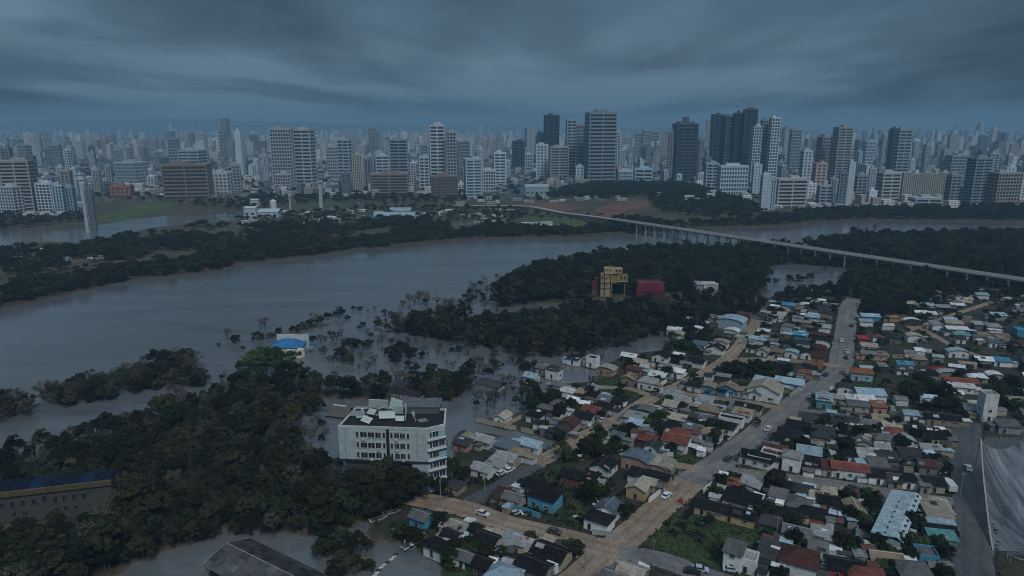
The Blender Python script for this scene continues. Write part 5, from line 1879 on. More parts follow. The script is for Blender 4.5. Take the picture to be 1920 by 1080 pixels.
# named houses that give the others their bearings
house(1385, 601, 13, 10, 4.6, 'b', 'P', 'P', label='big pale blue curved roof hall at the top of the dirt lane')
house(1848, 738, 4.8, 5.0, 10.5, 'f', 'L', 'W', 0.1, 'narrow white four-storey house rising above the low roofs')
house(1615, 697, 8.6, 4.5, 3.6, 'm', 'O', 'P', label='shop with orange roof and pale blue wall beside the main road')
house(1540, 666, 5.3, 4.9, 5.6, 'm', 'M', 'O', label='orange two-storey house with maroon lean-to roof beside the main road')
house(1461, 735, 12.5, 10, 4.4, 'G', 'C', 'W', label='big cream roofed warehouse with white wall beside the main road')
house(1269, 822, 8.6, 7.0, 3.6, 'g', 'R', 'W', label='white house with large brick red roof and white ridge')
house(1499, 1043, 8.6, 8.2, 3.4, 'h', 'M', 'W', label='house with wide maroon hipped roof below the big lawn')
house(1022, 926, 8.6, 5.7, 3.8, 'm', 'K', 'B', label='bright blue walled ruin with sagging black roof beside the dirt street')
house(790, 966, 5.3, 4.5, 2.8, 'g', 'G', 'B', label='small bright blue cottage with grey roof by the flooded bank')
house(1210, 915, 5.7, 5.3, 3.4, 'G', 'C', 'Y', label='yellow house with cream roof beside the lower main road')
house(1196, 857, 9.0, 6.6, 3.6, 'b', 'S', 'N', label='pink walled shop with slate grey curved roof')
house(1125, 970, 7.0, 5.3, 3.2, 'h', 'K', 'W', label='white corner house with black hipped roof facing the dirt street')
house(1593, 886, 10.7, 5.3, 3.4, 'g', 'R', 'W', label='long white terrace with brick red roof on the grey cross street')
# the long pale shed, hand-built
ls = [G(*p, 4.4) for p in ((1677, 919), (1722, 928), (1686, 1020), (1633, 1011))]
c_ = (ls[0] + ls[2]) / 2
la = math.atan2(ls[3].y - ls[0].y, ls[3].x - ls[0].x) + math.pi / 2
lw, ld = 7.2, 29.0
sh = thing('long_shed', (c_.x, c_.y, LAND), la, 'long pale blue-white metal roofed shed with row of side windows', 'shed')
q = MB(); q.box((0, 0, 1.6), (lw - .6, ld - .6, 4.0)); q.build('wall', M['wall'], sh, (0.4, 0.5, 0.52))
for i in range(9):
    y0, y1 = -ld / 2 + i * ld / 9, -ld / 2 + (i + 1) * ld / 9 - .04
    q = MB()
    for xa, za, xb, zb in ((-lw / 2 - .3, 3.7, lw / 2 - 1.2, 4.9), (lw / 2 - 1.2, 4.9, lw / 2 + .4, 3.9)):
        q.quad((xa, y0, za), (xb, y0, zb), (xb, y1, zb), (xa, y1, za))
        q.quad((xa, y0, za - .1), (xa, y1, za - .1), (xb, y1, zb - .1), (xb, y0, zb - .1))
        q.quad((xa, y0, za - .1), (xb, y0, zb - .1), (xb, y0, zb), (xa, y0, za))
    q.build('roof_sheet', M['sheet'], sh, (0.44, 0.55, 0.60) if i else (0.40, 0.57, 0.60))
    q = MB(); q.box((lw / 2 - .6, (y0 + y1) / 2, 4.62), (0.9, 1.0, 0.14)); q.build('skylight', M['window'], sh)
    if i < 7:
        q = MB(); q.box((-.6, (y0 + y1) / 2, 4.42), (0.5, 0.6, 0.2)); q.build('vent', M['window'], sh)
    q = MB(); q.box((lw / 2 + 1.1, (y0 + y1) / 2, 2.2), (1.6, 1.5, 0.12)); q.build('awning', M['sheet'], sh, (0.42, 0.5, 0.54) if i % 2 else (0.2, 0.24, 0.27))
    q = MB(); q.box((lw / 2 - .2, (y0 + y1) / 2, 2.0), (0.5, 1.4, 1.6)); q.build('window', M['window'], sh)
for t in (-.4, -.2, 0, .2, .4):
    KEEP_OUT.append((c_.x - math.sin(la) * t * ld, c_.y + math.cos(la) * t * ld, 5))
for p in ((1625, 980), (1640, 945), (1610, 1005)):
    keep(*p, 5)
keep(1300, 1000, 12); keep(1250, 990, 9); keep(1350, 990, 10); keep(1400, 1000, 9); keep(1270, 1025, 7); keep(1340, 1040, 6)

TABLE = """861 986 7 6 2.8 g C L|848 1001 6 5 2.6 g K W|820 1020 7 6 2.8 h K W|872 1041 6 5 2.8 g G W|915 1008 8 6 2.8 g K T|952 1014 5 9 2.8 m L W|982 1018 9 3.5 2.8 m L W|1033 1034 11 8 3 g K C|1004 1058 10 7 2.8 g K G|901 1051 8 6 2.6 g K D|946 1074 9 8 3 h P W
935 924 7 6 2.4 m M T|964 931 7 5.5 3 g G C|1003 911 9 5.5 3 m K W|1143 949 8 7 3 G S W|1076 887 9 7 3.2 g K R|1132 870 8 9 3.2 G K W|1105 895 6 6 2.8 m K W|906 876 8 6 3 g L W|953 857 9 7 3.2 g L C|931 867 7 6 3 m L W|854 907 6 6 2.8 h D T
1237 867 7 8 3.4 b C N|1261 871 7.5 8 3.4 b C T|1199 888 8 5 3 m K W|1236 890 9 5 3 g K T|1227 905 5 5 3 g C C|1335 947 11 6 3 g K Y|1386 960 11 6 3 g K Y|1391 934 12 8 3.2 m K W|1447 979 7 5 2.6 m D G|1470 961 9 7 3 h K T|1499 942 8 8 3 h G L|1522 959 9 7 3 h K O
1378 902 7 5 3 h R W|1409 905 7 6.5 3 n L B|1458 903 9 5 3 g K C|1505 915 7 6 3 h D O|1378 1028 5.5 6 5.8 m G W|1402 1042 6 6 4.0 f L W|1449 1034 8 9 3 m D C|1185 1072 8 8 3 g C T|1145 1078 7 6 3 g G L
1420 874 13 5 3.2 m K W|1425 855 9 5 3.2 f D W|1452 849 10 5.5 3.2 f M W|1492 868 7 7 5.6 h L W|1517 844 9 8 4.0 g P R|1532 888 6 5 3 m K W|1557 885 4.5 5.5 3.2 m M C|1645 892 7 7 3 g K W|1676 898 5 7 2.6 g D T|1703 900 8 7 3 h K W|1730 903 3.5 7 3 m G L|1752 908 7 7 3 g K C
1765 950 5 9 3.2 m C L|1782 962 8 10 3.2 m C C|1766 984 8 4 3 m P K|1780 996 10 6 3 g K T|1786 1010 8 4 3 m E E|1602 950 6 8 3 G T G|1553 936 7 6 3 g K T|1530 931 4 5 2.8 m C T|1584 1058 10 7 3.2 g K X|1624 1074 10 7 3.2 h R T|1712 1066 9 8 3 h G L|1736 1034 6 6 3.4 f G B|1660 1043 9 6 2.6 g T D
943 779 6 7 3.2 G C W|1004 777 7 6 3 h K W|1039 690 8 6 4.8 h D W|1018 687 6 6 3.4 g G C|997 704 7 6 3.4 g P W|1077 671 7 5 3 m K W|1112 670 6 6 4.6 f K W|1050 720 7 6 3 g G C|1064 731 8 6 3 h W W|1108 728 7 6 3 G L K|1091 735 5 5 2.8 m T T|1179 709 7 6 3.4 G T T|1227 716 9 8 3.8 h L W
1139 690 9 6 3 b C N|1191 691 8 5 3 g M T|1108 768 9 5 2.6 m R T|1137 760 8 6 3 g K W|1112 785 9 7 3 g K P|1085 797 8 7 3.2 G M N|1062 806 7 6 2.6 b D G|1185 778 9 6 3 m L W|1210 768 8 6 3 b G B|1191 792 6 4 2.6 m P W|1214 820 8 7 2.8 h R M|1225 834 6 6 2.8 G D W|1275 810 8 7 3.8 h R N
881 818 8 7 3 h C N|910 822 9 6 3 g L W|868 829 7 5 2.8 m D N|993 832 10 4.5 3.2 m P W|950 834 9 6 3 m S P|972 846 7 6 3 h T W|1264 739 8 7 3.2 m L W|1281 748 8 6 3 g L W|1322 749 8 6 3 m L K|1303 724 7 6 3 g K W|1328 726 7 6 3 b T B|1366 725 9 7 3.4 G T B|1398 730 7 6 3 h T C|1418 735 6 7 3.2 G G W|1386 741 8 4 3.2 f K L
1354 795 12 7 3.2 g K W|1372 783 11 5 3.2 f K W|1392 773 8 6 3.2 m T W|1404 761 12 5 3.2 g K C|1334 767 10 6 3 m T T|1269 783 8 5 2.8 m C L|1295 778 8 5 2.6 g D G|1334 811 9 6 2.8 m T W|1451 720 7 4 3 m R T|1431 712 9 5 3 m P P|1483 716 14 6 3 m P P|1300 800 7 6 2.6 g G D
1526 738 5 9 4.2 b L L|1546 752 7 7 4 m P E|1520 783 10 6 3 m D W|1497 797 10 5 3 m K B|1548 809 7 7 3 m D B|1477 811 8 5 3 m K W|1467 823 8 5 3 m K W|1453 838 10 5 3 g M C|1633 736 13 7 4 m P W|1596 745 6 7 3.6 f W W|1622 748 9 5 3.2 m W C|1647 759 6 6 3.6 m O N|1609 761 9 5 3 m G C|1570 744 6 5 3.2 g L C
1710 783 6 3.5 3 m P W|1746 787 5 4 2.8 m D O|1803 789 14 5 3.2 g K T|1889 795 9 6 3.2 m G L|1625 791 7 6 3 h G W|1599 787 7 5 3 h D W|1564 789 8 5 3 h D W|1667 797 5 5 3 m C T|1677 807 7 6 3 h R W|1657 819 8 6 3 h G W|1722 803 11 5 3 g K T|1752 817 8 5 3.2 m K Y
1402 589 9 6 4 g M T|1377 620 9 6 3 b W W|1362 630 9 5 3 m D G|1352 641 9 5 3 b T W|1350 653 10 7 3 G K W|1331 652 5 4 2.6 m W W|1271 626 8 6 3.2 b C W|1262 616 6 5 3 g W W|1278 617 6 5 3 g W W|1308 615 6 5 3 b W W|1319 604 8 5 3 g L K|1344 595 9 4 3 m C C|1294 597 7 5 3 g W D|1181 666 9 6 3 g W K|1240 666 9 7 3.2 G K W
1262 690 8 6 3.2 m L W|1279 697 8 6 3.2 h W W|1308 677 9 6 3 g K W|1433 620 7 6 3 g W L|1421 635 10 4 3 m P W|1446 637 8 5 3 g G L|1415 651 9 5 3 g K W|1433 657 7 6 3 G T W|1458 658 7 6 3 h V T|1485 662 7 5 3 b P W|1515 663 7 5 3.2 G K W|1537 650 7 7 3 h M R|1479 571 9 5 3 m B P|1523 593 9 6 3.2 m P P|1502 627 8 5 3 m B E
1533 626 11 6 3.2 h M M|1540 639 10 5 3 b K W|1515 604 7 5 3 g T C|1479 610 7 5 3 h G W|1392 677 8 6 2.8 g T W|1475 687 9 5 3 g K W|1494 693 7 5 3 m D W|1519 699 7 5 3.2 h R T|1537 693 7 5 3 h K W|1632 592 12 5 3.2 m P B|1676 594 7 5 3 h O T|1624 602 8 4 3 m L W|1707 602 10 4 3 b W D|1605 632 6 5 3 m X R
1645 630 6 5 3 h R W|1630 648 9 5 3.2 m C C|1637 662 14 6 3.2 g G N|1676 658 9 6 3.2 h D T|1714 630 9 6 3.2 b C W|1789 605 10 5 3.2 m C C|1795 616 13 4 3 m W W|1803 627 9 4 3 m E W|1839 607 9 6 3.2 m L G|1862 611 8 6 3.2 m L T|1845 626 9 7 3.2 f T T|1877 632 7 6 3.4 f T T|1914 617 7 9 4.0 f B B|1872 590 9 6 3.2 m P L
1841 552 9 5 3 m P W|1697 682 8 4 3 m B E|1878 675 9 5 3 m B W|1795 659 11 5 3 b P W|1760 691 9 5 3.2 h X N|1800 714 16 6 3.2 g R T|1803 724 12 4 3 m W W|1864 702 7 5 3 b W L|1722 671 8 6 3 h T G|1780 700 12 5 3 b L T|1740 572 8 5 3 m P W|1768 575 9 5 3 m L K|1800 572 9 5 3 g W D|1755 590 9 5 3 m W G"""
for row in TABLE.replace('\n', '|').split('|'):
    v = row.split()
    house(float(v[0]), float(v[1]), float(v[2]) * .80, float(v[3]) * .80, float(v[4]) * .9, *v[5:8])

# filler houses in the gaps of the town
rs = random.Random(31)
BLOCKS = [world_poly(p) for p in ([(1130, 700), (1420, 615), (1590, 580), (1585, 640), (1560, 690), (1470, 755), (1300, 730), (1200, 735)], [(1060, 740), (1230, 760), (1150, 800), (1040, 830), (990, 790)],
                                 [(1250, 760), (1440, 775), (1340, 860), (1190, 840), (1110, 830)], [(1450, 800), (1560, 770), (1800, 820), (1780, 890), (1500, 880), (1380, 860)], [(1350, 900), (1640, 935), (1640, 1000), (1480, 985), (1330, 960)],
                                 [(1600, 600), (1700, 575), (1920, 545), (2000, 600), (2000, 790), (1820, 790), (1620, 770), (1560, 740), (1590, 700)], [(1440, 570), (1590, 560), (1590, 580), (1430, 610)], [(820, 990), (1100, 1040), (1060, 1080), (840, 1070)],
                                 [(1440, 1000), (1630, 1030), (1800, 1030), (1800, 1085), (1420, 1085)], [(1920, 560), (2060, 600), (2060, 840), (1920, 800)], [(1680, 560), (1920, 530), (1930, 560), (1700, 600)])]
made = 0
for _ in range(6000):
    p = rs.choice(BLOCKS)
    x, y = rs.uniform(*sorted((p[:, 0].min(), p[:, 0].max()))), rs.uniform(p[:, 1].min(), p[:, 1].max())
    if not pt_in(p, x, y):
        continue
    w, d = rs.uniform(4.2, 7.2), rs.uniform(3.6, 5.4)
    R_ = max(w, d) * .47
    if any((x - a) ** 2 + (y - b) ** 2 < (R_ + r) ** 2 for a, b, r in KEEP_OUT) or not road_clear(x, y, R_ * .8):
        continue
    if any(pt_in(q, x, y) or pt_edge(q, np.roll(q, 1, 0), x, y).min() < 4 for q in LAWNS):
        continue
    pp = pix((x, y, LAND))
    house(pp[0], pp[1], w, d, rs.uniform(2.3, 2.9), rs.choice('ggGhmmmnb'), rs.choice('KKKKDDDDGGGLLTCMWS'), rs.choice('WWWWCCLGGDT'), at=(x, y))
    made += 1
    if made >= 95:
        break

# low yard walls along the streets
YW = [((893, 790), (945, 801), 'C', 'cream'), ((945, 801), (977, 785), 'C', 'cream'), ((958, 953), (1013, 972), 'B', 'bright blue'), ((1231, 850), (1262, 857), 'W', 'white'), ((1412, 895), (1478, 904), 'C', 'cream'),
      ((1216, 943), (1246, 920), 'W', 'white'), ((1318, 926), (1338, 908), 'W', 'white'), ((1338, 908), (1385, 917), 'W', 'white'), ((1160, 768), (1176, 760), 'W', 'white'), ((1180, 704), (1180, 704), 'W', 'white'),
      ((1270, 712), (1288, 704), 'W', 'white'), ((1238, 724), (1252, 716), 'W', 'white'), ((1300, 735), (1345, 741), 'C', 'cream'), ((1344, 741), (1366, 744), 'W', 'white'), ((1604, 1004), (1634, 932), 'E', 'teal'),
      ((1300, 955), (1345, 965), 'R', 'brick red'), ((1345, 965), (1400, 980), 'R', 'brick red'), ((1400, 980), (1462, 996), 'R', 'brick red'), ((1445, 664), (1475, 665), 'C', 'cream'), ((1555, 731), (1584, 731), 'W', 'white'),
      ((1668, 776), (1690, 782), 'L', 'light grey'), ((1480, 745), (1512, 725), 'L', 'light grey'), ((1385, 760), (1420, 767), 'W', 'white'), ((977, 808), (1000, 814), 'C', 'cream'), ((945, 802), (968, 806), 'C', 'cream'), ((1165, 1010), (1110, 1002), 'L', 'light grey')]
for (a0, b0), (a1, b1), c, cw in YW:
    if (a0, b0) == (a1, b1):
        continue
    a, b = G(a0, b0), G(a1, b1)
    L_ = (b - a).length
    r = thing('yard_wall', a, math.atan2(b.y - a.y, b.x - a.x))
    q = MB(); q.box((L_ / 2, 0, .6), (L_, .22, 1.7)); q.build('wall', M['wall'], r, CW[c][0])
    q = MB(); q.box((L_ / 2, 0, 1.52), (L_ + .1, .34, .12)); q.build('coping', M['wall'], r, tuple(v * .8 for v in CW[c][0]))
    later(r, f'low {cw} yard wall', 'town', 'wall', 'yard walls')
    r['kind'] = 'thing'

# ---- the remaining roofs of the town, too many and too small to list one by one
M['rooftops'], t, b = material('town roofs and sheds')
at = N(t, 'ShaderNodeAttribute', attribute_name='paint')
tcn = N(t, 'ShaderNodeTexCoord')
nn_ = noise(t, tcn.outputs['Object'], 0.9, 5, 0.65)
t.links.new(mix(t, 1.0, at.outputs['Color'], ramp(t, nn_, [(0.3, (0.45,) * 3), (0.7, (1.2,) * 3)]), 'MULTIPLY'), b.inputs['Base Color'])
b.inputs['Roughness'].default_value = 0.85
mm = MB()
cols = []
rs = random.Random(91)
KO2 = [(a, b_, r * .62) for a, b_, r in KEEP_OUT]
n_made = 0
for _ in range(9000):
    p = rs.choice(BLOCKS)
    x, y = rs.uniform(p[:, 0].min(), p[:, 0].max()), rs.uniform(p[:, 1].min(), p[:, 1].max())
    if not pt_in(p, x, y):
        continue
    far = y > 250
    w, d = (rs.uniform(3.4, 7), rs.uniform(3, 5)) if far else (rs.uniform(1.8, 3.6), rs.uniform(1.6, 3))
    R_ = max(w, d) * .45
    if any((x - a) ** 2 + (y - b_) ** 2 < (R_ + r) ** 2 for a, b_, r in KO2) or not road_clear(x, y, R_) or any(pt_in(q, x, y) for q in LAWNS):
        continue
    KO2.append((x, y, R_ * .8))
    pp = pix((x, y, LAND))
    ang = town_angle(*pp) + rs.gauss(0, .12)
    h = rs.uniform(1.9, 2.7)
    wc, rc = shade(CW[rs.choice('WWWCLGTD')][0], .6, 1.0, rs), shade(CW[rs.choice('KKDDGGLLWWTCPM')][0], .7, 1.1, rs)
    n0_ = len(mm.f)
    mm.box((x, y, LAND + h / 2 - .2), (w, d, h + .4), 0, ang)
    cols += [(*wc, 1)] * (len(mm.f) - n0_)
    co, si = math.cos(ang), math.sin(ang)

    def RP(u, v, z):
        return (x + u * co - v * si, y + u * si + v * co, LAND + z)
    X_, Y_, ri = w / 2 + .3, d / 2 + .3, rs.choice((.25, .6, .9))
    n0_ = len(mm.f)
    if ri < .5:
        sg = rs.choice((-1, 1))
        mm.quad(RP(-X_, -Y_, h + .3 - .25 * sg), RP(X_, -Y_, h + .3 - .25 * sg), RP(X_, Y_, h + .3 + .25 * sg), RP(-X_, Y_, h + .3 + .25 * sg))
    else:
        mm.quad(RP(-X_, -Y_, h), RP(X_, -Y_, h), RP(X_, 0, h + ri), RP(-X_, 0, h + ri))
        mm.quad(RP(-X_, 0, h + ri), RP(X_, 0, h + ri), RP(X_, Y_, h), RP(-X_, Y_, h))
    cols += [(*rc, 1)] * (len(mm.f) - n0_)
    HOUSES.append((x, y, w, d, ang))
    n_made += 1
    if n_made >= 300:
        break
me = mm.mesh('small_roofs', M['rooftops'])
at = me.attributes.new('paint', 'FLOAT_COLOR', 'FACE')
at.data.foreach_set('color', np.array(cols).ravel())
tag(link('small_roofs', me), 'jumble of small sheds and distant roofs filling the town', 'roofs', kind='stuff')
print('small roofs', n_made)

# ================================================================== vehicles, poles, boats
def vehicle(px, py, turn, col, kind, label, z=None):
    g = G(px, py, LAND)
    z = LAND + .08 if z is None else z
    L_, W_, H_ = {'car': (4.2, 1.75, 1.45), 'truck': (6.5, 2.3, 2.7), 'pickup': (5.0, 1.85, 1.7)}[kind]
    r = thing(kind, (g.x, g.y, z), turn, label, kind, 'vehicles in the town')
    hw = W_ / 2

    def side_prism(prof, w, name, mat, parent, c=None):
        q = MB()
        n = len(prof)
        q.v += [(x, -w, zz_) for x, zz_ in prof] + [(x, w, zz_) for x, zz_ in prof]
        q.f += [tuple(range(n)), tuple(range(2 * n - 1, n - 1, -1))] + [((i + 1) % n, i, n + i, n + (i + 1) % n) for i in range(n)]
        q.m += [0] * (n + 2)
        return q.build(name, mat, parent, c)
    if kind == 'car':
        bd = side_prism([(-2.1, .3), (2.1, .3), (2.12, .62), (1.95, .78), (.95, .9), (-1.55, .93), (-2.05, .85)], hw, 'body', M['carpaint'], r, col)
        side_prism([(-1.6, .92), (1.0, .89), (.35, 1.36), (-1.1, 1.38)], hw * .88, 'windows', M['window'], r)
        side_prism([(-1.15, 1.37), (.4, 1.35), (.3, 1.45), (-1.0, 1.46)], hw * .84, 'roof', M['carpaint'], r, col)
    elif kind == 'pickup':
        side_prism([(-2.5, .4), (2.5, .4), (2.5, .8), (2.3, .98), (1.1, 1.05), (-2.5, 1.05)], hw, 'body', M['carpaint'], r, col)
        side_prism([(-.7, 1.05), (1.2, 1.05), (.6, 1.6), (-.6, 1.62)], hw * .9, 'windows', M['window'], r)
        side_prism([(-.65, 1.61), (.62, 1.59), (.5, 1.7), (-.5, 1.7)], hw * .86, 'roof', M['carpaint'], r, col)
    else:
        q = MB(); q.box((-1.0, 0, 1.75), (4.4, W_, 1.9)); q.build('cargo_box', M['carpaint'], r, (0.55, 0.55, 0.55))
        side_prism([(1.3, .5), (3.2, .5), (3.25, 1.4), (2.9, 2.3), (1.3, 2.35)], hw * .95, 'cab', M['carpaint'], r, col)
        q = MB(); q.box((3.1, 0, 1.85), (.1, W_ * .8, .6)); q.build('windscreen', M['window'], r)
    for x in (-L_ * .31, L_ * .31):
        for s in (-1, 1):
            q = MB(); q.bar((x, s * (hw - .2), .33), (x, s * (hw + .02), .33), .33, None, 10); q.build('wheel', M['tyre'], r)
    for s in (-1, 1):
        q = MB(); q.box((L_ / 2 - .02, s * hw * .7, .62), (.1, .3, .16)); q.build('headlight', M['metal'], r)
    return r


AX = math.radians(49)
vehicle(955, 884, AX, (0.62, 0.64, 0.66), 'car', 'white saloon parked nearer the pale cottages on the dark lane')
vehicle(939, 890, AX, (0.5, 0.51, 0.52), 'car', 'silver grey car parked behind the white saloon on the dark lane')
vehicle(1250, 932, AX, (0.66, 0.68, 0.7), 'car', 'white car on the muddy lower main road below the yellow house')
vehicle(1371, 1071, math.radians(-12), (0.42, 0.5, 0.53), 'car', 'pale silver car parked on the grass below the big lawn')
vehicle(1313, 1071, math.radians(-15), (0.33, 0.42, 0.5), 'car', 'pale blue car at the kerb of the side street')
vehicle(1298, 1075, math.radians(-15), (0.015, 0.017, 0.02), 'car', 'black car at the kerb of the side street')
vehicle(1778, 917, math.radians(80), (0.6, 0.6, 0.58), 'truck', 'white box truck parked at the end of the cross street')
vehicle(1589, 662, math.radians(63), (0.5, 0.5, 0.5), 'pickup', 'light grey pickup on the main road above the orange shop')
vehicle(1586, 672, math.radians(63), (0.02, 0.02, 0.022), 'car', 'black car behind the grey pickup on the main road')
vehicle(1548, 704, math.radians(50), (0.03, 0.03, 0.035), 'car', 'dark car parked where the main road bends')
vehicle(1130, 790, AX, (0.4, 0.42, 0.44), 'car', 'grey car on the dirt lane beside the wrecked white roofs')
vehicle(1672, 768, math.radians(75), (0.3, 0.33, 0.3), 'car', 'grey green car in the yard behind the white terrace')

for i, (x, y, tn, cl, cw) in enumerate(((1440, 806, 49, (.6, .61, .62), 'white'), (1365, 862, 49, (.05, .05, .055), 'black'), (1520, 745, 49, (.3, .31, .32), 'grey'), (1578, 640, 63, (.55, .56, .57), 'silver'), (1597, 612, 63, (.03, .03, .03), 'black'), (1580, 700, 60, (.28, .05, .04), 'red'),
                               (1470, 903, -12, (.5, .51, .52), 'silver'), (1600, 918, -14, (.06, .065, .07), 'dark'), (1690, 935, -12, (.6, .6, .58), 'white'), (1310, 712, 52, (.58, .58, .57), 'white'), (1195, 764, 50, (.1, .12, .16), 'navy'), (1390, 643, 60, (.4, .4, .4), 'grey'),
                               (1040, 1000, -25, (.06, .06, .06), 'black'), (905, 966, -30, (.5, .5, .5), 'silver'), (1815, 880, 70, (.55, .55, .55), 'white'), (1640, 787, -12, (.35, .06, .05), 'red'), (1745, 606, 35, (.6, .6, .6), 'white'))):
    r = vehicle(x, y, math.radians(tn), cl, 'car', None)
    later(r, f'small {cw} car parked in the street', 'town', 'car', 'vehicles in the town')
for x, y, h, lab in ((1386, 878, 9, 'pole on the corner of the grey crossroads'), (1335, 912, 8, 'pole beside the main road below the crossroads'), (909, 926, 7, 'pole on the corner of the dark lane'), (826, 938, 7, 'leaning pole beside the dirt street end'),
                  (1594, 563, 8, 'pole at the top of the main road'), (1042, 815, 7, 'pole where the flooded street meets the dirt lane'), (1223, 1062, 8, 'pole at the side street below the lawn'), (1097, 1068, 9, 'pole at the bottom of the muddy main road'),
                  (1455, 1010, 7, 'pole at the lawn corner beside the dark roofs'), (1272, 920, 7, 'pole beside the white car on the lower main road'), (1612, 705, 7, 'pole beside the orange roofed shop'), (1436, 815, 7, 'pole halfway up the main road'),
                  (1240, 770, 7, 'pole beside the dirt lane turnoff'), (1560, 925, 7, 'pole on the cross street opposite the red terrace'), (1800, 930, 8, 'pole at the end of the cross street by the wet road')):
    g = G(x, y)
    r = thing('utility_pole', g, rnd.uniform(0, 3), 'grey utility ' + lab, 'pole', 'utility poles')
    q = MB(); q.bar((0, 0, -.5), (0, 0, h), .16, .1, 7); q.build('shaft', M['pole'], r)
    q = MB(); q.box((0, 0, h - .7), (1.8, .1, .12)); q.build('crossarm', M['pole'], r)
    for s in (-.8, -.3, .3, .8):
        q = MB(); q.bar((s, 0, h - .64), (s, 0, h - .4), .05, .05, 5); q.build('insulator', M['wall'], r, (.5, .5, .5))

# work boat and stranded hulls
g = G(666, 1056, 0)
r = thing('work_boat', g, -0.12, 'yellow steel work boat moored under the near trees', 'boat')
q = MB(); q.prism([(-4, -1.1), (3.2, -1.2), (5.2, 0), (3.2, 1.2), (-4, 1.1)], -.4, .9, 0, [(-4.2, -1.3), (3.4, -1.4), (5.8, 0), (3.4, 1.4), (-4.2, 1.3)]); q.build('hull', M['wall'], r, (0.24, 0.16, 0.035))
q = MB(); q.prism([(-3.6, -.9), (3.2, -1.0), (4.6, 0), (3.2, 1.0), (-3.6, .9)], .91, .95); q.build('deck', M['wall'], r, (0.16, 0.11, 0.04))
q = MB(); q.box((-2.8, 0, 1.6), (1.6, 1.5, 1.4)); q.build('wheelhouse', M['wall'], r, (0.26, 0.18, 0.05))
for x, y, a, lab in ((708, 977, .5, 'white hull stranded on the flooded bank lower of the two'), (733, 964, .4, 'white hull stranded on the flooded bank upper of the two')):
    g = G(x, y, 0.2)
    r = thing('rowing_boat', g, a, lab, 'boat', 'stranded hulls')
    q = MB(); q.prism([(-2.2, -.5), (1.2, -.6), (2.6, 0), (1.2, .6), (-2.2, .5)], .1, .8, 0, [(-2.4, -.8), (1.4, -.9), (3.1, 0), (1.4, .9), (-2.4, .8)]); q.build('hull', M['wall'], r, (0.5, 0.51, 0.52))
    q = MB(); q.prism([(-2.0, -.6), (1.2, -.7), (2.5, 0), (1.2, .7), (-2.0, .6)], .81, .84); q.build('well', M['wall'], r, (0.08, 0.08, 0.08))
for i in range(9):
    g = G(742 - i * 5.2 + 2 * math.sin(i), 1040 + i * 5.0, 0)
    r = link('float', None, None) if False else thing('float', g, .4, 'small white float on the boom across the pond mouth', 'float', 'floats of the boom')
    q = MB(); q.bar((-.6, 0, .1), (.6, 0, .1), .32, None, 8); q.build('drum', M['wall'], r, (0.5, 0.5, 0.48) if i % 3 else (0.04, 0.04, 0.05))
# fallen person-sized red barrel and bins near the white car
g = G(1277, 943)
r = thing('red_tank', g, 0, 'upright red water tank beside the muddy main road', 'tank')
q = MB(); q.bar((0, 0, 0), (0, 0, 1.5), .6, .6, 14); q.build('drum', M['wall'], r, (0.5, 0.04, 0.025))
q = MB(); q.bar((0, 0, 1.5), (0, 0, 1.75), .6, .2, 14); q.build('lid', M['wall'], r, (0.42, 0.035, 0.025))
g = G(989, 1015, 3.2)
r = thing('red_tank', (g.x, g.y, 3.1), 0, 'small red water tank on the white hollow-square roof', 'tank')
q = MB(); q.bar((0, 0, 0), (0, 0, 1.1), .6, .6, 12); q.build('drum', M['wall'], r, (0.55, 0.05, 0.03))
q = MB(); q.bar((0, 0, 1.1), (0, 0, 1.3), .6, .2, 12); q.build('lid', M['wall'], r, (0.45, 0.04, 0.03))

# ================================================================== vegetation
KO = np.array(KEEP_OUT)
HS = HOUSES


def clear_of(x, y, m):
    return bool(np.all((KO[:, 0] - x) ** 2 + (KO[:, 1] - y) ** 2 > (KO[:, 2] * .9 + m) ** 2))


def in_house(x, y, m=0.3):
    for hx_, hy, w, d, a in HS:
        dx, dy = x - hx_, y - hy
        if abs(dx) > 12 or abs(dy) > 12:
            continue
        c, s = math.cos(a), math.sin(a)
        if abs(dx * c + dy * s) < w / 2 + m and abs(-dx * s + dy * c) < d / 2 + m:
            return True
    return False


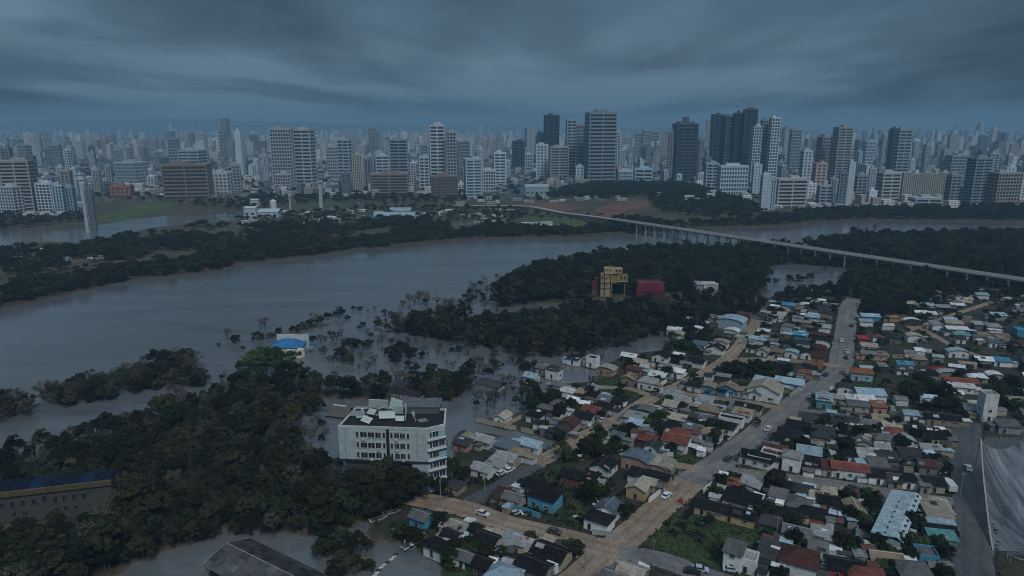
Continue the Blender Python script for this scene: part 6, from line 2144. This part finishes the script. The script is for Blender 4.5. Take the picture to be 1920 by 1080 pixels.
# trees one can tell apart, standing in the flood
ALONE = [(427, 636, 'bare', .8), (442, 644, 'wood', .7), (483, 637, 'wood', .85), (497, 618, 'bare', 1.0), (508, 634, 'wood', .6), (523, 624, 'wood', .55), (410, 648, 'wood', .3), (635, 594, 'wood', .95), (615, 600, 'wood', .7), (598, 606, 'wood', .7),
         (582, 611, 'wood', .75), (566, 617, 'wood', .7), (552, 624, 'wood', .65), (652, 598, 'wood', .45), (588, 600, 'bare', .7), (664, 581, 'wood', .4), (676, 583, 'wood', .5), (690, 588, 'bare', .45), (702, 584, 'bare', .45), (720, 587, 'wood', .4), (733, 590, 'wood', .4),
         (755, 578, 'bare', .8), (768, 570, 'bare', .9), (778, 574, 'bare', 1.0), (787, 571, 'bare', 1.1), (801, 574, 'bare', 1.1), (820, 572, 'bare', .9), (826, 584, 'wood', .7), (850, 577, 'bare', .8), (866, 571, 'wood', .55), (881, 567, 'wood', .55), (888, 562, 'wood', .6),
         (905, 558, 'wood', .6), (914, 553, 'bare', .8), (881, 550, 'wood', .6), (901, 537, 'wood', .7), (908, 528, 'bare', .7), (586, 640, 'wood', .5), (602, 646, 'bare', .7), (610, 643, 'bare', .6), (632, 641, 'bare', .8), (656, 650, 'wood', .9), (671, 652, 'wood', .8),
         (688, 655, 'wood', .75), (640, 676, 'wood', 1.0), (655, 681, 'wood', .8), (694, 690, 'bare', .8), (703, 684, 'bare', .7), (674, 616, 'wood', .35), (681, 614, 'wood', .5), (735, 668, 'wood', .9), (752, 662, 'wood', 1.0), (770, 668, 'wood', .9), (742, 676, 'wood', .8),
         (897, 757, 'bare', .8), (914, 765, 'bare', .9), (927, 766, 'bare', .9), (946, 750, 'bare', .9), (957, 728, 'bare', 1.0), (935, 694, 'wood', .7), (985, 694, 'wood', .7), (1002, 694, 'wood', .75), (978, 746, 'bare', .8), (906, 704, 'bare', .9), (890, 694, 'bare', .9),
         (926, 676, 'bare', .8), (961, 684, 'bare', .7), (878, 668, 'bare', .8), (300, 762, 'wood', .6), (318, 750, 'wood', .45), (455, 655, 'wood', .3), (432, 716, 'wood', .35), (415, 710, 'wood', .3), (405, 728, 'wood', .4), (440, 706, 'wood', .35),
         (1270, 463, 'wood', .7), (1600, 438, 'bare', 1.0), (1612, 440, 'wood', .8), (1622, 439, 'bare', 1.1), (1640, 434, 'bare', 1.1), (1455, 530, 'wood', .6), (1480, 525, 'wood', .8), (1500, 528, 'wood', .9), (1520, 522, 'wood', .8), (1545, 512, 'bare', .8)]
for x, y, kd, s in ALONE:
    g = G(x, y, 0)
    tree(kd, g.x, g.y, (-2.6 if kd == 'wood' else -1.0) * s, s, 'flooded_tree', None, 'lone trees standing in the flood', ('leafy ' if kd == 'wood' else 'half-bare ') + ('bush' if s < .5 else 'tree' if s < .85 else 'large tree'))
g = G(1263, 464, 0)
bt = thing('flooded_tree', g, 0.4, 'tall solitary bare tree on the river bank before the bridge', 'tree', 'lone trees standing in the flood')
q = MB(); q.bar((0, 0, -1), (.2, 0, 9), 1.5, .9, 9); q.bar((.2, 0, 9), (.5, 0, 13.5), .9, .4, 8)
for p in ((-6, 1, 12.5), (4.5, -1, 14.5), (-3, 2, 15.5), (2.5, 1.5, 16.5), (-7.5, -1, 10.8)):
    q.bar((.2, 0, 9.5 + p[2] * .1), p, .4, .12, 5)
q.build('trunk', M['bark'], bt)
for x, y, z, s in ((4.5, -1, 13.2, 1.6), (-3, 2, 14.6, 1.3), (2.5, 1.5, 15.2, 1.5), (-7.2, -1, 10.2, .8)):
    o = link('crown', TREES['bush'][0][0], bt, None, (x, y, z)); o.scale = (s, s, s * .8)
# the bright green crown beside the blue roofed house
for x, y, s in ((470, 694, 1.25), (492, 690, 1.45), (515, 692, 1.5), (535, 690, 1.2), (500, 704, 1.2), (460, 704, 1.0), (528, 704, 1.0), (482, 708, 1.0)):
    g = G(x, y, 0)
    tree('green', g.x, g.y, -.3, s, 'tree', 'bright green tree in the dense clump beside the blue roofed house', 'green clump by the blue roofed house')
# tattered strip along the river's near bank
for x, y in ((2, 757), (14, 768), (30, 765), (46, 770), (60, 778), (20, 782), (5, 790), (84, 748), (102, 742), (118, 746), (132, 733), (150, 739), (164, 724), (178, 733), (192, 722), (206, 728), (220, 716), (236, 722), (238, 704), (254, 712), (256, 698), (272, 706),
             (274, 692), (290, 702), (293, 685), (308, 698), (312, 680), (326, 696), (330, 677), (344, 690), (346, 676), (358, 700), (366, 688), (372, 712), (350, 716), (330, 718), (300, 722), (270, 728), (240, 735), (210, 740), (120, 755), (150, 750), (180, 744), (382, 722)):
    g = G(x, y, 0)
    kd = rnd.choice(('bare', 'bare', 'wood'))
    tree(kd, g.x, g.y, -1.2 if kd == 'bare' else -2.4, rnd.uniform(.75, 1.15), 'flooded_tree', 'tattered grey-green tree in the strip along the near river bank', 'tattered trees on the near river bank')

wood_pts = []
near_pts = []


def plant(poly, spacing, lo, hi, near=False, edge=1.0, zoff=0.0, zf=(.85, 1.15), seed=1, drop=0.0):
    P_ = fill_poly(poly, spacing, .45, np.random.RandomState(seed), edge)
    for (x, y), z in zip(P_, land_height(P_[:, 0], P_[:, 1])):
        if not clear_of(x, y, 1.0) or rnd.random() < drop:
            continue
        big_ = 1.35 if rnd.random() < .07 else 1.0
        (near_pts if near else wood_pts).append((x, y, max(z, -.6) - .1 + zoff, rnd.uniform(lo, hi) * big_, rnd.uniform(*zf)))


plant(POLY['near'], 3.5, .40, .84, True, drop=.08, zf=(.9, 1.5))
plant(world_poly([(585, 1022), (640, 1003), (690, 1008), (697, 1035), (685, 1090), (600, 1090)], .3), 3.4, .4, .75, True, drop=.1, seed=12)
for x, y, s in ((655, 945, 1.2), (675, 940, 1.3), (697, 946, 1.35), (718, 938, 1.35), (738, 944, 1.4), (757, 938, 1.25), (776, 942, 1.15), (792, 936, .9), (640, 930, 1.1), (712, 955, 1.1), (750, 958, 1.0)):
    g = G(x, y, .3)
    near_pts.append((g.x, g.y, .1, s, 1.05))
plant(POLY['strip'], 3.7, .42, .85, True, seed=2, drop=.1, zf=(.85, 1.4))
plant(POLY['mid'], 4.1, .42, .9, True, edge=0, seed=3, drop=.14, zf=(.85, 1.4))
plant(POLY['pen'], 4.6, .5, 1.0, edge=1.5, seed=4)
plant(POLY['right'], 5.4, .6, 1.1, edge=2, seed=5)
TP = [world_poly(p) for p in ([(1345, 692), (1400, 690), (1480, 695), (1470, 708), (1400, 712), (1340, 705)], [(1030, 760), (1075, 745), (1090, 775), (1060, 800), (1030, 790)], [(1045, 850), (1110, 835), (1180, 830), (1190, 845), (1110, 862), (1060, 868)],
                             [(1600, 838), (1740, 850), (1790, 870), (1780, 895), (1700, 880), (1600, 862)], [(1690, 720), (1790, 735), (1800, 775), (1730, 770), (1690, 745)], [(1870, 730), (1920, 730), (1920, 770), (1875, 775)], [(1610, 562), (1700, 555), (1725, 575), (1690, 600), (1620, 590)],
                             [(1280, 612), (1340, 620), (1330, 650), (1280, 660), (1255, 645)], [(1090, 900), (1130, 890), (1140, 930), (1100, 950), (1085, 930)], [(1640, 805), (1700, 815), (1690, 835), (1620, 840), (1600, 820)], [(1225, 780), (1262, 785), (1250, 808), (1195, 800)],
                             [(1470, 985), (1560, 1000), (1550, 1020), (1470, 1010)], [(1700, 1000), (1760, 985), (1740, 1020)], [(840, 880), (875, 890), (860, 930), (820, 940)], [(735, 985), (800, 1000), (790, 1030), (740, 1010)], [(990, 735), (1015, 730), (1018, 765), (992, 765)])]
town_trees = []
for i, p in enumerate(TP):
    for x, y in fill_poly(p, 4.6, .45, np.random.RandomState(50 + i), -.5):
        if not in_house(x, y, 1.0) and road_clear(x, y, 1.5):
            town_trees.append((x, y, LAND - .1, rnd.uniform(.45, .85), rnd.uniform(.85, 1.1)))
for x, y, s in ((1455, 925, .95), (1370, 915, .5), (1177, 975, .6), (1330, 985, .4), (1345, 1040, .45), (1290, 975, .4), (1165, 735, .5), (1055, 860, .8), (1230, 742, .45), (1300, 715, .5), (1080, 735, .5), (893, 765, .4), (968, 760, .5), (1105, 745, .6), (1420, 800, .4), (1585, 728, .5)):
    g = G(x, y)
    town_trees.append((g.x, g.y, LAND - .1, s, 1.0))
tries = 0
rs = random.Random(5)
while len(town_trees) < 760 and tries < 16000:
    tries += 1
    p = rs.choice(BLOCKS)
    x, y = rs.uniform(p[:, 0].min(), p[:, 0].max()), rs.uniform(p[:, 1].min(), p[:, 1].max())
    if pt_in(p, x, y) and not in_house(x, y, .9) and road_clear(x, y, 1.2):
        town_trees.append((x, y, LAND - .1, rs.uniform(.3, .65), rs.uniform(.8, 1.1)))
# wood between the houses and the bridge
plant(world_poly([(1440, 562), (1500, 548), (1570, 548), (1600, 515), (1600, 490), (1700, 500), (1920, 548), (1990, 565), (1920, 560), (1760, 562), (1690, 575), (1620, 560), (1590, 556), (1500, 560)]), 4.6, .45, .95, edge=0, seed=8)
plant(world_poly([(1380, 470), (1500, 468), (1580, 480), (1600, 500), (1575, 500), (1480, 492), (1440, 500)]), 4.6, .45, .95, edge=0, seed=9)

# the nearest trees of the wood are single things, the rest is one mass
near_pts.sort(key=lambda p: math.hypot(p[0], p[1]))


def shown(p):
    a = pix((p[0], p[1], p[2] + 4))
    return -60 < a[0] < 1980 and a[1] < 1110


front = [p for p in near_pts if shown(p)][:150]
fs = set(front)
for x, y, z, s, f in front:
    a, b = pix((x, y, z))
    where = 'between the factory and the pond' if a < 330 and b > 960 else 'behind the long blue roofed factory' if a < 300 else 'below the white apartment block' if a > 560 and b < 960 else 'beside the grey pond shed' if b > 985 else 'in the middle of the near flooded wood'
    tree('wood' if rnd.random() < .8 else rnd.choice(('bare', 'wood')), x, y, z, s, 'tree', f'dense dark olive tree {where}', 'trees of the near flooded wood', zs=f)
rest = [p for p in near_pts if p not in fs]
town_trees.sort(key=lambda p: math.hypot(p[0], p[1]))
vis = [p for p in town_trees if shown(p)]
for x, y, z, s, f in vis[:75]:
    tree('green' if rnd.random() < .45 else 'wood', x, y, z, s, 'tree', None, 'garden trees of the town', 'small dark garden tree' if s < .6 else 'bushy garden tree', zs=f)
back_t = [p for p in town_trees if p not in set(vis[:75])]
scrub = []
for p, sp_s, dr, sd_ in (([(575, 640), (700, 622), (800, 640), (900, 655), (1000, 690), (985, 755), (900, 785), (880, 760), (890, 700), (700, 700), (600, 690)], 6.0, .55, 61), ([(685, 606), (760, 578), (880, 556), (925, 540), (930, 565), (860, 596), (740, 612)], 6.5, .5, 62),
                        ([(375, 690), (440, 705), (430, 745), (330, 765), (240, 780), (330, 740)], 6.0, .55, 63), ([(540, 790), (630, 770), (630, 840), (580, 830)], 5, .6, 64), ([(860, 540), (940, 515), (990, 560), (940, 585), (880, 570)], 6, .6, 65), ([(1000, 640), (1180, 640), (1130, 690), (1020, 690)], 6, .6, 66),
                        ([(70, 748), (140, 726), (250, 704), (340, 684), (378, 702), (362, 728), (250, 742), (120, 764)], 3.6, .12, 67), ([(-30, 760), (40, 756), (72, 780), (20, 800), (-30, 810)], 3.8, .12, 68)):
    for x, y in fill_poly(world_poly(p, 0), sp_s, .5, np.random.RandomState(sd_), 0):
        if rnd.random() > dr and clear_of(x, y, 1.0):
            s = rnd.uniform(.18, .7) if sd_ < 67 else rnd.uniform(.4, .95)
            scrub.append((x, y, -1.6 * s, s, rnd.uniform(.8, 1.3)))
scatter('flooded_undergrowth', ('bare', 'bare', 'wood'), scrub, 'half drowned scrub and snags sticking out of the flood', 'scrub')
scatter('forest', ('wood', 'wood', 'bare'), rest, 'dense dark flooded woodland along the near bank', 'woodland')
scatter('garden_foliage', ('wood', 'green'), back_t, 'small trees scattered through the far streets of the town', 'trees')

# far bank
FB = [([(-250, 625), (0, 572), (200, 530), (400, 503), (640, 467), (900, 443), (1080, 440), (1240, 429), (1250, 421), (1180, 421), (1090, 433), (960, 430), (850, 414), (700, 416), (560, 420), (400, 422), (290, 432), (200, 455), (60, 468), (-250, 500)], 5.6, .6, 1.1),
      ([(1245, 428), (1440, 422), (1540, 413), (1640, 410), (1920, 413), (2300, 420), (2300, 396), (1920, 392), (1700, 394), (1560, 398), (1440, 404), (1330, 414)], 7.0, .75, 1.15),
      ([(430, 412), (560, 400), (700, 390), (860, 388), (960, 394), (1000, 400), (960, 420), (850, 412), (650, 416)], 13, .5, 1.0), ([(1020, 374), (1080, 352), (1160, 346), (1290, 350), (1340, 372), (1420, 392), (1440, 402), (1330, 410), (1230, 402), (1215, 380), (1110, 382)], 9.0, .7, 1.15),
      ([(330, 385), (440, 378), (640, 368), (860, 372), (860, 384), (640, 380), (440, 394)], 14, .6, 1.1), ([(-100, 410), (140, 404), (180, 414), (60, 426), (-100, 440)], 10, .6, 1.0), ([(960, 396), (1060, 400), (1140, 412), (1090, 416), (980, 410)], 16, .4, .8)]
FB.append(([(1150, 412), (1200, 414), (1262, 424), (1250, 438), (1190, 438), (1140, 430)], 6.0, .6, 1.0))
APP_LINE = np.array([(p.x, p.y) for p in APP[::4]])
far_pts = []
for i, (p, sp, lo, hi) in enumerate(FB):
    P_ = fill_poly(world_poly(p, 1.5), sp, .45, np.random.RandomState(20 + i), 0)
    Z = land_height(P_[:, 0], P_[:, 1])
    for (x, y), z in zip(P_, Z):
        sdist = float(edge_dist(far_line, np.array([x]), np.array([y]), False)[0])
        if i < 2 and sdist > 38 and float(wob(x, y, 70, 6)) + rnd.uniform(-.25, .25) > .05:
            continue
        if z > 0.15 and edge_dist(APP_LINE, np.array([x]), np.array([y]), False)[0] > 13:
            far_pts.append((x, y, z - .2, rnd.uniform(lo, hi), rnd.uniform(.8, 1.1)))
rs = random.Random(88)
sp_ = np.array([(a, b, c) for a, b, c in spots])
for _ in range(2600):
    yb = 262 + 116 * rs.random() ** 1.2
    g = G(rs.uniform(-60, 1980), yb, 2)
    if np.all((sp_[:, 0] - g.x) ** 2 + (sp_[:, 1] - g.y) ** 2 > (sp_[:, 2] * .8 + 2) ** 2):
        far_pts.append((g.x, g.y, 1.5, rs.uniform(.7, 1.3), rs.uniform(.8, 1.2)))
scatter('far_forest', ('far',), far_pts, 'dark woodland along the far bank and between the city blocks', 'woodland')
scatter('peninsula_forest', ('far', 'wood'), wood_pts, 'dense dark green woodland on the peninsula and below the bridge', 'woodland')

# weeds, bushes and grass
bush_pts, weed_pts = [], []
rs = random.Random(6)
allb = BLOCKS + TP + [world_poly([(860, 900), (1140, 880), (1190, 980), (1100, 1000), (960, 975)]), world_poly([(700, 975), (1160, 1040), (1080, 1080), (800, 1060)])]
n = 0
while len(bush_pts) < 2600 and n < 16000:
    n += 1
    p = rs.choice(allb)
    x, y = rs.uniform(p[:, 0].min(), p[:, 0].max()), rs.uniform(p[:, 1].min(), p[:, 1].max())
    if pt_in(p, x, y) and not in_house(x, y, .4) and road_clear(x, y, .6) and not any(pt_in(w_p, x, y) for w_p in POOLW[NF:]) and pt_in(POLY['town'], x, y):
        bush_pts.append((x, y, LAND - .15, rs.uniform(.35, 1.15), rs.uniform(.6, 1.1)))
for p in LAWNS:
    for x, y in fill_poly(p, 1.25, .5, np.random.RandomState(3), 0):
        if not in_house(x, y, .2) and road_clear(x, y, .1):
            weed_pts.append((x, y, LAND - .1, rs.uniform(.4, 1.1), rs.uniform(.4, .9)))
for ln, hw in ROADS_TOWN:
    for i in range(len(ln) - 1):
        for s in (-1, 1):
            for _ in range(3):
                t = rs.random()
                d = ln[i + 1] - ln[i]
                nn = np.array([-d[1], d[0]]) / (np.linalg.norm(d) + 1e-6)
                q_ = ln[i] + d * t + nn * s * (hw + abs(rs.gauss(.5, .7)))
                if not in_house(q_[0], q_[1], .2) and road_clear(q_[0], q_[1], -.3):
                    weed_pts.append((q_[0], q_[1], LAND - .05, rs.uniform(.3, 1.0), rs.uniform(.5, 1)))
scatter('undergrowth', ('bush',), bush_pts, 'bushes and rank growth between the houses', 'undergrowth')
scatter('grass', ('weed',), weed_pts, 'rough grass on lawns and road verges', 'grass')
for x, y, s in ((1320, 985, 1.5), (1300, 1000, 1.3), (1280, 988, 1.4), (1262, 1005, 1.2), (1310, 1012, 1.3), (1255, 985, 1.1)):
    g = G(x, y)
    cr, trk, _ = TREES['bush'][rnd.randrange(5)]
    r = thing('shrub', g, rnd.uniform(0, 6))
    r.scale = (s * 1.3, s * 1.3, s * .8)
    link('crown', cr, r); link('stem', trk, r)
    later(r, 'low tangled shrub on the big lawn', 'town', 'shrub', 'shrubs on the big lawn')

# wreckage strewn by the flood
rs = random.Random(14)
for nm, col, n_ in (('debris', (0.55, 0.56, 0.56), 420), ('debris', (0.15, 0.125, 0.10), 420), ('debris', (0.03, 0.03, 0.032), 260)):
    q = MB()
    k = 0
    while k < n_:
        p = rs.choice(allb[:-2] + [allb[-1], allb[-2]])
        x, y = rs.uniform(p[:, 0].min(), p[:, 0].max()), rs.uniform(p[:, 1].min(), p[:, 1].max())
        k += 1
        if not pt_in(p, x, y) or in_house(x, y, .1) or not road_clear(x, y, .4):
            continue
        for _ in range(rs.randint(1, 3)):
            a, L_ = rs.uniform(0, 3.14), rs.uniform(.6, 2.6)
            z = LAND + rs.uniform(.15, .8)
            c, s = math.cos(a) * L_ / 2, math.sin(a) * L_ / 2
            w = rs.uniform(.1, .7)
            ox, oy = x + rs.uniform(-1.5, 1.5), y + rs.uniform(-1.5, 1.5)
            tl = rs.uniform(-.3, .3)
            p4 = [(ox - c - s * w, oy - s + c * w, z - tl), (ox + c - s * w, oy + s + c * w, z + tl), (ox + c + s * w, oy + s - c * w, z + tl + .1), (ox - c + s * w, oy - s - c * w, z - tl + .1)]
            lo = [(u, v, t_ - .06) for u, v, t_ in p4]
            q.quad(*p4); q.quad(*lo[::-1])
            for e_ in range(4):
                q.quad(p4[e_], lo[e_], lo[(e_ + 1) % 4], p4[(e_ + 1) % 4])
    o = q.build(nm, M['debris'], None, col)
    tag(o, 'boards and sheets strewn between the houses by the flood', 'debris', kind='stuff')

# ================================================================== air
hb = MB()
top_ = max([CAM_H] + [v[2] for v in hm.v]) + 6
hb.box((0, 0, (top_ - 4) / 2), (26600, 26600, top_ + 4))
hz = hb.mesh('haze', [])
M['haze'] = bpy.data.materials.new('haze')
M['haze'].use_nodes = True
t = M['haze'].node_tree
t.nodes.clear()
pv = N(t, 'ShaderNodeVolumePrincipled')
pv.inputs['Color'].default_value = (0.33, 0.56, 0.76, 1)
pv.inputs['Density'].default_value = 0.00018
pv.inputs['Anisotropy'].default_value = 0.0
mo = N(t, 'ShaderNodeOutputMaterial')
t.links.new(pv.outputs[0], mo.inputs['Volume'])
hz.materials.append(M['haze'])
tag(link('haze', hz), 'bluish rain haze filling the air', 'haze', kind='stuff')

# ================================================================== labels: each thing by its look and its place among landmarks
bpy.context.view_layer.update()
TENS = 'first second third fourth fifth sixth seventh eighth ninth'.split()
ORD = 'first second third fourth fifth sixth seventh eighth ninth tenth eleventh twelfth thirteenth fourteenth fifteenth sixteenth seventeenth eighteenth nineteenth twentieth'.split() + ['twenty-' + t_ for t_ in TENS] + ['thirtieth'] + ['thirty-' + t_ for t_ in TENS]
MARKS = {
    'town': [((735, 840), 'the white apartment block'), ((870, 950), 'the dirt street junction'), ((1150, 1030), 'the bottom dirt crossroads'), ((1310, 885), 'the grey crossroads'), ((1225, 745), 'the dirt lane turnoff'), ((1385, 600), 'the curved roof hall'),
             ((1678, 970), 'the long pale shed'), ((1850, 760), 'the narrow four-storey house'), ((1615, 697), 'the orange roofed shop'), ((1725, 615), 'the forked dirt lane'), ((1540, 666), 'the orange two-storey house'), ((1461, 735), 'the cream roofed warehouse'),
             ((1269, 822), 'the large brick red roof'), ((1499, 1043), 'the wide maroon roof'), ((1020, 928), 'the bright blue ruin'), ((1592, 572), 'the main road top'), ((1593, 886), 'the red roofed terrace'), ((1860, 940), 'the dark netting'), ((945, 790), 'the cream yard corner'), ((1330, 735), 'the blue walled cottages')],
    'tree': [((541, 660), 'the blue roofed house'), ((735, 840), 'the white apartment block'), ((912, 730), 'the drowned slatted shed'), ((1143, 530), 'the yellow tower'), ((600, 608), 'the narrow wooded islet'), ((790, 580), 'the mid-river wood'), ((1300, 440), 'the bridge'), ((1500, 525), 'the pond by the bridge'),
             ((1310, 885), 'the grey crossroads'), ((1269, 822), 'the large brick red roof'), ((1678, 970), 'the long pale shed'), ((1150, 1030), 'the bottom dirt crossroads'), ((870, 950), 'the dirt street junction'), ((1060, 775), 'the dark garden clump'), ((1461, 735), 'the cream roofed warehouse')],
    'city': [((1125, 300), 'the dark striped tower'), ((550, 300), 'the wide twin complex'), ((347, 345), 'the brown banded block'), ((820, 300), 'the tall white banded tower'), ((1283, 300), 'the dark mast tower'), ((1370, 280), 'the dark tower cluster'), ((1730, 350), 'the beige finned row'),
             ((168, 390), 'the lagoon pylon'), ((1372, 345), 'the teal glazed block'), ((1575, 300), 'the beige balcony tower'), ((1682, 290), 'the two tone tower'), ((670, 330), 'the sand slab tower'), ((1482, 365), 'the pinkish office block'), ((35, 350), 'the left edge beige block'), ((1885, 355), 'the right edge gridded block'),
             ((730, 345), 'the low brown terraces'), ((940, 320), 'the bright white banded block'), ((1048, 305), 'the beige block'), ((450, 340), 'the slim grey banded tower'), ((260, 330), 'the pale gridded block')]}
groups = {}
for o, desc, where in PENDING:
    z = 4 if where != 'city' else 12
    a, b = pix((o.location.x, o.location.y, z))
    (mx_, my_), mark = min(MARKS[where], key=lambda m: (m[0][0] - a) ** 2 + (m[0][1] - b) ** 2)
    groups.setdefault((desc, mark), []).append(((mx_ - a) ** 2 + (my_ - b) ** 2, len(groups), o))
for (desc, mark), L in groups.items():
    L.sort(key=lambda e: e[0])
    for i, (_, _, o) in enumerate(L):
        if len(L) == 1:
            o['label'] = f'{desc} by {mark}'
        else:
            o['label'] = f'{desc}, {ORD[min(i, 38)]} out from {mark}'
print('SCENE objects', len(S.objects), 'houses', NHOUSE, 'forest', len(rest), len(wood_pts), len(far_pts), 'mass', made, 'town trees', len(town_trees), 'bush', len(bush_pts), 'weeds', len(weed_pts))
